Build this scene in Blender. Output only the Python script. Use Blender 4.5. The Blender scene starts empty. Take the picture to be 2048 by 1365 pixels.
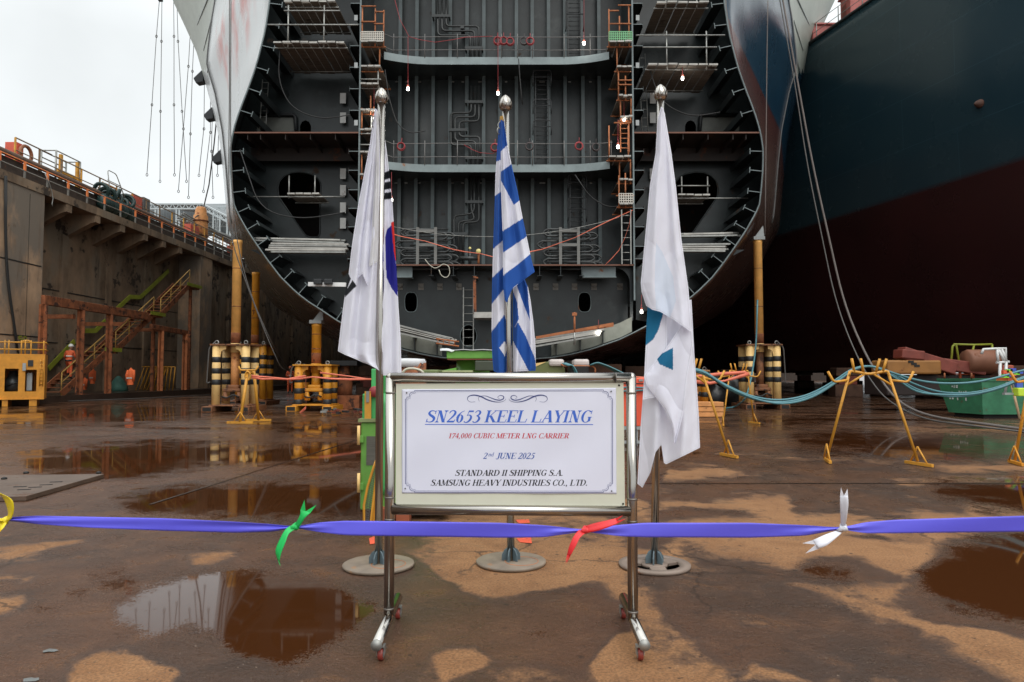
import bpy, bmesh, math, random
import numpy as np
from mathutils import Vector, Matrix, noise as mnoise
R = math.radians
rng = random.Random(7)
SC = bpy.context.scene
COL = SC.collection
# ------------------------------------------------------------------ camera
F = 1400.0; CX = 1024.0; CY = 682.5; HC = 1.25
PITCH = math.atan((750 - CY) / F)
cam = bpy.data.cameras.new('camera'); camo = bpy.data.objects.new('camera', cam); COL.objects.link(camo)
camo.location = (0, 0, HC); camo.rotation_euler = (R(90) + PITCH, 0, 0)
cam.sensor_width = 36; cam.lens = 36 * F / 2048; cam.clip_end = 3000; cam.clip_start = .05
SC.camera = camo
# ------------------------------------------------------------------ sky, sun, exposure
w = bpy.data.worlds.new('World'); SC.world = w; w.use_nodes = True
nt = w.node_tree; nt.nodes.clear()
SUN_EL, SUN_AZ = 48, 152         # sun behind the camera, a little to the right, hidden by cloud
sky = nt.nodes.new('ShaderNodeTexSky'); sky.sky_type = 'NISHITA'; sky.sun_disc = False
sky.sun_elevation = R(SUN_EL); sky.sun_rotation = R(SUN_AZ); sky.dust_density = 2; sky.air_density = 1.0; sky.ozone_density = 1.0
hsv = nt.nodes.new('ShaderNodeHueSaturation'); hsv.inputs['Saturation'].default_value = .18
nt.links.new(sky.outputs[0], hsv.inputs['Color'])
tc = nt.nodes.new('ShaderNodeTexCoord'); cn = nt.nodes.new('ShaderNodeTexNoise'); cn.inputs['Scale'].default_value = 2.2
cn.inputs['Detail'].default_value = 5; nt.links.new(tc.outputs['Generated'], cn.inputs['Vector'])
cr = nt.nodes.new('ShaderNodeMapRange'); cr.inputs[1].default_value = .3; cr.inputs[2].default_value = .7
cr.inputs[3].default_value = 9.8; cr.inputs[4].default_value = 13.2; nt.links.new(cn.outputs[0], cr.inputs[0])
cl = nt.nodes.new('ShaderNodeVectorMath'); cl.operation = 'SCALE'; cl.inputs[0].default_value = (.94, .985, 1.0)
sx = nt.nodes.new('ShaderNodeSeparateXYZ'); nt.links.new(tc.outputs['Generated'], sx.inputs[0])
ov = nt.nodes.new('ShaderNodeMapRange'); ov.inputs[1].default_value = .40; ov.inputs[2].default_value = 1.0; ov.inputs[3].default_value = .74; ov.inputs[4].default_value = 1.8; nt.links.new(sx.outputs['Z'], ov.inputs[0])   # overcast sky: brighter overhead
mu = nt.nodes.new('ShaderNodeMath'); mu.operation = 'MULTIPLY'; nt.links.new(cr.outputs[0], mu.inputs[0]); nt.links.new(ov.outputs[0], mu.inputs[1]); nt.links.new(mu.outputs[0], cl.inputs['Scale'])
mx = nt.nodes.new('ShaderNodeMix'); mx.data_type = 'RGBA'; mx.inputs[0].default_value = .93
nt.links.new(hsv.outputs[0], mx.inputs[6]); nt.links.new(cl.outputs[0], mx.inputs[7])
bg = nt.nodes.new('ShaderNodeBackground'); bg.inputs['Strength'].default_value = .12
nt.links.new(mx.outputs[2], bg.inputs['Color'])
wo = nt.nodes.new('ShaderNodeOutputWorld'); nt.links.new(bg.outputs[0], wo.inputs['Surface'])
sun = bpy.data.lights.new('sun', 'SUN'); sun.energy = 1.25; sun.angle = R(50); sun.color = (1, .96, .9)
suno = bpy.data.objects.new('sun', sun); COL.objects.link(suno)
suno.rotation_euler = (R(90 - SUN_EL), 0, R(180 - SUN_AZ)); suno.location = (0, -10, 40)
SC.view_settings.view_transform = 'Standard'; SC.view_settings.look = 'None'
SC.view_settings.exposure = 0.0; SC.view_settings.gamma = 1.0
SC.cycles.max_bounces = 8; SC.cycles.diffuse_bounces = 4; SC.cycles.use_denoising = True

# ------------------------------------------------------------------ pixel helpers
_fw = Vector((0, math.cos(PITCH), math.sin(PITCH))); _up = Vector((0, -math.sin(PITCH), math.cos(PITCH))); _rt = Vector((1, 0, 0))
CAMP = Vector((0, 0, HC))
def ray(px, py): return _fw + _rt * ((px - CX) / F) + _up * ((CY - py) / F)
def P(px, py, Y):
    r = ray(px, py); return CAMP + r * (Y / r.y)
def G(px, py, z=0.0):
    r = ray(px, py); return CAMP + r * ((z - HC) / r.z)
def PX(px, py, X):
    r = ray(px, py); return CAMP + r * (X / r.x)
def S(Y): return Y / F
def lerp(a, b, t): return a + (b - a) * t
def interp(x, xs, ys): return float(np.interp(x, xs, ys))

# ------------------------------------------------------------------ materials
MATS = {}
def mat(name, col, rough=.6, metal=0.0, var=.12, scale=3.0, rust=0.0, rustcol=(.16, .05, .018), rscale=2.5, streak=0.0,
        bump=.0, bscale=40, coat=0.0, trans=0.0, spec=.5, col2=None, c2amt=.5, aniso=None):
    """painted or bare surface: base colour with soft variation, optional second tone, rust patches and vertical run streaks"""
    if name in MATS: return MATS[name]
    m = bpy.data.materials.new(name); m.use_nodes = True; n = m.node_tree; N = n.nodes; Lk = n.links.new
    b = N['Principled BSDF']; out = N['Material Output']
    tc = N.new('ShaderNodeTexCoord'); mp = N.new('ShaderNodeMapping'); Lk(tc.outputs['Object'], mp.inputs[0])
    if aniso: mp.inputs['Scale'].default_value = aniso
    nz = N.new('ShaderNodeTexNoise'); nz.inputs['Scale'].default_value = scale; nz.inputs['Detail'].default_value = 6; nz.inputs['Roughness'].default_value = .6
    Lk(mp.outputs[0], nz.inputs['Vector'])
    mr = N.new('ShaderNodeMapRange'); mr.inputs[1].default_value = .3; mr.inputs[2].default_value = .7
    mr.inputs[3].default_value = 1 - var; mr.inputs[4].default_value = 1 + var; Lk(nz.outputs[0], mr.inputs[0])
    base = N.new('ShaderNodeVectorMath'); base.operation = 'SCALE'; base.inputs[0].default_value = col[:3]; Lk(mr.outputs[0], base.inputs['Scale'])
    cur = base.outputs[0]; rcur = None
    def mixin(cur, facsock, c2):
        x = N.new('ShaderNodeMix'); x.data_type = 'RGBA'; Lk(facsock, x.inputs[0]); Lk(cur, x.inputs[6]); x.inputs[7].default_value = (*c2[:3], 1); return x.outputs[2]
    def mask(scale, lo, hi, sc=None, seed=0.0):
        q = N.new('ShaderNodeTexNoise'); q.inputs['Scale'].default_value = scale; q.inputs['Detail'].default_value = 8; q.inputs['Roughness'].default_value = .65
        v = N.new('ShaderNodeMapping'); v.inputs['Location'].default_value = (seed, seed * 1.7, seed * .3)
        if sc: v.inputs['Scale'].default_value = sc
        Lk(tc.outputs['Object'], v.inputs[0]); Lk(v.outputs[0], q.inputs['Vector'])
        r = N.new('ShaderNodeMapRange'); r.interpolation_type = 'SMOOTHSTEP'; r.inputs[1].default_value = lo; r.inputs[2].default_value = hi
        Lk(q.outputs[0], r.inputs[0]); return r.outputs[0]
    if col2: cur = mixin(cur, mask(scale * .7, .62 - .25 * c2amt, .78 - .25 * c2amt, aniso, 5.1), col2)
    if streak > 0:
        cur = mixin(cur, mask(2.0, .72 - .3 * streak, .95 - .25 * streak, (.9, .9, .13), 9.3), rustcol)
    if rust > 0:
        k = mask(rscale, .70 - .32 * rust, .76 - .30 * rust, None, 2.2); cur = mixin(cur, k, rustcol); rcur = k
    Lk(cur, b.inputs['Base Color'])
    b.inputs['Metallic'].default_value = metal; b.inputs['Roughness'].default_value = rough
    b.inputs['Specular IOR Level'].default_value = spec
    if rcur is not None:
        rr = N.new('ShaderNodeMapRange'); rr.inputs[3].default_value = rough; rr.inputs[4].default_value = .85; Lk(rcur, rr.inputs[0]); Lk(rr.outputs[0], b.inputs['Roughness'])
        if metal > 0:
            r2 = N.new('ShaderNodeMapRange'); r2.inputs[3].default_value = metal; r2.inputs[4].default_value = 0; Lk(rcur, r2.inputs[0]); Lk(r2.outputs[0], b.inputs['Metallic'])
    if coat: b.inputs['Coat Weight'].default_value = coat; b.inputs['Coat Roughness'].default_value = .08
    if bump:
        q = N.new('ShaderNodeTexNoise'); q.inputs['Scale'].default_value = bscale; q.inputs['Detail'].default_value = 5; Lk(mp.outputs[0], q.inputs['Vector'])
        bp = N.new('ShaderNodeBump'); bp.inputs['Strength'].default_value = bump; bp.inputs['Distance'].default_value = .02; Lk(q.outputs[0], bp.inputs['Height']); Lk(bp.outputs[0], b.inputs['Normal'])
    if trans:
        t = N.new('ShaderNodeBsdfTranslucent'); Lk(cur, t.inputs['Color']); ms = N.new('ShaderNodeMixShader'); ms.inputs[0].default_value = trans
        Lk(b.outputs[0], ms.inputs[1]); Lk(t.outputs[0], ms.inputs[2]); Lk(ms.outputs[0], out.inputs['Surface'])
    MATS[name] = m; return m
def glow(name, col, strength):
    if name in MATS: return MATS[name]
    m = bpy.data.materials.new(name); m.use_nodes = True; b = m.node_tree.nodes['Principled BSDF']
    b.inputs['Base Color'].default_value = (*col, 1); b.inputs['Emission Color'].default_value = (*col, 1); b.inputs['Emission Strength'].default_value = strength
    MATS[name] = m; return m
def attr_mat(name, rough=.8, trans=.25, sheen=0.0, bump=.0):
    """printed cloth: the print is stored on the mesh as the colour attribute 'print'"""
    if name in MATS: return MATS[name]
    m = bpy.data.materials.new(name); m.use_nodes = True; n = m.node_tree; N = n.nodes; b = N['Principled BSDF']; out = N['Material Output']
    a = N.new('ShaderNodeVertexColor'); a.layer_name = 'print'; n.links.new(a.outputs[0], b.inputs['Base Color'])
    b.inputs['Roughness'].default_value = rough; b.inputs['Specular IOR Level'].default_value = .25
    t = N.new('ShaderNodeBsdfTranslucent'); n.links.new(a.outputs[0], t.inputs['Color'])
    q = N.new('ShaderNodeTexNoise'); q.inputs['Scale'].default_value = 9; q.inputs['Detail'].default_value = 6
    tcn = N.new('ShaderNodeTexCoord'); mp = N.new('ShaderNodeMapping'); mp.inputs['Scale'].default_value = (1.6, 1, .8); n.links.new(tcn.outputs['Object'], mp.inputs[0]); n.links.new(mp.outputs[0], q.inputs['Vector'])
    bp = N.new('ShaderNodeBump'); bp.inputs['Strength'].default_value = .22; bp.inputs['Distance'].default_value = .03; n.links.new(q.outputs[0], bp.inputs['Height']); n.links.new(bp.outputs[0], b.inputs['Normal'])
    ms = N.new('ShaderNodeMixShader'); ms.inputs[0].default_value = trans; n.links.new(b.outputs[0], ms.inputs[1]); n.links.new(t.outputs[0], ms.inputs[2]); n.links.new(ms.outputs[0], out.inputs['Surface'])
    MATS[name] = m; return m

# ------------------------------------------------------------------ object helpers
def tag(o, label=None, cat=None, group=None, kind=None):
    if label: o['label'] = label
    if cat: o['category'] = cat
    if group: o['group'] = group
    if kind: o['kind'] = kind
    return o
def thing(name, loc, label, cat, group=None):
    o = bpy.data.objects.new(name, None); COL.objects.link(o); o.location = loc; o.empty_display_size = .2
    return tag(o, label, cat, group)
def dup(root, loc, rz=0.0, label=None, scale=None, group=None):
    r = root.copy(); COL.objects.link(r); r.location = loc; r.rotation_euler = (0, 0, rz)
    if scale: r.scale = scale
    if label: r['label'] = label
    if group: r['group'] = group
    for ch in list(root.children):
        c = ch.copy(); COL.objects.link(c); c.parent = r
        for g in list(ch.children):
            d = g.copy(); COL.objects.link(d); d.parent = c
    return r
def wloc(o):
    v = Vector((0, 0, 0))
    while o is not None: v += o.location; o = o.parent
    return v
class MB:
    """collects shapes in world coordinates; build() links them as one mesh object"""
    def __init__(s): s.v = []; s.f = []; s.sm = []; s.mi = []; s.m = 0
    def add(s, vs, fs, smooth=False):
        o = len(s.v); s.v += [tuple(v) for v in vs]
        for f in fs: s.f.append(tuple(i + o for i in f)); s.sm.append(smooth); s.mi.append(s.m)
        return s
    def box(s, c, d, rz=0.0, M=None):
        x, y, z = d[0] / 2, d[1] / 2, d[2] / 2
        vs = [Vector((a * x, b * y, e * z)) for a in (-1, 1) for b in (-1, 1) for e in (-1, 1)]
        if M is None: M = Matrix.Rotation(rz, 3, 'Z')
        vs = [M @ v + Vector(c) for v in vs]
        return s.add(vs, [(0, 1, 3, 2), (4, 6, 7, 5), (0, 4, 5, 1), (2, 3, 7, 6), (0, 2, 6, 4), (1, 5, 7, 3)])
    def box2(s, a, b):
        a, b = Vector(a), Vector(b); return s.box((a + b) / 2, [max(abs(q), 1e-4) for q in (b - a)])
    def bar(s, a, b, w, h, up=(0, 0, 1)):
        a, b = Vector(a), Vector(b); d = b - a; L = d.length
        if L < 1e-6: return s
        d.normalize(); u = Vector(up); x = d.cross(u)
        if x.length < 1e-4: x = d.cross(Vector((1, 0, 0)))
        x.normalize(); u = x.cross(d)
        M = Matrix((x, d, u)).transposed()
        return s.box((a + b) / 2, (w, L, h), M=M)
    def tube(s, pts, r, n=8, caps=True, closed=False):
        pts = [Vector(p) for p in pts]; k = len(pts)
        rs = r if isinstance(r, (list, tuple)) else [r] * k
        vs = []; prev = None
        for i, p in enumerate(pts):
            a = pts[(i - 1) % k] if (closed or i > 0) else p; b = pts[(i + 1) % k] if (closed or i < k - 1) else p
            d = (b - a)
            if d.length < 1e-9: d = Vector((0, 0, 1))
            d.normalize()
            if prev is None:
                u = Vector((0, 0, 1)) if abs(d.z) < .9 else Vector((1, 0, 0)); x = d.cross(u).normalized()
            else:
                x = prev - d * prev.dot(d)
                x = x.normalized() if x.length > 1e-6 else d.orthogonal().normalized()
            prev = x; y = d.cross(x)
            for j in range(n):
                t = 2 * math.pi * j / n; vs.append(p + (x * math.cos(t) + y * math.sin(t)) * rs[i])
        fs = [(i * n + j, i * n + (j + 1) % n, ((i + 1) % k) * n + (j + 1) % n, ((i + 1) % k) * n + j) for i in range(k if closed else k - 1) for j in range(n)]
        s.add(vs, fs, True)
        if caps and not closed:
            o = len(s.v) - len(vs)
            s.f.append(tuple(o + j for j in reversed(range(n)))); s.sm.append(False); s.mi.append(s.m)
            s.f.append(tuple(o + (k - 1) * n + j for j in range(n))); s.sm.append(False); s.mi.append(s.m)
        return s
    def lathe(s, c, prof, n=24, axis='Z'):
        c = Vector(c); vs = []
        for r, z in prof:
            for j in range(n):
                t = 2 * math.pi * j / n
                q = (r * math.cos(t), r * math.sin(t), z)
                if axis == 'Y': q = (q[0], q[2], q[1])
                if axis == 'X': q = (q[2], q[0], q[1])
                vs.append(c + Vector(q))
        k = len(prof)
        s.add(vs, [(i * n + j, i * n + (j + 1) % n, (i + 1) * n + (j + 1) % n, (i + 1) * n + j) for i in range(k - 1) for j in range(n)], True)
        o = len(s.v) - len(vs)
        if prof[0][0] > 1e-4: s.f.append(tuple(o + j for j in reversed(range(n)))); s.sm.append(False); s.mi.append(s.m)
        if prof[-1][0] > 1e-4: s.f.append(tuple(o + (k - 1) * n + j for j in range(n))); s.sm.append(False); s.mi.append(s.m)
        return s
    def cyl(s, a, b, r, n=16): return s.tube([a, b], r, n)
    def ring(s, c, rad, r, n=20, m=6, M=None, sq=1.0):
        M = M or Matrix.Identity(3)
        return s.tube([Vector(c) + M @ Vector((rad * math.cos(2 * math.pi * i / n), 0, rad * sq * math.sin(2 * math.pi * i / n))) for i in range(n)], r, m, closed=True)
    def prism(s, poly, vec):
        """closed planar polygon (3-D points) pushed along vec"""
        k = len(poly); vec = Vector(vec); a = [Vector(p) for p in poly]; b = [p + vec for p in a]
        return s.add(a + b, [tuple(range(k))[::-1], tuple(range(k, 2 * k))] + [(i, (i + 1) % k, k + (i + 1) % k, k + i) for i in range(k)])
    def grid(s, pts, smooth=True):
        r = len(pts); c = len(pts[0])
        return s.add([p for row in pts for p in row], [(i * c + j, i * c + j + 1, (i + 1) * c + j + 1, (i + 1) * c + j) for i in range(r - 1) for j in range(c - 1)], smooth)
    def sphere(s, c, r, n=12, sx=1, sz=1):
        return s.lathe(c, [(max(r * sx * math.sin(math.pi * i / n), 1e-5), -r * sz * math.cos(math.pi * i / n)) for i in range(n + 1)], max(8, n))
    def build(s, name, m=None, parent=None, bev=0.0, solid=0.0, kind=None, label=None, cat=None, group=None, fixn=True):
        me = bpy.data.meshes.new(name)
        V = np.array(s.v, dtype=np.float64).reshape(-1, 3)
        if parent is not None: org = np.array(wloc(parent))
        else: org = np.array([(V[:, 0].min() + V[:, 0].max()) / 2, (V[:, 1].min() + V[:, 1].max()) / 2, V[:, 2].min()])
        me.from_pydata([tuple(x) for x in (V - org)], [], s.f)
        me.polygons.foreach_set('use_smooth', s.sm); me.polygons.foreach_set('material_index', s.mi)
        if fixn and len(s.f) < 60000:
            bm = bmesh.new(); bm.from_mesh(me); bmesh.ops.recalc_face_normals(bm, faces=bm.faces); bm.to_mesh(me); bm.free()
        me.update()
        o = bpy.data.objects.new(name, me); COL.objects.link(o)
        for q in (m if isinstance(m, (list, tuple)) else [m]):
            if q is not None: me.materials.append(q)
        if parent is not None: o.parent = parent
        else: o.location = org
        if solid:
            sm = o.modifiers.new('solid', 'SOLIDIFY'); sm.thickness = solid; sm.offset = 0
        if bev:
            bv = o.modifiers.new('bevel', 'BEVEL'); bv.width = bev; bv.segments = 2; bv.limit_method = 'ANGLE'; bv.angle_limit = R(40)
        return tag(o, label, cat, group, kind)
def plate_mesh(mb, outer, holes, Y, th):
    """flat plate in the XZ plane at depth Y (front face) with holes; outer and holes are lists of (x, z)"""
    cu = bpy.data.curves.new('tmp', 'CURVE'); cu.dimensions = '2D'; cu.fill_mode = 'BOTH'; cu.extrude = th / 2
    for poly in [outer] + list(holes):
        sp = cu.splines.new('POLY'); sp.points.add(len(poly) - 1)
        for p, q in zip(sp.points, poly): p.co = (q[0], q[1], 0, 1)
        sp.use_cyclic_u = True
    ob = bpy.data.objects.new('tmp', cu); COL.objects.link(ob)
    dg = bpy.context.evaluated_depsgraph_get(); me = bpy.data.meshes.new_from_object(ob.evaluated_get(dg))
    vs = [(v.co.x, Y + th / 2 + v.co.z, v.co.y) for v in me.vertices]; fs = [tuple(p.vertices) for p in me.polygons]
    bpy.data.objects.remove(ob); bpy.data.curves.remove(cu); bpy.data.meshes.remove(me)
    return mb.add(vs, fs)
def oval(cx, cz, rx, rz, n=24, pw=1.0):
    return [(cx + rx * math.copysign(abs(math.cos(t)) ** pw, math.cos(t)), cz + rz * math.copysign(abs(math.sin(t)) ** pw, math.sin(t))) for t in [2 * math.pi * i / n for i in range(n)]]
def catenary(a, b, sag, n=14):
    a, b = Vector(a), Vector(b); return [a.lerp(b, i / n) - Vector((0, 0, sag * 4 * (i / n) * (1 - i / n))) for i in range(n + 1)]
def rounded(pts, r, n=5):
    """polyline with corners rounded by radius r"""
    pts = [Vector(p) for p in pts]; out = [pts[0]]
    for i in range(1, len(pts) - 1):
        a = (pts[i - 1] - pts[i]); b = (pts[i + 1] - pts[i]); q = min(r, a.length * .49, b.length * .49)
        s0 = pts[i] + a.normalized() * q; s1 = pts[i] + b.normalized() * q
        for k in range(n + 1):
            t = k / n; out.append((1 - t) ** 2 * s0 + 2 * t * (1 - t) * pts[i] + t * t * s1)
    return out + [pts[-1]]
# ------------------------------------------------------------------ shared materials
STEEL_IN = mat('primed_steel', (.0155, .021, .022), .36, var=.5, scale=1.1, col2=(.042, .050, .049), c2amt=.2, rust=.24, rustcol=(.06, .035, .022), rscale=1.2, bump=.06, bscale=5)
STEEL_EDGE = mat('primed_steel_edge', (.15, .185, .19), .5, var=.2, scale=2.5, rust=.18, rustcol=(.2, .08, .035), rscale=1.5)
STEEL_BROWN = mat('rusty_primer', (.022, .014, .011), .6, var=.3, scale=1.5, rust=.35, rustcol=(.09, .035, .018))
PIPE = mat('pipe_steel', (.045, .048, .048), .30, metal=.3, var=.2)
GALV = mat('galvanised', (.33, .33, .31), .45, metal=.6, var=.25, scale=6, rust=.12)
RUSTY = mat('rusty_steel', (.23, .075, .028), .8, var=.5, scale=3, rust=.5, rscale=3.5, rustcol=(.05, .02, .012), bump=.05)
ORANGE_RUST = mat('orange_rust', (.38, .13, .048), .7, var=.3, scale=4, rust=.35, rustcol=(.14, .05, .02))
PLANK = mat('scaffold_plank', (.16, .135, .11), .75, var=.35, scale=3, rust=.3, rustcol=(.06, .045, .035), aniso=(.5, 4, 1))
PLANK_PALE = mat('pale_plank', (.40, .39, .36), .6, var=.25, scale=3, rust=.2, rustcol=(.12, .1, .08))
WHITE_PLATE = mat('white_plate', (.62, .62, .60), .5, var=.12, rust=.15)
YELLOW = mat('yellow_paint', (.60, .28, .03), .5, var=.2, scale=5, rust=.26, rscale=5, rustcol=(.16, .06, .02))
YELLOW_PALE = mat('faded_yellow_paint', (.80, .53, .21), .55, var=.16, scale=3, rust=.22, rscale=2.8, streak=.25, rustcol=(.22, .08, .03))
YELLOW_RUST = mat('rust_stained_yellow', (.62, .27, .09), .65, var=.25, scale=4, rust=.36, rscale=3, rustcol=(.25, .08, .03))
YELLOW_COL = mat('column_yellow', (.88, .46, .13), .55, var=.2, scale=2.5, rust=.2, rscale=3.2, rustcol=(.20, .07, .025))
ORANGE = mat('orange_yellow_paint', (.62, .26, .02), .5, var=.18, scale=4, rust=.2, rscale=3, streak=.2)
BLACK = mat('black_paint', (.018, .02, .022), .5, var=.2, rust=.1, rustcol=(.25, .2, .12))
DARK = mat('dark_grime', (.012, .011, .010), .7, var=.3)
RUBBER = mat('black_rubber', (.02, .02, .02), .6)
JACK_BASE = mat('jack_base_rust', (.21, .085, .035), .7, var=.4, scale=4, rust=.5, rscale=3, rustcol=(.06, .028, .018))
GREEN = mat('green_paint', (.13, .33, .055), .5, var=.16, scale=5, rust=.17, rscale=4, rustcol=(.2, .09, .04))
GREEN_BRIGHT = mat('bright_green_paint', (.07, .40, .12), .45, var=.15, rust=.12)
GREEN_BIN = mat('bin_green_paint', (.035, .17, .085), .55, var=.25, scale=3, rust=.28, rscale=2.4, rustcol=(.11, .07, .03), streak=.25)
RED_MACHINE = mat('dull_red_paint', (.20, .045, .03), .6, var=.25, rust=.3)
ORANGE_RED = mat('orange_red_paint', (.80, .10, .045), .4, var=.08)
SAFETY_ORANGE = mat('safety_orange_cloth', (.85, .17, .05), .8, var=.12, trans=.1)
LIME = mat('yellow_green_paint', (.27, .30, .03), .55, var=.2, rust=.2)
STAINLESS = mat('stainless_steel', (.44, .415, .38), .17, metal=1.0, var=.05, scale=8)
ROPE_GREY = mat('grey_rope', (.14, .12, .11), .8)
WIRE_DARK = mat('dark_wire', (.09, .085, .08), .6)
TEAL_CABLE = mat('teal_cable', (.07, .20, .23), .45, var=.15)
RED_HOSE = mat('red_hose', (.30, .035, .04), .5)
TAPE = mat('orange_tape', (.85, .22, .13), .5, trans=.2)
GREY_PAINT = mat('grey_paint', (.32, .34, .34), .5, rust=.15)
WHITE_PAINT = mat('white_paint', (.75, .75, .74), .45, var=.06)
SKIN = mat('skin', (.45, .25, .17), .6)
WOOD = mat('bare_timber', (.45, .30, .17), .7, var=.2, aniso=(1, 1, .2), scale=8)
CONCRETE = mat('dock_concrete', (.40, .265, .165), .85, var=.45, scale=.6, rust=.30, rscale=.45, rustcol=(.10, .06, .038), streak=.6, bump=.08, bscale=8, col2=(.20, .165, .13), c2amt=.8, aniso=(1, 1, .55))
GRIMY_SHADED = mat('grimy_shaded_concrete', (.20, .135, .085), .85, var=.6, scale=.8, rust=.42, rscale=.9, rustcol=(.045, .031, .022), streak=.6, bump=.15, bscale=8, col2=(.22, .17, .12), c2amt=.6, aniso=(1, 1, .55))  # grime on the recess, also carries painted hull shade on the far wall
LAMP = glow('lamp_glass', (1, .95, .88), 14)
# ------------------------------------------------------------------ dock floor: one sheet, wetness stored on the mesh
def sdf_px(poly, U, V):
    """signed distance (positive inside) to a polygon in picture units, numpy"""
    pts = np.array(poly, float); n = len(pts); d = np.full(U.shape, 1e9); ins = np.zeros(U.shape, bool)
    for i in range(n):
        a = pts[i]; b = pts[(i + 1) % n]; e = b - a; L2 = (e ** 2).sum() + 1e-9
        t = np.clip(((U - a[0]) * e[0] + (V - a[1]) * e[1]) / L2, 0, 1)
        d = np.minimum(d, np.hypot(U - a[0] - t * e[0], V - a[1] - t * e[1]))
        c = (a[1] > V) != (b[1] > V)
        with np.errstate(divide='ignore', invalid='ignore'):
            ins ^= c & (U < (b[0] - a[0]) * (V - a[1]) / (b[1] - a[1] + 1e-12) + a[0])
    return np.where(ins, d, -d)
PUDDLES = [
 [(225,1205),(300,1172),(430,1150),(520,1146),(650,1165),(745,1215),(705,1262),(640,1300),(560,1332),(480,1312),(440,1272),(380,1258),(300,1268),(230,1245)],
 [(235,1002),(330,977),(470,968),(760,966),(800,1000),(740,1035),(520,1030),(400,1034),(260,1026)],
 [(1880,1108),(1960,1082),(2100,1070),(2100,1262),(1990,1236),(1900,1216),(1850,1182),(1838,1142)],
 [(1860,968),(2100,956),(2100,1032),(1960,1012),(1880,988)],
 [(1590,872),(1700,862),(1900,876),(2100,880),(2100,906),(1900,916),(1720,906),(1600,896)],
 [(40,908),(300,882),(480,886),(430,930),(250,960),(60,950)],
 [(430,905),(600,885),(790,880),(790,925),(560,935),(440,932)],
 [(198,1166),(262,1154),(276,1164),(210,1174)],[(72,1219),(113,1213),(112,1220),(76,1224)],[(180,1148),(240,1138),(250,1146),(190,1156)],
 [(1614,1140),(1640,1134),(1700,1142),(1692,1156),(1640,1152)],[(140,1188),(168,1186),(166,1192),(142,1193)],
 [(-60,822),(200,812),(440,818),(430,832),(160,842),(-60,838)],[(520,852),(640,845),(760,856),(740,872),(600,868)],
 [(1180,905),(1290,898),(1400,905),(1300,918),(1190,916)],[(1080,1258),(1130,1262),(1110,1275),(1050,1270)],
 [(1480,840),(1560,832),(1660,840),(1640,850),(1500,852)],
]
DAMPS = [
 [(1370,1105),(1480,1110),(1560,1160),(1640,1205),(1760,1247),(1880,1287),(2020,1375),(1690,1375),(1620,1300),(1540,1250),(1500,1200),(1420,1160)],
 [(1590,1140),(1640,1122),(1720,1132),(1795,1160),(1720,1178),(1620,1168)], [(1800,1190),(1840,1140),(1880,1098),(1960,1066),(2100,1056),(2100,1296),(1990,1252),(1880,1232)],
 [(700,1110),(860,1120),(960,1205),(1050,1232),(1200,1180),(1245,1230),(1180,1312),(1000,1322),(900,1282),(760,1330),(650,1375),(560,1375),(640,1300)],
 [(1590,990),(1760,985),(1900,1000),(1920,1022),(1700,1027),(1600,1022)], [(1300,1000),(1420,995),(1500,1032),(1320,1037)], [(1450,912),(1600,915),(1850,925),(1860,946),(1500,948)], [(1255,1080),(1330,1085),(1320,1100),(1260,1098)],[(1420,1265),(1500,1262),(1520,1290),(1430,1300)],[(1780,1290),(1860,1295),(1850,1315),(1790,1310)],  # dark damp rings round and between the puddles
 [(480,1085),(640,1075),(760,1090),(840,1130),(780,1170),(640,1150),(500,1130)],
 [(1000,1215),(1200,1180),(1260,1240),(1180,1330),(1000,1310),(940,1260)],
 [(1260,1150),(1500,1120),(1640,1180),(1720,1250),(1900,1300),(1980,1365),(1500,1380),(1400,1280)],
]
DRYS = [
 [(378,1112),(425,1096),(522,1088),(490,1115),(420,1128),(388,1132)],
 [(-20,1103),(90,1080),(255,1060),(150,1090),(85,1112),(-20,1122)],
 [(150,1328),(200,1304),(270,1304),(350,1345),(320,1380),(120,1380)],
 [(-20,1138),(72,1150),(60,1172),(-20,1172)],[(-20,1190),(68,1180),(40,1215),(-20,1240)],
 [(1430,1075),(1700,1068),(1900,1085),(1925,1118),(1830,1160),(1790,1158),(1720,1122),(1600,1122),(1480,1105)],
 [(1500,1126),(1590,1130),(1600,1150),(1520,1146)],
 [(1636,1204),(1700,1213),(1850,1230),(1990,1245),(2100,1285),(2100,1380),(2020,1352),(1880,1282),(1760,1242)],
 [(790,1100),(1000,1088),(1240,1088),(1260,1130),(1200,1165),(1100,1192),(950,1205),(880,1182),(850,1140)],
 [(850,1305),(960,1268),(1010,1330),(880,1380)],[(1150,1330),(1230,1250),(1300,1260),(1320,1330),(1200,1380)],
 [(1490,1300),(1590,1330),(1670,1380),(1460,1380)],[(1440,1220),(1540,1230),(1570,1270),(1480,1268)],
 [(1770,956),(2100,953),(2100,972),(1800,972)],[(300,980),(440,964),(790,960),(790,974),(600,974)],
 [(1440,905),(1700,908),(1900,922),(2100,926),(2100,944),(1800,946),(1500,922)],
 [(1300,985),(1560,988),(1650,1004),(1560,1036),(1300,1036)],[(1330,930),(1560,935),(1600,952),(1330,955)],
 [(1690,856),(2100,850),(2100,870),(1800,868)],[(560,1060),(700,1055),(760,1075),(620,1080)],
]
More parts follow.
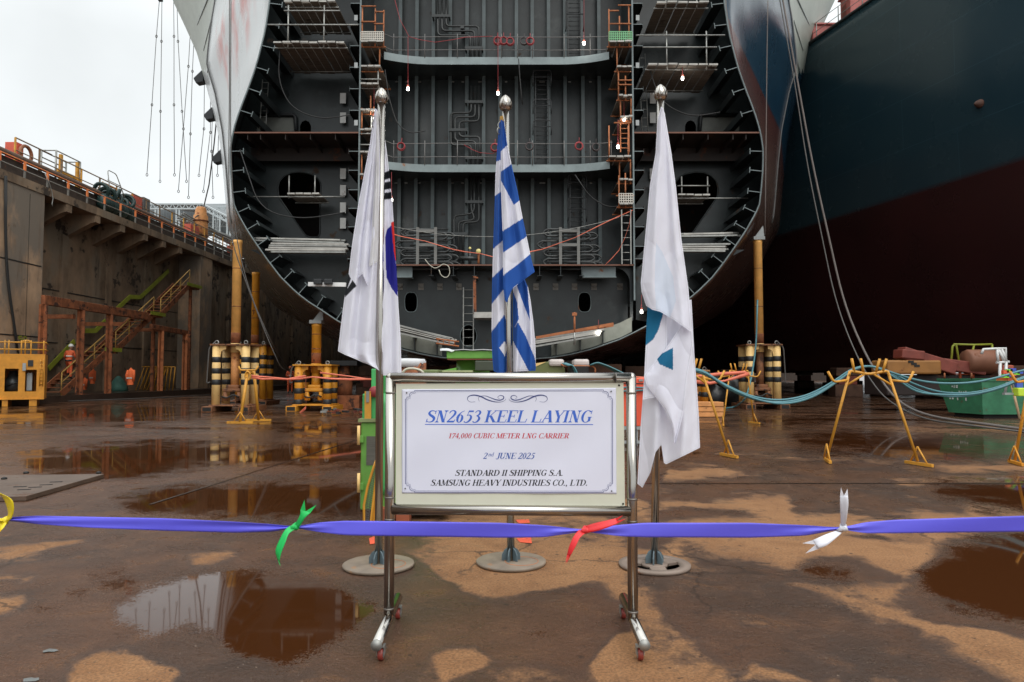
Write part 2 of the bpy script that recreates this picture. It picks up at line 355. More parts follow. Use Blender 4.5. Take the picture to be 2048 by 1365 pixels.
def make_floor():
    ys = list(-28 + 0.0 * i for i in range(1)) + [-12, -5, -1, .8, 1.6]
    pyv = np.concatenate([np.linspace(1400, 1000, 230), np.linspace(998, 800, 130), np.linspace(799, 762, 40)])
    yd = HC * F / np.maximum(pyv - 750, 1) * 1.0
    Yr = np.concatenate([np.array(ys), yd[yd > 2.0], [180, 260, 500, 1500]]); Yr = np.unique(Yr)
    t = np.linspace(-1, 1, 381)
    XX = []; YY = []
    for y in Yr:
        hw = max(1.0 * abs(y) * .95, 2.4)
        x = t * hw
        x = x.copy(); x[0] = -22.0 if hw < 22 else -hw; x[-1] = 60 if hw < 60 else hw
        XX.append(x); YY.append(np.full_like(x, y))
    XX = np.array(XX); YY = np.array(YY); ZZ = np.zeros_like(XX)
    # project into the picture
    dY = YY * math.cos(PITCH) + (0 - HC) * math.sin(PITCH); dZ = -YY * math.sin(PITCH) + (0 - HC) * math.cos(PITCH)
    ok = dY > .8; U = np.where(ok, CX + F * XX / np.maximum(dY, .8), -9999); V = np.where(ok, CY - F * dZ / np.maximum(dY, .8), -9999)
    def field(polys, soft):
        f = np.full(U.shape, 0.0)
        for p in polys:
            s = sdf_px(p, U, V); f = np.maximum(f, np.clip(.5 + s / (2 * soft), 0, 1))
        return f
    pud = field(PUDDLES, 32); dry = field(DRYS, 26); dmp = field(DAMPS, 26)
    reg = np.clip((U - 640) / 260, 0, 1) * np.clip((V - 950) / 60, 0, 1) * (U > -9000); dry = np.maximum(dry * np.where(U < 700, .8, .95), .60 * reg)
    far = np.clip((945 - V) / 110, 0, 1) * (V > 0)
    r, c = XX.shape
    me = bpy.data.meshes.new('dock_floor')
    vs = np.stack([XX, YY, ZZ], -1).reshape(-1, 3)
    idx = np.arange(r * c).reshape(r, c)
    fs = np.stack([idx[:-1, :-1], idx[:-1, 1:], idx[1:, 1:], idx[1:, :-1]], -1).reshape(-1, 4)
    me.from_pydata(vs.tolist(), [], fs.tolist()); me.update()
    for nm, a in (('puddle', pud), ('dry', dry), ('damp', dmp), ('far', far)):
        at = me.attributes.new(nm, 'FLOAT', 'POINT'); at.data.foreach_set('value', a.reshape(-1).astype(np.float32))
    o = bpy.data.objects.new('dock_floor', me); COL.objects.link(o); o['kind'] = 'structure'; o['label'] = 'wet brown concrete dock floor with puddles'
    m = bpy.data.materials.new('wet_concrete'); m.use_nodes = True; n = m.node_tree; N = n.nodes; L = n.links.new; b = N['Principled BSDF']
    geo = N.new('ShaderNodeNewGeometry'); pos = geo.outputs['Position']
    def at(nm): q = N.new('ShaderNodeAttribute'); q.attribute_name = nm; return q.outputs['Fac']
    def nz(scale, det=6, ro=.6, sc=None, loc=(0, 0, 0), dist=0.0):
        mp = N.new('ShaderNodeMapping'); mp.inputs['Location'].default_value = loc
        if sc: mp.inputs['Scale'].default_value = sc
        L(pos, mp.inputs[0]); q = N.new('ShaderNodeTexNoise'); q.inputs['Scale'].default_value = scale; q.inputs['Detail'].default_value = det; q.inputs['Roughness'].default_value = ro
        q.inputs['Distortion'].default_value = dist; L(mp.outputs[0], q.inputs['Vector']); return q.outputs[0]
    def mth(op, a, bb, c=None):
        q = N.new('ShaderNodeMath'); q.operation = op
        for i, x in enumerate((a, bb, c)):
            if x is None: continue
            if isinstance(x, (int, float)): q.inputs[i].default_value = x
            else: L(x, q.inputs[i])
        return q.outputs[0]
    def ss(x, lo, hi, a=0., bb=1.):
        q = N.new('ShaderNodeMapRange'); q.interpolation_type = 'SMOOTHSTEP'; q.inputs[1].default_value = lo; q.inputs[2].default_value = hi; q.inputs[3].default_value = a; q.inputs[4].default_value = bb; L(x, q.inputs[0]); return q.outputs[0]
    def mixc(f, a, bb):
        q = N.new('ShaderNodeMix'); q.data_type = 'RGBA'
        if isinstance(f, (int, float)): q.inputs[0].default_value = f
        else: L(f, q.inputs[0])
        for i, x in ((6, a), (7, bb)):
            if isinstance(x, tuple): q.inputs[i].default_value = (*x, 1)
            else: L(x, q.inputs[i])
        return q.outputs[2]
    n_lo = nz(.8, 7, .62, loc=(3, 1, 0)); n_md = nz(3.0, 8, .65, dist=.4); n_hi = nz(26, 6, .7); n_str = nz(.35, 6, .6, sc=(1, 2.6, 1), loc=(7, 2, 0)); n_gr = nz(90, 4, .7)
    edge = mth('ADD', mth('ADD', mth('MULTIPLY', mth('SUBTRACT', n_md, .5), 1.5), mth('MULTIPLY', mth('SUBTRACT', n_lo, .5), 1.1)), mth('MULTIPLY', mth('SUBTRACT', n_hi, .5), 1.0))
    # puddles: placed ones plus streaks of standing water further away
    farp = mth('MULTIPLY', ss(at('far'), .55, .95), ss(n_str, .50, .60)); sheen = mth('MULTIPLY', at('far'), ss(n_str, .40, .52))
    pudf = mth('ADD', mth('MAXIMUM', at('puddle'), mth('MULTIPLY', farp, .8)), mth('ADD', mth('MULTIPLY', edge, .8), mth('MULTIPLY', mth('SUBTRACT', n_gr, .5), 1.5)))
    pud = ss(pudf, .50, .56)
    shore = ss(pudf, .22, .52)
    edgd = mth('ADD', mth('ADD', mth('MULTIPLY', mth('SUBTRACT', n_md, .5), 1.1), mth('MULTIPLY', mth('SUBTRACT', n_lo, .5), 1.3)), mth('MULTIPLY', mth('SUBTRACT', n_hi, .5), .35))
    dryf = mth('ADD', mth('ADD', at('dry'), mth('MULTIPLY', edgd, .75)), mth('MULTIPLY', mth('SUBTRACT', n_lo, .5), .35))
    dryf = mth('SUBTRACT', dryf, mth('MULTIPLY', at('damp'), .46))
    dry = mth('MULTIPLY', ss(dryf, .36, .62), mth('SUBTRACT', 1., shore))
    halo = mth('MULTIPLY', ss(dryf, .16, .40), mth('SUBTRACT', 1., dry))
    c_dry = mixc(ss(n_md, .35, .7), (.33, .165, .072), (.25, .12, .052)); c_dry = mixc(ss(n_hi, .55, .8), c_dry, (.37, .225, .12))
    c_dmp = mixc(ss(n_lo, .35, .65), (.108, .052, .029), (.066, .039, .027)); c_dmp = mixc(ss(n_md, .48, .72), c_dmp, (.150, .072, .036)); c_dmp = mixc(ss(n_hi, .58, .72, 0, .7), c_dmp, (.035, .024, .018)); c_dmp = mixc(ss(n_md, .30, .42, .6, 0.), c_dmp, (.045, .030, .024))
    col = mixc(dry, c_dmp, c_dry); col = mixc(mth('MULTIPLY', halo, .35), col, (.05, .04, .036))
    speck = ss(nz(60, 2, .5, loc=(4, 4, 0)), .70, .74); col = mixc(mth('MULTIPLY', speck, mth('MULTIPLY', ss(n_lo, .4, .6), .7)), col, (.42, .33, .25))
    green = mth('MULTIPLY', ss(nz(.55, 4, .6, loc=(11, 5, 0)), .66, .78), .35); col = mixc(green, col, (.055, .075, .065))
    crk = N.new('ShaderNodeTexVoronoi'); crk.feature = 'DISTANCE_TO_EDGE'; crk.inputs['Scale'].default_value = .55; vm = N.new('ShaderNodeVectorMath'); vm.operation = 'ADD'; nzv = N.new('ShaderNodeTexNoise'); nzv.inputs['Scale'].default_value = 1.6; nzv.inputs['Detail'].default_value = 6; L(pos, nzv.inputs['Vector']); L(nzv.outputs['Color'], vm.inputs[0]); L(pos, vm.inputs[1]); L(vm.outputs[0], crk.inputs['Vector'])
    ck = mth('MULTIPLY', ss(crk.outputs['Distance'], .004, .012, .7, 0.), ss(n_lo, .42, .58)); col = mixc(ck, col, (.03, .02, .015)); blot = ss(nz(1.7, 5, .6, loc=(9, 3, 0)), .58, .68, 0., .55); col = mixc(mth('MULTIPLY', blot, dry), col, (.12, .062, .034)); grit = ss(nz(75, 4, .65, loc=(5, 1, 0)), .40, .62); col = mixc(mth('MULTIPLY', grit, .45), col, (.035, .018, .010)); chip = ss(nz(38, 3, .6, loc=(1, 6, 0)), .69, .72, 0., .8); col = mixc(mth('MULTIPLY', chip, ss(n_md, .45, .6)), col, (.40, .30, .21)); pit = ss(nz(14, 3, .5, loc=(2, 8, 0)), .66, .72, 0., .8); col = mixc(pit, col, (.035, .020, .014))
    col = mixc(pud, col, (.048, .016, .005))
    L(col, b.inputs['Base Color'])
    ro_d = mth('SUBTRACT', ss(n_md, .3, .7, .24, .42), mth('MULTIPLY', shore, .12)); ro = mth('ADD', ro_d, mth('MULTIPLY', dry, .42)); ro = mth('MULTIPLY', ro, mth('SUBTRACT', 1., pud)); ro = mth('ADD', ro, mth('MULTIPLY', pud, .035))
    film = mth('MULTIPLY', mth('MAXIMUM', mth('MULTIPLY', shore, ss(n_hi, .44, .56)), mth('MAXIMUM', mth('MULTIPLY', sheen, .7), mth('MULTIPLY', ss(n_md, .56, .66), mth('SUBTRACT', 1., dry)))), mth('SUBTRACT', 1., pud))
    q_ = N.new('ShaderNodeMix'); q_.data_type = 'FLOAT'; L(film, q_.inputs[0]); L(ro, q_.inputs[2]); q_.inputs[3].default_value = .13; ro = q_.outputs[0]
    L(ro, b.inputs['Roughness']); b.inputs['IOR'].default_value = 1.34
    hgt = mth('ADD', mth('MULTIPLY', n_hi, .9), mth('ADD', mth('MULTIPLY', n_gr, .18), mth('MULTIPLY', n_md, .5)))
    bp = N.new('ShaderNodeBump'); bp.inputs['Distance'].default_value = .012; L(hgt, bp.inputs['Height'])
    L(mth('MULTIPLY', mth('SUBTRACT', 1., pud), 1.0), bp.inputs['Strength']); L(bp.outputs[0], b.inputs['Normal'])
    me.materials.append(m); return o
make_floor()
# drain channel and joints across the floor (recess strips lie just above the sheet)
JOINT = mat('joint_dark', (.03, .018, .012), .25, var=.3)
mb = MB(); a = G(1240, 968); b_ = G(2250, 971)
mb.box(((a.x + b_.x) / 2, a.y, .004), (b_.x - a.x, .05, .004)); mb.build('expansion_joint', JOINT, kind='structure', label='dark expansion joint line across the dock floor')
mb = MB(); mb.bar(G(300, 1010) + Vector((0, 0, .004)), G(800, 853) + Vector((0, 0, .004)), .03, .004); mb.build('floor_joint', JOINT, kind='structure', label='dark joint running away across the dock floor')
# red paint marks on the floor
RP = mat('red_floor_paint', (.62, .08, .03), .7, rust=.3, rustcol=(.12, .05, .03), rscale=30)
for nm, pts in (('paint_mark', [(738,1078),(748,1074),(760,1080),(752,1088),(740,1090)]), ('paint_mark', [(1032,1078),(1062,1076),(1064,1088),(1040,1086)]), ('paint_mark', [(1030,1041),(1058,1040),(1060,1047),(1038,1048)])):
    mb = MB(); mb.add([G(x, y) + Vector((0, 0, .004)) for x, y in pts], [tuple(range(len(pts)))]); mb.build(nm, RP, kind='structure', label='red paint mark on the floor')
# steel cover plate, lower left
t = thing('access_cover', G(90, 975), 'rusty steel access cover plate with slots, lying on the wet floor at the left', 'access cover')
PLATE = mat('worn_plate', (.105, .070, .050), .42, var=.3, scale=2.5, rust=.35, rustcol=(.10, .05, .028), bump=.1)
mb = MB(); c = [G(-70, 960), G(208, 957), G(52, 1003), G(-330, 1010)]
mb.prism([p + Vector((0, 0, .002)) for p in c], (0, 0, .05)); mb.build('plate', PLATE, t, bev=.006)
for (x, y) in ((48, 990), (70, 985), (92, 980), (112, 974), (40, 984)):
    mb = MB(); g = G(x, y); mb.box((g.x, g.y, .0545), (.12, .028, .005), rz=.25); mb.build('slot', DARK, t)
for (x, y) in ((52, 956), (197, 956), (8, 968)):
    mb = MB(); g = G(x, y); mb.lathe((g.x, g.y, .05), [(.03, 0), (.03, .018), (.012, .028), (.0001, .028)], 10); mb.build('lifting_lug', DARK, t)
# ------------------------------------------------------------------ left dock wall with its service gallery
WX = -22.0; WR = -23.6; GX = -24.0; QZ = 11.6
t = thing('dock_wall', (WX, 40, 0), 'tall stained concrete dock wall with corbels and an open gallery along its top', 'dock wall')
mb = MB()
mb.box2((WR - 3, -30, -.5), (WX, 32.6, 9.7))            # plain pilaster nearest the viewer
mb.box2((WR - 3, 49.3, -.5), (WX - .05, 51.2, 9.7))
for yy in (36.3, 40.4, 44.6): q_ = MB(); q_.box2((WR + .001, yy, .3), (WR + .12, yy + .5, 8.6)); q_.build('pilaster_strip', GRIMY_SHADED, t)
mb.build('wall_face', CONCRETE, t); mb = MB(); mb.box2((WR - 3, 32.601, -.5), (WR, 49.299, 9.699)); mb.build('recessed_wall', GRIMY_SHADED, t); mb = MB(); mb.box2((WR - 3, 51.201, -.5), (WX - .5, 130, 9.699)); mb.build('far_wall', GRIMY_SHADED, t)  # far wall and its buttresses: hull overhang shade put in as darker concrete
for k in range(5): mb = MB(); mb.box2((WX - .499, 55 + 8 * k, 0), (WX - .3, 55.6 + 8 * k, 9.699)); mb.build('buttress', GRIMY_SHADED, t)
mb = MB(); mb.box2((WR - 3, -30, 9.703), (WX + .05, 130, 10.1)); mb.build('gallery_floor', GRIMY_SHADED, t)
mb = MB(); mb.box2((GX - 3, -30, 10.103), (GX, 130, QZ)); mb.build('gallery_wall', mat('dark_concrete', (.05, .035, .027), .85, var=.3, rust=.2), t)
for yy in (34.4, 36.8, 39.2, 41.7, 43.9, 46.1):
    mb = MB(); mb.prism([(WR, yy - .22, 8.5), (WR, yy - .22, 9.70), (WX + .02, yy - .22, 9.70), (WX + .02, yy - .22, 9.3), (WX - .25, yy - .22, 9.22)], (0, .44, 0))
    mb.build('corbel', GRIMY_SHADED, t)
# shutter-board grooves on the pilaster
mb = MB()
mb.box((WX + .005, 31.6, 4.9), (.01, .015, 9.2))
for z in (3.0, 6.3): mb.box((WX + .008, 0, z), (.014, 65, .05))
mb.build('groove', DARK, t)
mb = MB()
for z in (2.9, 5.6): mb.box((WR + .012, 41, z), (.022, 16.4, .05))
mb.build('groove', DARK, t)
# painted depth mark "50" on the pilaster
def digit_strokes(mb, ch, px, py, w, h, X, th):
    seg = {'5': [((1,0),(0,0)),((0,0),(0,.45)),((0,.45),(.8,.45)),((.8,.45),(1,.7)),((1,.7),(.8,1)),((.8,1),(0,1))], '0': [((0.1,0),(.9,0)),((.9,0),(1,.5)),((1,.5),(.9,1)),((.9,1),(.1,1)),((.1,1),(0,.5)),((0,.5),(.1,0))]}[ch]
    for a, b in seg:
        pa = PX(px + a[0] * w, py + a[1] * h, X); pb = PX(px + b[0] * w, py + b[1] * h, X); mb.bar(pa, pb, th, .01, up=(1, 0, 0))
mb = MB(); digit_strokes(mb, '5', 38, 673, 6, 11, WX + .02, .05); digit_strokes(mb, '0', 47, 674, 6, 11, WX + .02, .05); mb.build('depth_mark', LIME, t)
# quay ground behind the wall
mb = MB(); mb.box2((-260, -30, QZ - .4), (GX - 3.01, 400, QZ - .002)); mb.build('quay_ground', mat('quay_concrete', (.16, .13, .11), .8, var=.2), kind='structure', label='quay level behind the dock wall')
# raised walkway at the foot of the wall
mb = MB(); mb.box2((WX + .003, -30, 0), (WX + 1.5, 32.6, .3)); mb.box2((WR + .003, 32.6, 0), (WX + 1.5, 130, .3)); mb.build('walkway_kerb', mat('wet_kerb', (.06, .04, .03), .3, var=.3), kind='structure', label='raised wet walkway along the foot of the dock wall')
# lower gallery railing, orange topped posts
t = thing('gallery_railing', (WX, 40, 10.1), 'lower railing of the wall gallery with orange topped posts', 'railing')
mb = MB()
ROR = mat('railing_orange', (.78, .22, .06), .55, var=.15, rust=.15); RGREY = mat('railing_grey', (.20, .19, .17), .6, metal=.3, rust=.25)
mb.tube([(WX, 24, 10.85), (WX, 46, 10.85)], .024, 6); mb.build('top_rail', ROR, t)
mb = MB(); mb.tube([(WX, 46, 10.85), (WX, 120, 10.85)], .035, 6); mb.tube([(WX, 24, 10.45), (WX, 120, 10.45)], .025, 6); mb.build('mid_rail', RGREY, t)
yy = 25.0
while yy < 110:
    mb = MB(); mb.box((WX, yy, 10.275), (.07, .07, .35)); p = mb.build('post', RGREY, t)
    mb = MB(); mb.box((WX, yy, 10.645), (.08, .09, .39)); mb.build('post_sleeve', ROR if yy < 50 else RGREY, p)
    yy += 1.55
# upper quay railing
t = thing('quay_railing', (GX - .2, 40, QZ), 'tall brown and yellow pipe railing along the top of the dock wall', 'railing')
UR = mat('railing_brown', (.22, .15, .09), .6, var=.25, rust=.3, rustcol=(.3, .12, .03)); UY = mat('railing_yellow', (.66, .33, .05), .6, var=.2, rust=.25)
mb = MB(); mb.tube([(GX - .2, 33.6, 12.8), (GX - .2, 36.3, 12.8)], .035, 6); mb.tube([(GX - .2, 36.6, 12.8), (GX - .2, 125, 12.8)], .035, 6); mb.build('top_rail', UR, t)
mb = MB(); mb.tube([(GX - .2, 33.6, 12.2), (GX - .2, 125, 12.2)], .028, 6); mb.build('mid_rail', UR, t)
yy = 33.6; k = 0
while yy < 112:
    mb = MB(); mb.box((GX - .2, yy, 12.2), (.07, .07, 1.2)); mb.build('post', UY if k % 3 == 0 or yy > 50 else UR, t); yy += 1.75; k += 1
# pipe along the quay edge
mb = MB(); mb.tube([(GX + .1, 20, QZ + .15), (GX + .1, 120, QZ + .15)], .15, 10); o = mb.build('quay_pipe', mat('pipe_brown', (.10, .06, .04), .7, var=.3, rust=.3)); tag(o, 'long rusty pipe lying along the quay edge above the gallery', 'pipe')
# things on the quay edge
def quay(px, py, X=GX - .6): return PX(px, py, X)
def cabinet(name, px0, px1, ptop, lab, m, grp=None):
    X = GX - 1.0; a = PX(px0, ptop, X); b_ = PX(px1, ptop, X); h = a.z - QZ
    t = thing(name, (X, (a.y + b_.y) / 2, QZ), lab, 'cabinet', grp)
    mb = MB(); mb.box((X, (a.y + b_.y) / 2, QZ + h / 2), (.6, abs(b_.y - a.y), h)); mb.build('body', m, t, bev=.02)
    mb = MB(); mb.box((X + .31, (a.y + b_.y) / 2, QZ + h / 2), (.02, abs(b_.y - a.y) * .8, h * .8)); mb.build('door', m, t, bev=.01)
    return t
OR_BOX = mat('orange_cabinet', (.62, .10, .055), .5, var=.12, rust=.12); GREYBOX = mat('grey_cabinet', (.12, .12, .12), .5, var=.15)
cabinet('electric_cabinet', 22, 36, 284, 'orange steel cabinet behind the railing, nearest one on the quay edge', OR_BOX)
cabinet('electric_cabinet', 258, 276, 389, 'orange steel cabinet on the quay right beside the heaped dark hoses', OR_BOX)
cabinet('electric_cabinet', 279, 292, 394, 'dark grey cabinet on the quay beside an orange one', GREYBOX)
cabinet('electric_cabinet', 374, 391, 448, 'small orange cabinet on the quay just before the yellow bollard post', OR_BOX)
# ring (lifebuoy) on the railing
mb = MB(); c = PX(52, 309, GX - .3); M = Matrix.Rotation(R(90), 3, 'Z'); mb.ring(c, .40, .085, 22, 8, M=M); o = mb.build('ring_buoy', mat('faded_orange_ring', (.30, .11, .05), .6, var=.3)); tag(o, 'round orange brown ring hanging on the quay railing', 'life ring')
# pale tubular frame behind the railing
t = thing('tubular_rack', (GX - .9, 40, QZ), 'pale grey and yellow tubular frame standing behind the quay railing', 'frame')
ya, yb = PX(112, 320, GX - .5).y, PX(160, 340, GX - .5).y
for (xx, mname) in ((GX - .5, 'front_frame'), (GX - 1.3, 'back_frame')):
    mb = MB()
    for z in (QZ + .75, QZ + 1.35, QZ + 1.7): mb.tube([(xx, ya, z), (xx, yb, z)], .035, 6)
    for y in (ya, yb): mb.tube([(xx, y, QZ), (xx, y, QZ + 1.7)], .05, 6)
    mb.build(mname, GALV, t)
mb = MB()
for y in (ya, yb): mb.tube([(GX - 1.3, y, QZ + 1.7), (GX - .5, y, QZ + 1.7)], .035, 6)
mb.build('cross_tube', GALV, t)
mb = MB(); mb.box((GX - .4, ya + .25, QZ + .8), (.14, .16, 1.5)); mb.box((GX - .4, yb - .4, QZ + .8), (.14, .16, 1.5)); mb.bar((GX - .4, ya, QZ + .62), (GX - .4, yb, QZ + .62), .1, .14); mb.build('yellow_post', UY, t)
# hose heap with ladder frame
t = thing('hose_heap', PX(222, 395, GX - .4), 'heap of dark green hoses and bags draped over the gallery edge', 'hose heap')
HOSE = mat('dark_green_hose', (.012, .035, .032), .5, var=.4)
yc = PX(222, 395, GX).y
for k in range(9):
    mb = MB(); rr = .28 + .05 * (k % 3); mb.ring((GX + .25 + .12 * math.sin(k * 2.1), yc - 1.4 + .34 * k, QZ + .1 + .2 * math.cos(k * 1.7)), rr + .12, .11, 16, 7, M=Matrix.Rotation(R(30 * k), 3, 'Z') @ Matrix.Rotation(R(20), 3, 'X')); mb.build('hose_coil', HOSE, t)
mb = MB()
for k in range(7): mb.sphere((GX + .35, yc - 1.3 + .45 * k, QZ - .35 + .15 * math.sin(k * 3)), .42, 9, 1, 1.2)
mb.build('sagging_bag', HOSE, t)
t = thing('step_ladder', (GX, yc, QZ), 'orange step frame with handrails straddling the quay pipe beside the hose heap', 'steps')
mb = MB()
for y in (yc - .7, yc + .7):
    mb.tube([(GX + .5, y - .2, QZ - .1), (GX - .1, y, QZ + 1.0), (GX - .9, y + .2, QZ - .0)], .04, 6)
mb.build('step_frame', UY, t)
mb = MB(); mb.tube(rounded([(GX + .5, yc - .9, QZ), (GX + .1, yc - .6, QZ + 1.75), (GX + .1, yc + .3, QZ + 1.75), (GX + .5, yc + .9, QZ)], .2), .028, 6); mb.tube([(GX + .2, yc - .75, QZ + 1.1), (GX + .2, yc + .6, QZ + 1.1)], .025, 6); mb.build('handrail', GALV, t)
mb = MB()
for k in range(4): mb.box((GX + .35 - .15 * k, yc, QZ + .2 + .25 * k), (.2, 1.3, .03))
mb.build('tread', UY, t)
# loose cable hanging from the lower railing
mb = MB(); mb.tube([PX(90, 348, WX + .05), PX(99, 368, WX + .06), PX(104, 385, WX + .06), PX(106, 398, WX + .06), PX(104, 408, WX + .06), PX(105, 413, WX + .07)], .022, 6); o = mb.build('loose_cable', GALV); tag(o, 'pale loose cable dangling from the gallery railing over the wall', 'cable')
# drain hoses running down the pilaster
for k, (pts) in enumerate(([(10, 352), (10, 470), (14, 560), (26, 640), (34, 700)], [(13, 352), (12, 480), (17, 570), (31, 660), (37, 712)])):
    mb = MB(); mb.tube(rounded([PX(x, y, WX + .08) for x, y in pts], 1.5), .035, 6); o = mb.build('wall_hose', RUBBER); tag(o, ['black hose running down the near wall panel to the yellow machine', 'black hose running down the near wall panel, right of its twin'][k], 'hose')
# yellow bollard post on the quay
t = thing('quay_post', PX(401, 468, GX - 1.0), 'stout rust stained yellow post standing on the quay', 'post')
g = wloc(t); mb = MB(); mb.lathe((g.x, g.y, QZ), [(.55, 0), (.55, 2.4), (.45, 2.5), (.42, 2.9), (.32, 3.1), (.0001, 3.1)], 14); mb.build('column', YELLOW_RUST, t)
for z in (.7, 1.9): mb = MB(); mb.lathe((g.x, g.y, QZ + z), [(.56, 0), (.62, .02), (.62, .1), (.56, .12)], 14); mb.build('band', RUSTY, t)

# ------------------------------------------------------------------ rusty platform frame and stairs on the wall
t = thing('steel_platform', (WX + 1.5, 38, .3), 'rust red steel post and beam frame standing against the dock wall', 'platform frame')
XF = WX + 1.35
def fy(px): return XF * F / (px - CX)
mb = MB(); mb.bar((XF, fy(82), 4.55), (XF, fy(292), 4.55), .2, .42); mb.bar((XF, fy(300), 4.0), (XF, fy(372), 3.9), .18, .3); mb.build('beam', RUSTY, t, bev=.02)
for px, zt in ((84, 4.34), (160, 4.34), (217, 4.34), (321, 3.83), (369, 3.83)):
    y = fy(px); mb = MB(); mb.box((XF - .02, y, (.3 + zt) / 2), (.09, .42, zt - .3)); mb.box((XF + .1, y, (.3 + zt) / 2), (.16, .05, zt - .3)); mb.build('post', RUSTY if px < 300 else ORANGE_RUST, t)
for px in (150, 262, 350):
    mb = MB(); y = fy(px); mb.box(((XF + WR) / 2, y, 4.0), (abs(XF - WR) - .2, .2, .2)); mb.build('cross_beam', RUSTY, t)
t = thing('wall_stairs', (WX + .6, 33, .3), 'rusty steel stairs with dull yellow handrails climbing along the dock wall', 'stairs')
XS = WX + .75; SW = 1.0
pts = [(32.3, .3), (36.0, 2.45), (36.6, 2.45), (40.4, 4.7), (41.2, 4.7), (44.8, 6.95), (46.0, 6.95)]
for fi in range(3):
    (y0, z0), (y1, z1) = pts[2 * fi], pts[2 * fi + 1]
    for sx in (-1, 1):
        mb = MB(); mb.bar((XS + sx * SW / 2, y0, z0 + .05), (XS + sx * SW / 2, y1, z1 + .05), .05, .34); mb.build('stringer', RUSTY, t)
    n = 11
    for k in range(n):
        mb = MB(); y = lerp(y0, y1, (k + .5) / n); z = lerp(z0, z1, (k + .8) / n); mb.box((XS, y, z), (SW - .06, .28, .03)); mb.build('tread', RUSTY, t)
    mb = MB(); xx = XS + SW / 2
    mb.tube([(xx, y0, z0 + 1.05), (xx, y1, z1 + 1.05)], .03, 6); mb.tube([(xx, y0, z0 + .6), (xx, y1, z1 + .6)], .022, 6)
    for k in range(4): y = lerp(y0, y1, k / 3); z = lerp(z0, z1, k / 3); mb.tube([(xx, y, z), (xx, y, z + 1.05)], .028, 6)
    mb.build('handrail', mat('dull_yellow', (.38, .22, .05), .65, rust=.3), t)
for k in (1, 3, 5):
    (y0, z0) = pts[k]; y1 = pts[k + 1][0]
    mb = MB(); mb.box((XS, (y0 + y1) / 2, z0 - .05), (SW + .1, y1 - y0 + .3, .1)); p = mb.build('landing', RUSTY, t)
    mb = MB(); mb.box((XS + SW / 2 + .08, (y0 + y1) / 2, z0 + .1), (.03, y1 - y0 + .9, .2)); mb.build('toe_board', LIME, p)
    mb = MB(); mb.box((XS + .3, (y0 + y1) / 2, .3 + (z0 - .4) / 2), (.16, .16, z0 - .4)); mb.build('leg', RUSTY, t)
mb = MB()
for seg in (((97, 738), (149, 683)), ((168, 662), (191, 662)), ((191, 662), (211, 642)), ((233, 619), (260, 594)), ((260, 594), (281, 595)), ((281, 595), (337, 542))):
    mb = MB(); mb.bar(PX(*seg[0], WR + .2), PX(*seg[1], WR + .2), .05, .26, up=(0, 0, 1)); mb.build('wall_rail', LIME, t)
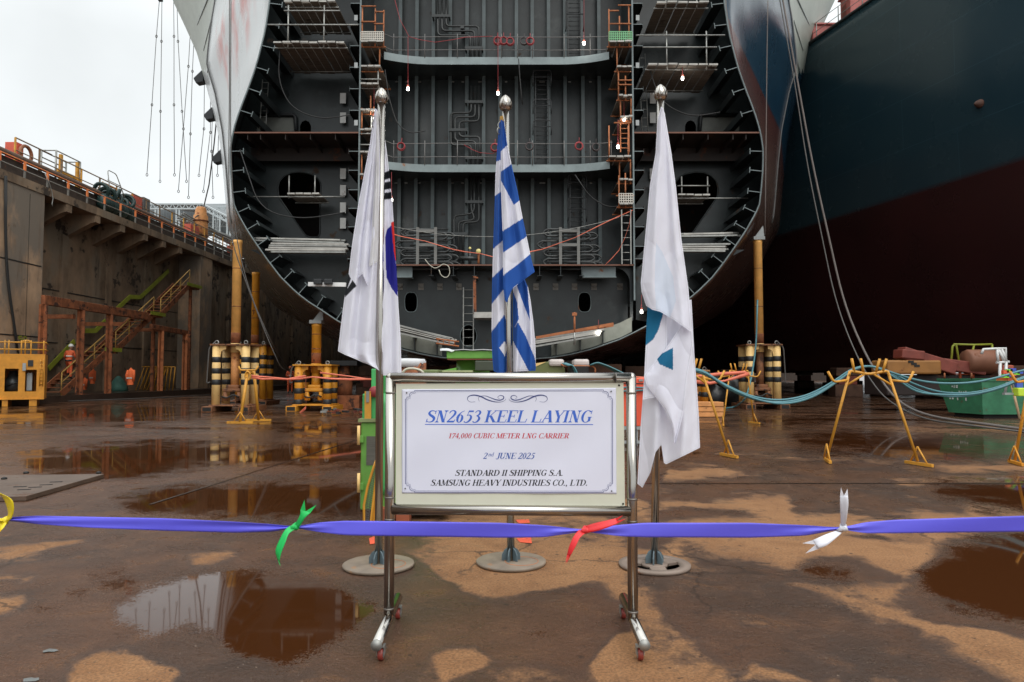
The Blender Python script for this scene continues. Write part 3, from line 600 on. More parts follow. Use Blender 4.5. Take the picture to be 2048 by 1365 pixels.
# yellow compressor unit with railing on its roof
def compressor():
    g = G(40, 803); Y0 = 28.0; x0, x1 = -24.6, P(91, 700, Y0).x
    x0 = P(-55, 700, Y0).x
    z1 = P(0, 712, Y0).z
    x0 = x1 - 2.5; t = thing('compressor_unit', (x1, Y0, 0), 'yellow machine housing with open panels and a railing round its roof', 'compressor')
    a = lambda px: x1 - (91 - px) / 64.0
    z = lambda py: P(0, py, Y0).z
    holes = [[(a(8), z(738)), (a(36), z(738)), (a(36), z(783)), (a(8), z(783))], [(a(50), z(740)), (a(74), z(740)), (a(74), z(783)), (a(50), z(783))]]
    mb = MB(); plate_mesh(mb, [(x0, z(797)), (x1, z(797)), (x1, z1), (x0, z1)], holes, Y0, .04)
    mb.box2((x0, Y0 + .05, z(797)), (x0 + .05, Y0 + 1.8, z1)); mb.box2((x1 - .05, Y0 + .05, z(797)), (x1, Y0 + 1.8, z1)); mb.box2((x0, Y0 + 1.8, z(797)), (x1, Y0 + 1.85, z1)); mb.box2((x0, Y0, z1 + .002), (x1, Y0 + 1.85, z1 + .06))
    mb.build('housing', ORANGE, t)
    mb = MB(); mb.box2((x0, Y0 - .05, z(799)), (x1, Y0 + 1.9, z(796.9))); mb.box2((a(4), Y0, 0.01), (a(16), Y0 + 1.8, z(799))); mb.box2((a(60), Y0, 0.01), (a(76), Y0 + 1.8, z(799))); mb.build('skid', ORANGE, t)
    mb = MB(); mb.box2((a(52), Y0 + .25, z(782)), (a(64), Y0 + 1.0, z(746))); mb.build('control_box', GREY_PAINT, t, bev=.02)
    mb = MB(); mb.lathe((a(21), Y0 + .8, z(782)), [(.32, 0), (.32, .4), (.2, .55), (.12, .8), (.0001, .8)], 12); mb.tube([(a(12), Y0 + .5, z(770)), (a(30), Y0 + .5, z(765)), (a(35), Y0 + .7, z(780))], .06, 6); mb.build('engine', mat('engine_grey', (.06, .065, .065), .4, metal=.3), t)
    mb = MB()
    for py in (686, 700): mb.tube([(x0, Y0 + .05, z(py)), (x1, Y0 + .05, z(py)), (x1, Y0 + 1.8, z(py))], .03, 6)
    for px in (6, 14, 40, 48, 60, 87): mb.tube([(a(px), Y0 + .05, z1), (a(px), Y0 + .05, z(682))], .028, 6)
    mb.tube(rounded([(a(40), Y0 + .06, z1), (a(40), Y0 + .06, z(682)), (a(60), Y0 + .06, z(682)), (a(60), Y0 + .06, z1)], .15), .03, 6)
    mb.build('roof_railing', YELLOW, t)
    mb = MB()
    for px in (81, 87.5): mb.tube([(a(px), Y0 - .04, z(772)), (a(px), Y0 - .04, z(719))], .02, 5)
    for k in range(7): mb.tube([(a(81), Y0 - .04, z(768 - 7.5 * k)), (a(87.5), Y0 - .04, z(768 - 7.5 * k))], .016, 5)
    mb.build('ladder', YELLOW, t)
    for px0, px1, py0, py1, m in ((44, 51, 727, 742, GREY_PAINT), (55, 66, 721, 733, BLACK)):
        mb = MB(); mb.box2((a(px0), Y0 - .05, z(py1)), (a(px1), Y0 - .005, z(py0))); mb.build('panel', m, t)
    t.rotation_euler = (0, 0, R(31))
compressor()
# stored trestle frames leaning in a row at the foot of the wall
first = None
for k in range(7):
    px = 279 + 7.5 * k; b_ = G(px, 781, .3)
    lab = 'thin yellow trestle frame, one of a row stored against the dock wall'
    if first is None:
        first = thing('stored_trestle', b_, lab, 'trestle', 'yellow trestles stored along the wall')
        mb = MB(); mb.tube(rounded([b_ + Vector((-.05, -.35, 0)), b_ + Vector((.35, -.15, 1.45)), b_ + Vector((.35, .15, 1.45)), b_ + Vector((-.05, .35, 0))], .1), .03, 6); mb.build('frame', YELLOW, first)
        mb = MB(); mb.tube([b_ + Vector((.25, -.25, 1.45)), b_ + Vector((.9, -.25, 1.42))], .03, 6); mb.tube([b_ + Vector((.9, -.25, 1.42)), b_ + Vector((.7, -.1, 0))], .028, 6); mb.build('brace', YELLOW, first)
    else: dup(first, b_)
# work jackets hanging up to dry
def jacket(px, py0, py1, z, lab, wpx=11):
    Y = 36.5; k = P(px, py0, Y); h = (py1 - py0) * S(Y); ww = wpx * S(Y) / 2
    t = thing('work_jacket', k - Vector((0, 0, h)), lab, 'jacket')
    prof = [(0, .12), (.08, .5), (.18, .9), (.4, .85), (.7, .95), (1, 1)]
    rows = []
    for a, wd in prof:
        rows.append([Vector((k.x + ww * wd * math.cos(q) * (1 + .1 * math.sin(3 * q + a * 4)), k.y + .14 * wd * math.sin(q), k.z - a * h)) for q in [2 * math.pi * i / 16 for i in range(17)]])
    mb = MB(); mb.grid(rows); mb.build('coat', SAFETY_ORANGE, t)
    for sx in (-1, 1):
        mb = MB(); mb.tube([k + Vector((sx * ww * .7, 0, -.15 * h)), k + Vector((sx * ww * 1.05, -.05, -.45 * h)), k + Vector((sx * ww * 1.0, -.03, -.8 * h))], [.09, .08, .07], 8); mb.build('sleeve', SAFETY_ORANGE, t)
    mb = MB(); mb.box(k + Vector((0, -.145, -.6 * h)), (ww * 1.7, .012, .06)); mb.build('reflective_band', mat('silver_band', (.7, .7, .65), .4), t)
jacket(262, 736, 770, 1, 'orange work jacket hung up beside the stored yellow trestles', 13)
jacket(186, 738, 768, 1, 'orange work jacket hanging under the stairs beside a rusty post', 8)
jacket(170, 755, 780, 1, 'orange work trousers and jacket hung low under the stairs', 6)
g = G(236, 783, .3); mb = MB(); mb.lathe(g, [(.55, 0), (.5, .25), (.3, .6), (.12, .85), (.0001, .9)], 9); o = mb.build('tarpaulin_bundle', mat('teal_tarp', (.05, .14, .11), .7, var=.4, bump=.4, bscale=6)); tag(o, 'crumpled dark green tarpaulin bundle on the walkway by the wall', 'tarpaulin')

# ------------------------------------------------------------------ far steel trussed shed behind the quay
t = thing('truss_shed', (-55, 130, QZ), 'pale steel lattice frame of a large open shed far beyond the quay', 'shed')
TR = mat('pale_truss_steel', (.42, .46, .47), .5, var=.1)
YT = 110.0
def truss(mb, a, b, h, n, r=.11):
    a, b = Vector(a), Vector(b); up = Vector((0, 0, h)); mb.bar(a, b, r * 2, r * 2); mb.bar(a + up, b + up, r * 2, r * 2)
    for i in range(n):
        p, q = a.lerp(b, i / n), a.lerp(b, (i + 1) / n); m_ = p.lerp(q, .5); mb.bar(p, m_ + up, r, r); mb.bar(m_ + up, q, r, r)
pa, pb = P(286, 418, YT), P(404, 418, YT)
for a_ in ((pa, pb, .75, 9), (pb, P(470, 452, YT - 6), .8, 8), (P(385, 424, YT + 10), P(470, 424, YT + 10), .8, 7), (P(395, 438, YT + 20), P(475, 437, YT + 20), .8, 7), (P(410, 455, YT + 30), P(475, 452, YT + 30), 1.0, 6)): mb = MB(); truss(mb, *a_); mb.build('roof_truss', TR, t)
for px in (314, 356, 402, 430, 437, 458):
    mb = MB(); a, b_ = P(px - 3, 420, YT), P(px + 3, 420, YT); bz = QZ
    for q in (a, b_): mb.bar((q.x, q.y, bz), (q.x, q.y, q.z), .2, .2)
    for k in range(5): z = lerp(bz, a.z, (k + .5) / 5); mb.bar((a.x, a.y, z), (b_.x, b_.y, z), .14, .14)
    mb.build('column', TR, t)
a, b_ = P(285, 408, YT + 14), P(404, 408, YT + 14)
mb = MB(); mb.add([P(290, 409, YT + .5), P(402, 409, YT + .5), P(470, 440, YT + 1), P(480, 410, YT + 60), P(292, 408, YT + 60)], [(0, 1, 2, 3, 4)]); mb.build('roof_sheet', mat('shed_sheet', (.13, .145, .15), .6, var=.15), t, solid=.1)
mb = MB(); mb.prism([P(440, 419, YT + 45), P(480, 419, YT + 45), P(480, 445, YT + 45), P(440, 421, YT + 45)], (0, 30, 0)); mb.build('green_roof', mat('green_roof_sheet', (.03, .30, .13), .5), t)
mb = MB(); mb.box2(P(290, 470, YT + 62), P(500, 412, YT + 64)); mb.build('back_wall', mat('shed_wall', (.16, .18, .19), .7, var=.3, aniso=(1, 1, .1)), t)
# small clutter on the far quay
for k, (px, py, lab) in enumerate(((430, 474, 'pile of pale scaffold tubes on the far quay'), (470, 490, 'small orange box at the far end of the quay railing'))):
    c = PX(px, py, GX - 1.4)
    mb = MB()
    if k == 0:
        for i in range(12): mb.tube([c + Vector((rng.uniform(-.4, .4), -6, rng.uniform(0, .7))), c + Vector((rng.uniform(-.4, .4), 6, rng.uniform(0, .9)))], .06, 6)
        tag(mb.build('scaffold_tube_pile', GALV), lab, 'tube pile')
    else:
        mb.box((c.x, c.y, QZ + .7), (1, 1.2, 1.4)); tag(mb.build('quay_box', OR_BOX, bev=.03), lab, 'box')

# ------------------------------------------------------------------ crane slings hanging over the quay
YS = 60.0
SLINGS = [[(320, -14), (313, 70), (304, 207), (294, 347)], [(324, -14), (323, 80), (321, 220), (320, 360)], [(347, -20), (348, 70), (348, 207), (349, 347)], [(353, -20), (356, 80), (364, 220), (373, 360)],
          [(381, 60), (377, 130), (367, 255), (357, 380)], [(388, 80), (385, 140), (381, 265), (377, 392)], [(409, 150), (408, 255), (398, 348)], [(421, 180), (421, 262), (407, 380)], [(425, 220), (423, 300), (426, 392)], [(437, 270), (435, 348)]]
hk = thing('crane_hook_block', P(321, -10, YS), 'dark crane hook block at the top edge of the sky', 'crane hook')
mb = MB(); c = P(321, -2, YS); mb.box(c, (.35, .3, .45)); mb.build('block', BLACK, hk, bev=.04); mb = MB(); mb.tube([c + Vector((0, 0, .2)), c + Vector((0, 0, 10))], .05, 6); mb.build('hoist_rope', WIRE_DARK, hk)
SW_ = ['longest, at the left', 'beside the leftmost one', 'third from the left', 'fourth from the left', 'leaning to the left, crossing its neighbour', 'sixth from the left', 'seventh from the left', 'leaning beside the hull', 'close to the hull', 'nearest to the hull']
for k, pl in enumerate(SLINGS):
    t = thing('wire_sling', P(*pl[-1], YS), 'thin wire sling hanging in the sky, ' + SW_[k], 'sling', 'wire slings hanging over the quay')
    q = [P(x, y, YS) for x, y in pl]
    mb = MB(); mb.tube([q[0] + Vector((0, 0, 6 if k > 3 else 0))] + q, .028, 5); mb.build('wire', WIRE_DARK, t)
    for p_ in q[1:]:
        mb = MB(); mb.ring(p_ - Vector((0, 0, .14)), .085, .028, 8, 5, sq=1.5); mb.build('shackle', WIRE_DARK, t)
mb = MB(); mb.tube([PX(391, 435, GX), P(398, 430, 56), P(408, 412, 56), P(418, 370, 56), P(428, 290, 54), P(433, 240, 54), P(437, 150, 52)], .05, 6); tag(mb.build('slack_cable', WIRE_DARK), 'dark slack cable curving from the quay railing up beside the hull', 'cable')
# ------------------------------------------------------------------ ship under construction: open hull section facing the viewer
YA = 24.0; XC = P(993, 700, YA).x
A_PX = [(548,-420),(545,-200),(540,-60),(540,0),(531,62),(513,132),(497,178),(480,221),(466,265),(461,300),(461,338),(465,385),(468,410),(475,427),(494,461),(514,491),(538,525),(561,555),(585,579),(608,599),(639,619),(681,647),(740,678),(804,700),(848,711),(888,717),(940,720),(993,721)]
B_PX = [(440,-260),(436,-60),(432,0),(425,40),(417,105),(415,132),(431,185),(446,262),(453,330),(457,380),(461,430),(472,480),(495,520),(525,560),(562,600),(612,640),(700,690),(805,715),(900,729),(993,731)]
C_PX = [(268,-260),(330,-60),(344,0),(369,52),(394,108),(412,172),(428,231),(440,286),(447,354),(451,400),(456,460),(484,511),(507,562),(551,616),(600,646),(700,700),(820,726),(993,736)]
def section(px, Y):
    pts = [P(x, y, Y) for x, y in px]
    zs = np.array([p.z for p in pts])[::-1]; hw = np.array([XC - p.x for p in pts])[::-1]
    zs = zs - zs[0] + 1.76 * (1 if True else 0)
    return np.maximum.accumulate(zs), hw
YB, YC, YD = 36.0, 44.0, 149.0
secs = {YA: section(A_PX, YA), YB: section(B_PX, YB), YC: section(C_PX, YC)}
ZT = 28.0
Zl = np.concatenate([[1.76, 1.765, 1.775, 1.80, 1.84, 1.9, 1.98, 2.1, 2.25, 2.45], np.linspace(2.7, 8, 26), np.linspace(8.3, ZT, 50)])
def hw_at(Y, z):
    ks = [YA, YB, YC]
    def h(k): return interp(z, secs[k][0], secs[k][1])
    if Y <= YA: return h(YA)
    if Y <= YB:
        t = (Y - YA) / (YB - YA); return lerp(h(YA), h(YB), t)
    if Y <= YC: return lerp(h(YB), h(YC), (Y - YB) / (YC - YB))
    return h(YC) + .03 * (min(Y, 70) - YC)
def ship_paint(name):
    """glossy hull paint: navy above the waterline, dull red below, a pale line where they meet, scuffed red test patches"""
    m = bpy.data.materials.new(name); m.use_nodes = True; n = m.node_tree; N = n.nodes; L = n.links.new; b = N['Principled BSDF']
    geo = N.new('ShaderNodeNewGeometry'); sp = N.new('ShaderNodeSeparateXYZ'); L(geo.outputs['Position'], sp.inputs[0])
    def mr(x, a, b_, c=0., d=1., k='LINEAR'):
        q = N.new('ShaderNodeMapRange'); q.interpolation_type = k; L(x, q.inputs[0]); q.inputs[1].default_value = a; q.inputs[2].default_value = b_; q.inputs[3].default_value = c; q.inputs[4].default_value = d; return q.outputs[0]
    def mix(f, a, c):
        q = N.new('ShaderNodeMix'); q.data_type = 'RGBA'; L(f, q.inputs[0])
        for i, x in ((6, a), (7, c)):
            if isinstance(x, tuple): q.inputs[i].default_value = (*x, 1)
            else: L(x, q.inputs[i])
        return q.outputs[2]
    nz = N.new('ShaderNodeTexNoise'); nz.inputs['Scale'].default_value = .5; nz.inputs['Detail'].default_value = 7; L(geo.outputs['Position'], nz.inputs['Vector'])
    mp = N.new('ShaderNodeMapping'); mp.inputs['Scale'].default_value = (1, .35, 1.2); mp.inputs['Rotation'].default_value = (.6, 0, 0); L(geo.outputs['Position'], mp.inputs[0])
    n2 = N.new('ShaderNodeTexNoise'); n2.inputs['Scale'].default_value = 1.6; n2.inputs['Detail'].default_value = 8; n2.inputs['Roughness'].default_value = .7; L(mp.outputs[0], n2.inputs['Vector'])
    red = mix(mr(nz.outputs[0], .35, .65), (.085, .022, .018), (.055, .016, .014))
    blue = mix(mr(nz.outputs[0], .35, .65), (.010, .040, .075), (.007, .030, .058))
    c = mix(mr(sp.outputs['Z'], 13.9, 13.94), red, blue)
    # pale primer strip along the cut edge
    c = mix(mr(sp.outputs['Y'], 24.28, 24.30, 1., 0.), c, (.12, .11, .105))
    # lighter welded seam band on the turn of the bilge
    L(c, b.inputs['Base Color']); b.inputs['Roughness'].default_value = .22; b.inputs['IOR'].default_value = 1.55
    L(mr(nz.outputs[0], .3, .7, .20, .30), b.inputs['Roughness'])
    return m, N, L, sp, n2, mr, mix, b
def mk_hull():
    m, N, L, sp, n2, mr, mix, b = ship_paint('hull_paint')
    cin = b.inputs['Base Color'].links[0].from_socket
    # sky reflection painted pale grey on upper port side, with red oxide rubbed patches
    def mth(op, x, y):
        q = N.new('ShaderNodeMath'); q.operation = op
        for i, v in enumerate((x, y)):
            if isinstance(v, (int, float)): q.inputs[i].default_value = v
            else: L(v, q.inputs[i])
        return q.outputs[0]
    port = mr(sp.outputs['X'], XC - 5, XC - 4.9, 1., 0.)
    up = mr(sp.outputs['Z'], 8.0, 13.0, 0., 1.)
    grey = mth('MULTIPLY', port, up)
    olive = mth('MULTIPLY', mr(sp.outputs['Z'], 2.6, 4.6, 0., 1., 'SMOOTHSTEP'), mr(sp.outputs['X'], XC - 2, XC + 2, 1., .35)); olive = mth('MULTIPLY', olive, mr(sp.outputs['Z'], 11, 13.9, 1., 0.))
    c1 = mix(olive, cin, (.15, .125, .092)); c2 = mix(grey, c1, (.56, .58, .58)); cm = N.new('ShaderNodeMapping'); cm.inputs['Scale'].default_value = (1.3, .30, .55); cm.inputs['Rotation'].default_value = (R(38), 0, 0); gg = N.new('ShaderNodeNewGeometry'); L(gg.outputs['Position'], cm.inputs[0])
    n3 = N.new('ShaderNodeTexNoise'); n3.inputs['Scale'].default_value = .8; n3.inputs['Detail'].default_value = 4; L(cm.outputs[0], n3.inputs['Vector'])
    zb = mth('MULTIPLY', mr(sp.outputs['Z'], 14.4, 15.6), mr(sp.outputs['Z'], 17.5, 19.5, 1., 0.)); yb = mth('MULTIPLY', mr(sp.outputs['Y'], 26.0, 28.0), mr(sp.outputs['Y'], 33.0, 35.0, 1., 0.))
    patch = mth('MULTIPLY', mth('MULTIPLY', zb, yb), mth('MULTIPLY', port, mr(n3.outputs[0], .46, .66, 0., .9, 'SMOOTHSTEP')))
    c3 = mix(patch, c2, (.50, .085, .055)); L(c3, b.inputs['Base Color'])
    return m
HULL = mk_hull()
FLARE = mat('flare_primer', (.40, .43, .38), .45, var=.08, scale=1.2, rust=.05, rustcol=(.3, .2, .12))
t_ship = thing('ship_under_construction', (XC, YA, 1.76), 'open ended ship hull section under construction showing its dark grey inner structure', 'ship')
for side, nm in ((-1, 'port'), (1, 'starboard')):
    Ys = list(np.linspace(YA, YB, 13)) + list(np.linspace(YB + 1, YC, 7)) + [50, 60, 80, YD]
    rows = [[Vector((XC + side * hw_at(Y, z), Y, z)) for z in Zl] for Y in Ys]
    mb = MB(); r, c = len(rows), len(Zl)
    off = len(mb.v); mb.v += [tuple(p) for row in rows for p in row]
    for i in range(r - 1):
        for j in range(c - 1):
            flare = YB - .01 <= Ys[i] < YC - .5 and Zl[j] > lerp(17.1, 20.6, (Ys[i] - YB) / (YC - YB))
            mb.f.append((i * c + j, i * c + j + 1, (i + 1) * c + j + 1, (i + 1) * c + j)); mb.sm.append(True); mb.mi.append(1 if flare else 0)
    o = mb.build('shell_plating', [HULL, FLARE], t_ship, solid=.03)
    # inner face sheet of dark primer just inside the shell
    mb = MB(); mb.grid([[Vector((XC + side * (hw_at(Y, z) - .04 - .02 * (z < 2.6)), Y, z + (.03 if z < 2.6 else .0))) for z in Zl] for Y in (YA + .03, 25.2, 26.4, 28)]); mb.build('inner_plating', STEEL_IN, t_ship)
    # seam line and knuckle bead where the flare starts, stiffener shadows on the flare as darker bars
    mb = MB(); mb.tube([(XC + side * (hw_at(YB, z) + .03), YB - .03, z) for z in Zl if z > 9], .04, 6); mb.build('knuckle_bead', mat('knuckle_grey', (.12, .12, .12), .5), t_ship)
    for z in (19.6, 21.0, 22.6, 24.2, 25.6):
        mb = MB(); mb.bar((XC + side * (lerp(hw_at(YB, z), hw_at(YC, z), .25) + .035), lerp(YB, YC, .25) - .02, z - .12), (XC + side * (lerp(hw_at(YB, z), hw_at(YC, z), .75) + .035), lerp(YB, YC, .75) - .02, z + .12), .03, .10); mb.build('flare_stiffener_shadow', mat('flare_grey', (.24, .26, .25), .5), t_ship)
    # chocks on the rim of the flare
    for (z, yy) in ((20.4, YC + .2), (18.0, YC + .2), (15.2, YC + .2))[:3 if side < 0 else 1]:
        x = XC + side * (hw_at(yy, z) + .12)
        mb = MB(); mb.prism([(x - side * .15, yy - .2, z + .55), (x + side * .55, yy - .2, z - .15), (x + side * .35, yy - .2, z - .5), (x - side * .1, yy - .2, z - .4)], (0, .5, 0)); mb.build('chock', BLACK, t_ship, bev=.06)
    # cut edge bead of the shell
    mb = MB(); mb.tube([(XC + side * hw_at(YA, z), YA - .01, z) for z in Zl], .028, 6); mb.build('cut_edge', STEEL_EDGE if side > 0 else STEEL_EDGE, t_ship)
# deck closing the top and bulkhead closing the hull further back
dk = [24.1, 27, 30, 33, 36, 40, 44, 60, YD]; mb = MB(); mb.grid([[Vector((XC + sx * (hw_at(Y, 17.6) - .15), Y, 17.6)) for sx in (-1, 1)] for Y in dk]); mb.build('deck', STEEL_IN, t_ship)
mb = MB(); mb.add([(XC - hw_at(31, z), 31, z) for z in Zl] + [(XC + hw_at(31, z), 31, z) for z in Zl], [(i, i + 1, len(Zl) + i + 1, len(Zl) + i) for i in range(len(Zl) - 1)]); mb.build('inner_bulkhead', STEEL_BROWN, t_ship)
z_ = lambda py, Y=YA: P(0, py, Y).z
x_ = lambda px, Y=YA, py=400: P(px, py, Y).x
XL, XR = x_(717.5), x_(1267.5); ZTT = z_(530); ZTOP = 17.55
YW = 26.2
# longitudinal bulkheads (thin plates seen edge on) and centre transverse bulkhead
for xx in (XL, XR):
    mb = MB(); mb.box2((xx - .02, YA, z_(601)), (xx + .02, 30.9, ZTOP)); mb.build('longitudinal_bulkhead', STEEL_IN, t_ship)
    mb = MB(); mb.box2((xx - .028, YA - .012, z_(601)), (xx + .028, YA - .001, ZTOP)); mb.build('plate_edge', STEEL_EDGE, t_ship)
mb = MB(); mb.box2((XL + .021, YW, ZTT + .011), (XR - .021, YW + .04, ZTOP)); mb.build('transverse_bulkhead', STEEL_IN, t_ship)
Yb = 25.85
for px in (798, 831.5, 865, 899, 933, 967, 1000, 1033, 1065, 1098, 1131, 1167, 1200):
    X = x_(px, Yb); mb = MB(); mb.box2((X - .008, Yb + .014, ZTT + .011), (X + .008, YW - .002, ZTOP)); mb.box2((X - .065, Yb, ZTT + .011), (X + .065, Yb + .013, ZTOP)); mb.build('vertical_stiffener', mat('stiffener_lit_paint', (.062, .082, .085), .38, var=.4, scale=1.2, rust=.1, rustcol=(.06, .035, .022)), t_ship)  # bulkhead paint, lightened to show the light caught by the flanges
# horizontal stringers with curved front edges
def stringer(py_mid, name='stringer'):
    zb = z_(py_mid, 24.6); hb = .27
    n = 40; xs = [lerp(XL + .8, XR - .8, i / n) for i in range(n + 1)]
    def fy_(x):
        e = min(x - (XL + .8), (XR - .8) - x); return 24.6 - (.42 * max(0, 1 - e / 1.7) ** 2)
    mb = MB(); fr = [(x, fy_(x)) for x in xs]
    poly = [(x, y, zb + .13) for x, y in fr] + [(XR - .03, 25.2, zb + .13), (XR - .03, YW - .01, zb + .13), (XL + .03, YW - .01, zb + .13), (XL + .03, 25.2, zb + .13)]
    mb.prism(poly, (0, 0, .015)); mb.build(name, STEEL_IN, t_ship)
    mb = MB(); mb.grid([[Vector((x, y - .015, zb)) for x, y in fr], [Vector((x, y - .015, zb + hb)) for x, y in fr]], False); mb.build('face_bar', mat('face_bar_steel', (.20, .245, .25), .5, var=.18, scale=2, rust=.16, rustcol=(.26, .13, .07), rscale=1.4), t_ship, solid=.02)
    # row of light leaks at the back
    return zb
ZS1 = stringer(130); ZS2 = stringer(345)
for zb in (ZS1, ZS2):
    for k, px in enumerate((795, 812, 838, 872, 905, 925, 962, 1012, 1047, 1085, 1140, 1182)):
        if k % 5 == 3: continue
        X = x_(px, YW); mb = MB(); mb.box2((X - .05 - .06 * (k % 3 == 0), YW - .012, zb + .03), (X + .05 + .06 * (k % 3 == 0), YW - .002, zb + .075)); mb.build('light_leak_plate', GALV, t_ship)  # small pale plates added for a row of leaking light
# tank top deck and its girders
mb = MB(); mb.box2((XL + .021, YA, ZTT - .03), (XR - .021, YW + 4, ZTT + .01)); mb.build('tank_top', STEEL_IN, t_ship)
mb = MB(); mb.box2((XL, YA - .012, ZTT - .035), (XR, YA - .001, ZTT + .015)); mb.build('tank_top_edge', mat('rusty_edge', (.16, .07, .045), .7, rust=.3), t_ship)
for px in (863, 907, 949, 1003, 1079, 1121, 1163):
    X = x_(px); zz = z_(552); mb = MB(); mb.box2((X - .012, YA + .03, zz + .018), (X + .012, 25.2, ZTT - .031)); mb.box2((X - .085, YA + .03, zz), (X + .085, 25.2, zz + .017)); mb.build('tank_top_longitudinal', STEEL_IN, t_ship)
for px0, px1 in ((793, 824), (1165, 1232)):
    mb = MB(); mb.box2((x_(px0), YA + .2, z_(553)), (x_(px1), YA + .22, ZTT - .032)); mb.box2((x_(px0), YA + .05, z_(555)), (x_(px1), YA + .4, z_(553) - .001)); mb.build('bracket_plate', STEEL_EDGE, t_ship)
# plate floor below the tank top with manholes
YF = 25.25
def xz(px, py, Y=YF): p = P(px, py, Y); return (p.x, p.z)
outer = [(XL + .05, ZTT - .035)] + [(XL + .05, z_(640))]
zl = [z for z in Zl if z < z_(640) and z > 1.80]
outer = [(XL + .03, ZTT - .035)] + [(XC - min(hw_at(YF, z) - .08, XC - XL - .03), z + .05) for z in zl[::-1]] + [(XC + min(hw_at(YF, z) - .08, XR - XC - .03), z + .05) for z in zl] + [(XR - .03, ZTT - .035)]
holes = [oval(*xz(822, 605), .23, .36, pw=.7), oval(*xz(1169, 605), .23, .36, pw=.7), oval(*xz(937, 672), .30, .40)]
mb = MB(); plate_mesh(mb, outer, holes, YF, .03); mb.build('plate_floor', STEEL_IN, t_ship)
for (px, py, rx, rz) in ((822, 605, .23, .36), (1169, 605, .23, .36), (937, 672, .30, .40)):
    c = xz(px, py); mb = MB(); mb.tube([(x, YF - .005, z) for x, z in oval(c[0], c[1], rx, rz, pw=.7 if rx < .25 else 1)], .018, 5, closed=True); mb.build('manhole_rim', STEEL_EDGE, t_ship)
for px in (800, 842, 880, 918, 1072, 1111, 1149, 1188, 1240):
    mb = MB(); c = P(px, 574, YF - .03); mb.box(c, (.20, .012, .24)); mb.tube([c + Vector((-.09, -.03, .03)), c + Vector((.0, -.03, -.03)), c + Vector((.09, -.03, .0))], .018, 5); mb.build('collar_plate', mat('collar_steel', (.20, .19, .17), .55, var=.2, rust=.2), t_ship)
# curved corner plates beside the longitudinal bulkheads under the tank top
for sx, X0 in ((1, XR), (-1, XL)):
    pl = [(X0 - sx * 0.0, ZTT - .04)]
    for k in range(9):
        a = math.pi / 2 * k / 8; pl.append((X0 - sx * (.10 + .55 * (1 - math.sin(a))), ZTT - .04 - .55 * (1 - math.cos(a)) - .0))
    pl += [(X0 - sx * .10, z_(640)), (X0, z_(640))]
    mb = MB(); mb.prism([(x, YA + .35, z) for x, z in pl], (0, .02, 0)); mb.build('corner_bracket', STEEL_IN, t_ship)
# bottom longitudinals and pale bottom web plates
for px in (780, 830, 875, 1065, 1112, 1160, 1205):
    X = x_(px); zb = np.interp(abs(X - XC), secs[YA][1][:18], secs[YA][0][:18]); mb = MB(); mb.box2((X - .012, YA + .05, zb + .04), (X + .012, 25.2, zb + .48)); mb.box2((X - .07, YA + .05, zb + .481), (X + .07, 25.2, zb + .5)); mb.build('bottom_longitudinal', STEEL_IN, t_ship)
for sg in (-1, 1):
    xs = [sg * q for q in (1.9, 2.3, 2.8, 3.3, 3.8, 4.3, 4.7)]
    low = [(XC + q, np.interp(abs(q), secs[YA][1][:22], secs[YA][0][:22]) + .06) for q in xs]
    mb = MB(); mb.prism([(x, YA + .30, z) for x, z in low] + [(x, YA + .30, z + .52 - .10 * (i < 1)) for i, (x, z) in list(enumerate(low))[::-1]], (0, .02, 0)); mb.build('bottom_web', mat('pale_primer', (.25, .26, .22), .55, var=.15, rust=.15), t_ship)
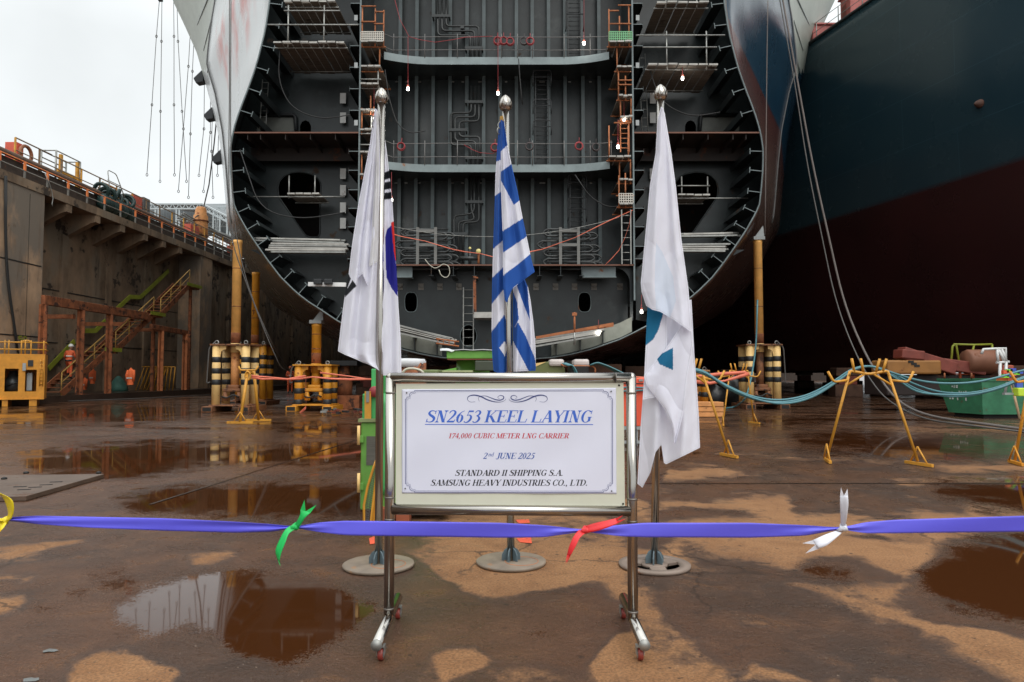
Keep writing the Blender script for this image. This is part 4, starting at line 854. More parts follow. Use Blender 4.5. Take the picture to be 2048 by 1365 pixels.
# wing tanks: transverse web, stringer, longitudinals
for side in (-1, 1):
    m_ = lambda px: px if side < 0 else 2 * 993 - px
    X0 = XL if side < 0 else XR
    def xm(px, py, Y=YW): p = P(px, py, Y); x = p.x if side < 0 else 2 * XC - p.x; return (x, p.z)
    zz = [z for z in Zl if 3.4 < z < ZTOP]
    outer = [(XC + side * (hw_at(YW, z) - .07), z) for z in zz] + [(X0 + side * .03, zz[-1]), (X0 + side * .03, z_(600))]
    def big(poly): return [xm(px, py) for px, py in poly]
    hole1 = big([(558,395),(556,376),(560,362),(570,352),(584,346),(602,345),(622,349),(634,356),(641,366),(642,380),(640,400),(640,468),(636,475),(622,475),(612,472),(603,460)])
    hole2 = big([(600,270),(600,252),(604,244),(611,241),(618,244),(622,252),(622,270)])
    hole3 = big([(512,330 - 60),(512,236),(586,236),(596,244),(596,258),(596,270)])
    mb = MB(); plate_mesh(mb, outer, [hole1, hole2], YW, .03); mb.build('web_frame', STEEL_IN, t_ship)
    mb = MB(); mb.tube([(x, YW - .01, z) for x, z in hole1], .03, 5, closed=True); mb.build('opening_rim', STEEL_IN, t_ship)
    # pale recessed panel with dark pipe round it
    a, b_ = xm(514, 264), xm(590, 236)
    mb = MB(); mb.box2((min(a[0], b_[0]), YW - .03, a[1]), (max(a[0], b_[0]), YW - .002, b_[1])); mb.build('doubler_plate', mat('pale_web', (.13, .135, .12), .5, var=.2, rust=.2), t_ship)
    mb = MB(); mb.tube(rounded([Vector((*(lambda q: (q[0], YW - .12, q[1]))(xm(512, 232)),)), Vector((*(lambda q: (q[0], YW - .12, q[1]))(xm(592, 232)),)), Vector((*(lambda q: (q[0], YW - .12, q[1]))(xm(594, 264)),))], .15), .07, 8); mb.build('vent_pipe', BLACK, t_ship)
    # horizontal stringer with rusty edge and stiffeners beneath
    zs = z_(266); Xo = XC + side * (hw_at(YA, zs) - .04)
    mb = MB(); mb.box2((min(X0, Xo), YA + .02, zs), (max(X0, Xo), YW - .002, zs + .02)); mb.build('wing_stringer', STEEL_BROWN, t_ship)
    mb = MB(); mb.box2((min(X0, Xo), YA - .01, zs - .02), (max(X0, Xo), YA + .018, zs + .03)); mb.build('stringer_edge', mat('rusty_edge', (0, 0, 0)), t_ship)
    mb = MB(); mb.box2((min(X0, Xo), YW - .6, zs - .5), (max(X0, Xo), YW - .57, zs - .002)); mb.build('deep_beam', STEEL_BROWN, t_ship)
    for px in (494, 520, 570, 620, 670):
        X = xm(px, 270, YA)[0]; mb = MB(); mb.box2((X - .01, YA + .05, zs - .22), (X + .01, YW - .62, zs - .002)); mb.build('stringer_stiffener', STEEL_BROWN, t_ship)
    # lower sloping hopper plate
    mb = MB(); mb.prism([(x, YW - 1.0, z) for x, z in [xm(500, 500, YW - 1), xm(717, 500, YW - 1), xm(717, 640, YW - 1), xm(690, 645, YW - 1), xm(600, 578, YW - 1), xm(530, 515, YW - 1)]], (0, .03, 0)); mb.build('hopper_floor', STEEL_IN, t_ship)
    # bulkhead longitudinals: ledges with a hanging flange
    for py in (7, 49, 92, 135, 178, 221, 303, 341, 380, 417, 454, 493, 518):
        z = z_(py); mb = MB(); xe = X0 + side * .36
        mb.box2((min(X0 + side * .021, xe), YA + .004, z - .008), (max(X0 + side * .021, xe), YW - .004, z + .008)); mb.box2((min(xe, xe + side * .014), YA + .004, z - .09), (max(xe, xe + side * .014), YW - .004, z + .09)); mb.build('bulkhead_longitudinal', STEEL_IN if 265 > py else STEEL_BROWN, t_ship)
        mb = MB(); mb.box2((min(X0, xe), YA - .004, z - .012), (max(X0, xe), YA + .003, z + .012)); mb.build('stiffener_edge', STEEL_EDGE, t_ship)
    # shell longitudinals: T bars square to the shell
    zz = np.array([z for z in np.linspace(1.8, 15.2, 900)]); hh = np.array([hw_at(YA, z) for z in zz])
    for py in (7, 49, 92, 135, 178, 221, 303, 343, 385, 425, 459, 491, 526, 560, 588, 614, 640):
        z = z_(py); i = int(np.argmin(abs(zz - z))); i = min(max(i, 3), 895)
        tz = zz[i + 3] - zz[i - 3]; tx = (hh[i + 3] - hh[i - 3]); nn = Vector((-tz, tx)).normalized()   # inward normal in (halfwidth, z)
        if nn.x > 0: nn = -nn
        if py > 400: nn = Vector((nn.x, abs(nn.y)))
        p0 = Vector((hh[i] - .02, zz[i])); p1 = p0 + nn * .43; tt = Vector((-nn.y, nn.x))
        def w3(q, Y): return Vector((XC + side * q.x, Y, q.y))
        mb = MB(); mb.prism([w3(p0 + tt * .008, YA + .004), w3(p1 + tt * .008, YA + .004), w3(p1 - tt * .008, YA + .004), w3(p0 - tt * .008, YA + .004)], (0, YW - YA - .01, 0))
        q0 = p1 + nn * .014
        mb.prism([w3(p1 + tt * .10, YA + .004), w3(q0 + tt * .10, YA + .004), w3(q0 - tt * .10, YA + .004), w3(p1 - tt * .10, YA + .004)], (0, YW - YA - .01, 0)); mb.build('shell_longitudinal', STEEL_IN, t_ship)
        mb = MB(); mb.bar(w3(p0, YA - .002), w3(p1, YA - .002), .012, .026, up=(0, 0, 1)); mb.bar(w3(p1 + tt * .10, YA - .002), w3(p1 - tt * .10, YA - .002), .012, .026, up=(1, 0, 0)); mb.build('stiffener_edge', STEEL_EDGE, t_ship)
    # pale perforated clips behind the bulkhead ledges and lugs on the plate edge
    for py in (197, 236, 348, 381, 416, 447):
        mb = MB(); x, z = xm(686, py, YW - .2); mb.box((x, YW - .2, z), (.22, .02, .40)); mb.build('pale_clip', WHITE_PLATE, t_ship)
    for py in (36, 131, 246):
        mb = MB(); x, z = xm(712, py, YA - .03); mb.box((x, YA - .03, z), (.12, .012, .19)); mb.build('lug', mat('lug_steel', (.34, .36, .36), .5), t_ship)

# pipe runs on the centre bulkhead
def pipe_run(paths, rad, brk, Yp=25.6):
    t = thing('pipe_run', P(*paths[0][-1], Yp), PIPE_LAB.pop(0), 'pipes')
    for k, pth in enumerate(paths):
        mb = MB(); mb.tube(rounded([P(x, y, Yp) for x, y in pth], .16), rad, 8); mb.build('pipe', PIPE, t)
    for (x0, x1, y) in brk:
        mb = MB(); a = P(x0, y, Yp - .06); b_ = P(x1, y, Yp - .06); mb.bar(a, b_, .04, .10); mb.box2((a.x, Yp, a.z - .04), (a.x + .06, YW - .42 + .3, a.z + .04)); mb.box2((b_.x - .06, Yp, a.z - .04), (b_.x, YW - .12, a.z + .04)); mb.build('pipe_bracket', PIPE, t)
PIPE_LAB = ['set of three dark pipes stepping down the bulkhead above the upper stringer', 'set of three snaking dark pipes on the bulkhead between the two stringers', 'set of three bent dark pipes on the bulkhead below the lower stringer']
q3 = lambda L_, ox=450, s=3.25, oy=0: [(ox + x / s, oy + y / s) for x, y in L_]
pipe_run([q3([(1383,-40),(1383,232),(1595,232),(1595,380)]), q3([(1410,-40),(1410,202),(1622,202),(1622,380)]), q3([(1437,-40),(1437,172),(1650,172),(1650,380)])], .042, [(864, 900, 32), (921, 928, 55), (930, 966, 96)])
pipe_run([q3([(1600,560),(1600,735),(1468,735),(1468,945),(1600,945),(1600,1078)]), q3([(1625,560),(1625,762),(1495,762),(1495,918),(1628,918),(1628,1078)]), q3([(1650,560),(1650,790),(1522,790),(1522,890),(1656,890),(1656,1078)])], .042, [(930, 966, 204), (898, 934, 260), (930, 966, 316)])
pipe_run([q3([(1620,1140),(1620,1290),(1620,1365)]) + [(942, 428), (908, 432), (908, 470), (908, 527)], q3([(1600,1140),(1600,1365)]) + [(950, 440), (917, 444), (917, 527)], q3([(1650,1140),(1650,1365)]) + [(958, 444), (926, 446), (926, 527)]], .042, [(930, 966, 404), (905, 935, 468)])
# fixed ladders with back guards
def ladder(name, px, y0, y1, w, Y, m, lab, cat='ladder', guards=(), grp=None, step=9.5):
    a = P(px - w / 2, y0, Y); b_ = P(px + w / 2, y0, Y); z0, z1 = P(px, y1, Y).z, a.z
    t = thing(name, ((a.x + b_.x) / 2, Y, z0), lab, cat, grp)
    for X in (a.x, b_.x):
        mb = MB(); mb.box2((X - .018, Y - .03, z0), (X + .018, Y + .03, z1)); mb.build('rail', m, t)
    mb = MB(); z = z0 + .15
    while z < z1 - .05: mb.tube([(a.x, Y, z), (b_.x, Y, z)], .014, 5); z += step * S(Y)
    mb.build('rungs', m, t)
    for (g0, g1) in guards:
        mb = MB(); zt, zb = P(px, g0, Y).z, P(px, g1, Y).z; e = .10
        mb.tube(rounded([(a.x - e, Y - .1, zb), (a.x - e, Y - .3, zb + .05), (a.x - e, Y - .3, zt), (b_.x + e, Y - .3, zt), (b_.x + e, Y - .3, zb + .05), (b_.x + e, Y - .1, zb)], .12), .02, 6)
        mb.tube([(a.x - e, Y - .3, (zt + zb) / 2), (b_.x + e, Y - .3, (zt + zb) / 2)], .018, 5); mb.build('back_guard', BLACK, t)
    return t
LADM = mat('ladder_black', (.03, .032, .033), .45, metal=.3)
ladder('wall_ladder', 1148, -20, 115, 24, 25.4, LADM, 'black wall ladder above the upper stringer, top of the three', guards=((8, 66),))
ladder('wall_ladder', 1083.5, 147, 326, 25, 25.4, LADM, 'black wall ladder with hooped guards between the two stringers', guards=((148, 175), (206, 230), (247, 272)))
ladder('wall_ladder', 1153, 354, 527, 26, 25.4, LADM, 'black wall ladder from the tank top deck to the lower stringer', guards=((355, 385), (400, 445)))
ladder('manhole_ladder', 937, 575, 700, 20, 24.9, GALV, 'thin pale ladder standing through the round manhole at the bottom of the hull', step=16)
ladder('portable_ladder', 1252, 420, 529, 18, 23.95, GALV, 'pale ladder on the tank top deck beside the right hand longitudinal bulkhead', step=15)
ladder('scaffold_ladder', 1249, 235, 305, 17, 24.2, ORANGE_RUST, 'short orange rusty ladder inside the narrow scaffold right of the central hold', step=10)
# guard wires and stanchions along the stringers
for zb, lab, ys in ((ZS1, 'wire guard rail with thin stanchions along the upper stringer', (74, 100)), (ZS2, 'wire guard rail with thin stanchions along the lower stringer', (287, 314))):
    t = thing('guard_wire', (XC, 24.5, zb + .27), lab, 'guard rail')
    for y in ys:
        mb = MB(); mb.tube([P(768, y - 6, 24.4), P(785, y + 1, 24.5), P(900, y, 24.6), P(1110, y + 1, 24.6), P(1205, y, 24.5), P(1225, y - 2, 24.4)], .014, 5); mb.build('wire', WIRE_DARK if False else mat('guard_wire_grey', (.16, .155, .15), .5), t)
    for px in (788, 850, 915, 1003, 1035, 1065, 1128, 1180, 1222):
        p = P(px, ys[0], 24.6); mb = MB(); mb.tube([(p.x, 24.55, zb + .25), (p.x, 24.55, p.z + .08)], .016, 5); mb.build('stanchion', mat('guard_wire_grey', (0, 0, 0)), t)
# hose coils hung on the guard wires
HC_ = [(995, 83, 1, 'red hose coil on the upper guard wire, first from the left'), (1007, 83, 1, 'red hose coil on the upper guard wire, overlapping the one on its left'), (1020, 84, 1, 'dull red hose coil on the upper guard wire, between two others'), (1048, 84, 0, 'dark hose coil on the upper guard wire beside a red coil'), (1060, 84, 1, 'bright red hose coil on the upper guard wire beside a dark coil'),
       (803, 294, 1, 'small red hose coil on the lower guard wire, left of the central flag'), (990, 296, 1, 'red hose coil on the lower guard wire just left of the striped flag'), (1059, 294, 0, 'dark grey hose coil on the lower guard wire'), (1158, 293, 1, 'bright red hose coil on the lower guard wire, right of the wall ladder'), (1192, 295, 0, 'reddish brown hose coil on the lower guard wire, last on the right')]
for px, py, rd, lab in HC_:
    mb = MB(); c = P(px, py, 24.42)
    for k in range(3): mb.ring(c + Vector((rng.uniform(-.012, .012), -.03 * k, rng.uniform(-.02, .02))), .14 - .008 * k, .019, 18, 6)
    mb.tube([c + Vector((0, 0, .13)), c + Vector((.01, .02, .32))], .012, 5)
    o = mb.build('hose_coil', RED_HOSE if rd else mat('dark_hose', (.06, .045, .045), .5)); tag(o, lab, 'hose coil', 'hose coils on the guard wires')
mb = MB(); mb.tube([P(x, y, 24.5) for x, y in ((787, -10), (800, 40), (812, 62), (818, 74), (840, 80), (870, 85), (905, 80), (930, 75), (985, 73))], .012, 5); tag(mb.build('red_cable', RED_HOSE), 'thin red cable sagging along the upper guard wire', 'cable')
mb = MB(); mb.tube([P(x, y, 24.5) for x, y in ((928, 290), (945, 300), (960, 306), (985, 308), (998, 300))], .012, 5); tag(mb.build('red_cable', RED_HOSE), 'thin red cable looped below the lower guard wire', 'cable')
# work lamps (lit)
LAMPS = [(816, 178, 24.2, 74, 'lit work lamp on a red lead under the upper stringer, on the left'), (996, 187, 24.2, 70, 'lit work lamp above the middle flagpole'), (1168, 87, 24.3, -10, 'lit work lamp over the upper stringer, right of the wall ladder'), (748, 236, 24.0, 170, 'lit work lamp in the left hand scaffold bay'), (1236, 294, 23.9, 240, 'lit work lamp above the lowest platform of the right hand scaffold'), (1248, 239, 24.1, 200, 'lit work lamp inside the right hand scaffold, above another lamp'), (1365, 157, 23.7, 130, 'lit work lamp under the right hand wing scaffold'), (783, 400, 24.3, 345, 'lit work lamp behind the edge of the left flag'), (1283, 624, 23.7, 590, 'lit work lamp low beside the white and teal flag'), (1197, 666, 23.6, 640, 'lit work lamp lying on the pale planks at the hull bottom')]
for px, py, Y, ytop, lab in LAMPS:
    p = P(px, py, Y); t = thing('work_lamp', p, lab, 'lamp', 'lit work lamps in the hull')
    mb = MB(); mb.lathe(p, [(.001, -.06), (.036, -.055), (.046, -.015), (.042, .03), (.03, .055)], 12); mb.build('bulb', LAMP, t)
    mb = MB(); mb.lathe(p, [(.036, .056), (.045, .07), (.035, .14), (.015, .16), (.0001, .16)], 10); mb.build('socket', RED_MACHINE, t)
    mb = MB(); q = P(px, ytop, Y); mb.tube([p + Vector((0, 0, .155)), (p.x + (q.x - p.x) * .5, Y, (p.z + q.z) / 2 + .05), q], .008, 5); mb.build('lead', RED_HOSE, t)
    l = bpy.data.lights.new('work_lamp_light', 'POINT'); l.energy = 7; l.color = (1, .95, .88); l.shadow_soft_size = .06
    lo = bpy.data.objects.new('work_lamp_light', l); COL.objects.link(lo); lo.parent = t; lo.location = (0, -.14, -.02)
# pipe coil racks on the tank top deck
def rack(px, lab):
    c = P(px, 529, 24.35); t = thing('pipe_coil_rack', (c.x, 24.5, ZTT + .012), lab, 'pipe rack', 'racks of bent pipe on the tank top deck')
    s = S(24.35); yb = 529
    for k, (py, dx, wd) in enumerate(((459, -4, 92), (466, -2, 88), (483, -10, 104), (491, 2, 90), (499, -2, 96), (510, 4, 92), (518, -2, 96), (525, 4, 100))):
        for kk, Y in enumerate((24.25, 24.55)):
            mb = MB(); x0, x1 = px + dx - wd / 2 + 8 * kk, px + dx + wd / 2 + 14 * kk
            r_ = .15; a = P(x0, py, Y); b_ = P(x1, py + 8, Y)
            zt = a.z; zb = zt - .24
            pts = rounded([(a.x + .2, Y, zt), (b_.x - .1, Y, zt), (b_.x + .05, Y, (zt + zb) / 2), (b_.x - .1, Y, zb), (a.x, Y, zb)], .14) if k % 2 else rounded([(b_.x - .2, Y, zt), (a.x + .1, Y, zt), (a.x - .05, Y, (zt + zb) / 2), (a.x + .1, Y, zb), (b_.x, Y, zb)], .14)
            mb.tube(pts, .036, 7); mb.build('bent_pipe', PIPE, t)
    mb = MB()
    for dx in (-17, 19):
        x = P(px + dx, 500, 24.1).x; mb.box2((x - .05, 24.08, ZTT + .012), (x + .05, 24.16, P(0, 455, 24.1).z))
    for py in (462, 490): zz = P(0, py, 24.1).z; mb.box2((P(px - 17, 500, 24.1).x + .051, 24.09, zz - .05), (P(px + 19, 500, 24.1).x - .051, 24.15, zz + .05))
    mb.build('rack_frame', mat('rack_grey', (.16, .16, .15), .55, rust=.2), t)
rack(852, 'rack of bent grey pipes on the deck just right of the left hand flag'); rack(1138, 'rack of bent grey pipes on the deck between the striped flag and the white flag')
# small valve group between the racks
t = thing('pipe_stub', P(955, 527, 24.6), 'low pipe stub with yellow capped ends on the tank top deck', 'pipe stub')
mb = MB(); mb.tube([P(918, 517, 24.5), P(955, 517, 24.5)], .08, 10); mb.tube([P(940, 529, 24.5), P(940, 500, 24.5)], .05, 8); mb.build('pipe', PIPE, t)
for px, py, r_ in ((940, 497, .045), (957, 503, .085)):
    mb = MB(); c = P(px, py, 24.4); mb.lathe(c, [(.0001, -.03), (r_, -.03), (r_, .03), (.0001, .03)], 14, axis='Y'); mb.build('cap', mat('cap_yellow', (.75, .65, .25), .5), t)
mb = MB(); mb.tube([P(957, 505, 24.5), P(957, 528, 24.5)], .04, 8); mb.build('pipe', ORANGE_RUST, t)
mb = MB(); mb.tube(rounded([P(x, y, 23.93) for x, y in ((850, 519), (858, 530), (870, 538), (880, 533), (886, 528), (898, 532), (900, 548), (893, 557), (882, 552), (878, 540))], .1), .016, 6); tag(mb.build('loose_rope', mat('pale_rope', (.5, .48, .40), .8)), 'pale rope looped over the edge of the tank top deck', 'rope')
# orange safety tape inside the hull
def tape(pts, lab, wd=.038):
    mb = MB(); rows = [[Vector(p), Vector(p) + Vector((.0, -.01 * math.sin(i * 1.3), -wd * (.45 + .55 * abs(math.cos(i * .9))))) ] for i, p in enumerate(pts)]
    mb.grid([[r[0] for r in rows], [r[1] for r in rows]]); o = mb.build('barrier_tape', TAPE, solid=.003); return tag(o, lab, 'barrier tape')
tape([P(x, y, 23.95) for x, y in ((788, 468), (800, 472), (850, 482), (905, 498), (930, 503), (960, 507), (985, 513), (1060, 503), (1085, 498), (1150, 475), (1220, 440), (1265, 420))], 'orange tape strung across the tank top deck behind the striped flag')
tape([P(x, y, 23.9) for x, y in ((1263, 422), (1258, 450), (1250, 475), (1238, 500), (1222, 518), (1210, 530))], 'orange tape hanging down from the bulkhead beside the pale ladder')
mb = MB(); mb.tube(catenary(P(787, 454, 24), P(1262, 428, 24), .55), .010, 5); tag(mb.build('slack_wire', GALV), 'thin slack wire crossing above the pipe racks', 'wire')
# scaffold platforms
def platform(name, px0, px1, py, Y0, Y1, lab, rail=0, railm=None, grid=None, nplank=5, sag=0, grp='scaffold platforms in the hull', uprights=(), toprails=()):
    z = P(0, py, Y0).z; x0, x1 = P(px0, py, Y0).x, P(px1, py, Y0).x
    t = thing(name, ((x0 + x1) / 2, Y0, z), lab, 'scaffold', grp)
    w_ = (x1 - x0) / nplank
    for k in range(nplank):
        mb = MB(); dz = rng.uniform(0, .03); mb.box(((x0 + w_ * (k + .5)), (Y0 + Y1) / 2 + rng.uniform(-.05, .05), z + .02 + dz), (w_ * .9, Y1 - Y0, .045)); p = mb.build('plank', PLANK, t)
        mb = MB(); mb.box(((x0 + w_ * (k + .5)), Y0 - .06, z + .02 + dz), (w_ * .88, .02, .055)); mb.build('plank_end', PLANK_PALE, p)
    for Y in (Y0 + .25, Y1 - .25): mb = MB(); mb.tube([(x0 - .04, Y, z - .03), (x1 + .04, Y, z - .03)], .025, 6); mb.build('bearer', GALV if railm is None else railm, t)
    for ux, utop in uprights:
        X = P(ux, py, Y0).x; mb = MB(); mb.tube([(X, Y0 + .1, z - .1), (X, Y0 + .1, P(0, utop, Y0).z)], .026, 6); mb.build('upright', GALV if railm is None else railm, t)
    for ry, ra, rb in toprails:
        mb = MB(); mb.tube([P(ra, ry, Y0 + .05), P(rb, ry, Y0 + .05)], .024, 6); mb.build('guard_rail', GALV if railm is None else railm, t)
    if grid is not None:
        g = MB(); zz = z + .06; h = .32
        n = int((x1 - x0) / .07)
        for k in range(n + 1): X = lerp(x0, x1, k / n); g.box((X, Y0 - .02, zz + h / 2), (.028, .015, h))
        for k in range(5): g.box(((x0 + x1) / 2, Y0 - .022, zz + h * k / 4), (x1 - x0, .014, .03))
        g.build('toe_grating', grid, t)
    return t
GREEN_GRID = mat('green_grating', (.16, .42, .20), .5, var=.2, rust=.2); WHITE_GRID = mat('pale_grating', (.55, .52, .46), .5, rust=.2)
platform('scaffold_platform', 722, 767, 86, 23.7, 25.6, 'narrow scaffold platform with white grating and orange rail, left of the central hold', railm=ORANGE_RUST, grid=WHITE_GRID, nplank=3, uprights=((723, 12), (749, 14), (766, 18)), toprails=((13, 722, 752), (24, 750, 768), (44, 722, 752), (48, 748, 767)))
platform('scaffold_platform', 722, 762, 136, 23.8, 25.8, 'narrow dark scaffold platform below the one with white grating', railm=ORANGE_RUST, nplank=3, uprights=((758, 95),))
platform('scaffold_platform', 721, 757, 170, 23.8, 25.6, 'narrow scaffold platform with a pale edge above the left hand flagpole', nplank=3, uprights=((755, 140),), toprails=((159, 720, 762),))
platform('scaffold_platform', 721, 752, 222, 23.9, 25.6, 'narrow scaffold platform behind the top of the left hand flag', nplank=3, railm=ORANGE_RUST, uprights=((740, 190),))
platform('scaffold_platform', 720, 750, 306, 23.9, 25.6, 'lowest narrow scaffold platform left of the central hold', nplank=3, uprights=((741, 230),), toprails=((268, 720, 742), (290, 720, 748)))
platform('scaffold_platform', 1218, 1264, 86, 23.7, 25.6, 'narrow scaffold platform with green grating and orange rail, right of the central hold', railm=ORANGE_RUST, grid=GREEN_GRID, nplank=3, uprights=((1219, 16), (1240, 30), (1259, 10)), toprails=((22, 1219, 1238), (11, 1236, 1262), (48, 1220, 1262)))
platform('scaffold_platform', 1233, 1264, 136, 23.8, 25.8, 'narrow dark scaffold platform below the one with green grating', railm=ORANGE_RUST, nplank=3, uprights=((1235, 95),))
platform('scaffold_platform', 1237, 1264, 194, 23.8, 25.8, 'narrow rusty scaffold platform over a short orange ladder', railm=ORANGE_RUST, nplank=3, uprights=((1238, 140), (1252, 150)), toprails=((170, 1237, 1264), (161, 1237, 1264)))
platform('scaffold_platform', 1217, 1262, 316, 23.7, 25.6, 'narrow scaffold platform with a pale edge and lamp, right of the central hold', railm=ORANGE_RUST, nplank=3, uprights=((1219, 250), (1258, 250)), toprails=((246, 1228, 1262),))
platform('scaffold_platform', 1238, 1266, 410, 23.8, 25.4, 'lowest narrow scaffold platform right of the central hold, with pale grating', railm=ORANGE_RUST, grid=WHITE_GRID, nplank=3, uprights=((1239, 350), (1252, 345)), toprails=((392, 1232, 1268),))
platform('scaffold_platform', 720, 748, 262, 23.9, 25.8, 'narrow dark scaffold platform just above the lowest one, left of the central hold', railm=ORANGE_RUST, nplank=3, uprights=((722, 215), (746, 212)))
platform('scaffold_platform', 720, 744, 352, 23.9, 25.8, 'narrow dark scaffold platform partly hidden by the left flag', railm=ORANGE_RUST, nplank=3, uprights=((722, 308),))
platform('scaffold_platform', 1240, 1265, 236, 23.9, 25.8, 'narrow dark scaffold platform at the top of the short orange ladder', railm=ORANGE_RUST, nplank=3, uprights=((1242, 195), (1263, 195)))
platform('scaffold_platform', 1238, 1265, 362, 23.9, 25.8, 'narrow dark scaffold platform above the one with pale grating', railm=ORANGE_RUST, nplank=3, uprights=((1240, 318), (1262, 318)))
platform('scaffold_platform', 547, 690, 88, 23.5, 25.9, 'wide plank scaffold across the left wing tank under two pipe rails', nplank=8, uprights=((574, 8), (646, 8)), toprails=((22, 568, 680), (50, 536, 716)))
platform('scaffold_platform', 568, 672, 6, 23.6, 25.9, 'plank scaffold at the top of the left wing tank', nplank=6)
platform('scaffold_platform', 1312, 1418, 8, 23.6, 25.9, 'plank scaffold at the top of the right wing tank', nplank=5, uprights=((1333, -20), (1395, -20)))
platform('scaffold_platform', 1295, 1436, 132, 23.6, 25.9, 'wide plank scaffold across the right wing tank under two pipe rails', nplank=7, uprights=((1335, 60), (1415, 60)), toprails=((71, 1272, 1450), (95, 1285, 1434)))
platform('scaffold_platform', 575, 640, 390, 24.6, 25.9, 'small plank platform in the opening of the left wing tank', nplank=4, uprights=((576, 350), (628, 350)), toprails=((394, 494, 690),))
platform('scaffold_platform', 1355, 1420, 392, 24.6, 25.9, 'small plank platform in the opening of the right wing tank', nplank=4, uprights=((1365, 352), (1417, 352)), toprails=((397, 1350, 1496), (372, 1355, 1420)))
# bundles of planks stacked in the wings and at the bottom
def planks(name, px0, py0, px1, py1, Y, lab, n=7, m=None):
    t = thing(name, P((px0 + px1) / 2, (py0 + py1) / 2, Y), lab, 'planks', 'bundles of planks in the hull')
    for k in range(n):
        mb = MB(); r1 = rng.uniform(-14, 4); r2 = rng.uniform(-6, 12); dy = -4.2 * (k // 2)
        mb.bar(P(px0 + r1, py0 + dy, Y + .25 * (k % 2)), P(px1 + r2, py1 + dy + rng.uniform(-1, 1), Y + .25 * (k % 2)), .23, .055); mb.build('plank', m or (PLANK_PALE if k % 3 else GALV), t)
    return t
planks('plank_bundle', 545, 505, 688, 506, 24.0, 'bundle of pale planks lying across the left wing tank', 9); planks('plank_bundle', 520, 482, 686, 486, 24.5, 'long thin planks laid above the pale bundle in the left wing tank', 4)
planks('plank_bundle', 1360, 503, 1452, 503, 24.0, 'bundle of pale planks lying across the right wing tank', 8); planks('plank_bundle', 1362, 474, 1468, 472, 24.4, 'thin planks laid above the pale bundle in the right wing tank', 4)
planks('plank_bundle', 790, 662, 905, 690, 23.6, 'bundle of planks sloping down to the right at the hull bottom', 8); planks('plank_bundle', 1065, 694, 1200, 672, 23.6, 'bundle of pale planks sloping up to the right at the hull bottom', 8)
mb = MB(); mb.bar(P(1072, 676, 23.5), P(1227, 648, 23.5), .05, .09); mb.bar(P(1072, 680, 23.7), P(1227, 652, 23.7), .03, .05); tag(mb.build('ladder_beam', ORANGE_RUST), 'orange ladder beam laid along the planks at the hull bottom', 'ladder')
mb = MB()
for o_ in (0, 9): mb.tube([P(872, 678 + o_, 23.5), P(918, 684 + o_, 23.5)], .03, 6)
for k in range(4): mb.tube([P(876 + 11 * k, 679 + k, 23.5), P(876 + 11 * k, 688 + k, 23.5)], .022, 5)
tag(mb.build('short_ladder', ORANGE_RUST), 'short orange ladder lying at the end of the sloping planks', 'ladder')
t = thing('scaffold_post', P(1149, 690, 23.5), 'orange and grey scaffold post with a clamp standing by the sloping planks', 'post')
mb = MB(); mb.tube([P(1149, 625, 23.5), P(1149, 665, 23.5)], .035, 6); mb.box(P(1149, 629, 23.5), (.16, .1, .1)); mb.build('tube', ORANGE_RUST, t); mb = MB(); mb.tube([P(1149, 666, 23.5), P(1149, 690, 23.5)], .04, 6); mb.build('sleeve', GALV, t)
t = thing('small_platform', P(960, 632, 24.0), 'short pale plank step hanging under the tank top by a rusty hanger', 'platform')
mb = MB(); mb.box2(P(948, 636, 23.9), P(1000, 630, 25.0)); mb.build('step_plank', PLANK_PALE, t); mb = MB(); mb.bar(P(949, 553, 23.95), P(950, 628, 23.95), .07, .1); mb.bar(P(946, 556, 23.95), P(956, 556, 23.95), .1, .05); mb.build('hanger', RUSTY, t)
t = thing('clamp_rail', P(650, 570, 23.9), 'white painted rail with two black clamps across the left wing tank', 'rail')
mb = MB(); mb.bar(P(617, 569, 23.9), P(692, 570, 23.9), .1, .14); mb.build('rail', WHITE_PAINT, t)
for px in (636, 657):
    mb = MB(); c = P(px, 564, 23.75); mb.box(c, (.28, .16, .18)); mb.build('clamp', BLACK, t, bev=.02)

# loose cables hanging in the hull
for pts, lab in (([(1037, 118, 24.4), (1040, 160, 24.45), (1045, 210, 24.5)], 'thin cable hanging below the upper stringer beside the wall ladder'), ([(770, 140, 24.2), (778, 200, 24.3), (795, 250, 24.4), (820, 268, 24.45), (850, 262, 24.5)], 'dark cable looping down below the left end of the upper stringer'),
  ([(560, 100, 23.9), (556, 160, 24.0), (580, 215, 24.1), (640, 240, 24.1), (700, 230, 24.0)], 'dark hose sagging across the left wing tank'), ([(1300, 140, 23.9), (1320, 205, 24.0), (1380, 235, 24.1), (1440, 225, 24.1)], 'dark hose sagging across the right wing tank'),
  ([(480, 300, 23.95), (520, 420, 24.0), (600, 440, 24.0), (690, 425, 23.95)], 'dark hose drooping in front of the opening of the left wing tank'), ([(1150, 350, 24.3), (1180, 395, 24.4), (1215, 415, 24.3), (1245, 412, 24.1)], 'dark cable running from the lower stringer to the right hand scaffold')):
    mb = MB(); mb.tube(rounded([P(*p) for p in pts], .8), .02, 6); tag(mb.build('hanging_cable', RUBBER), lab, 'cable', 'loose cables hanging in the hull')
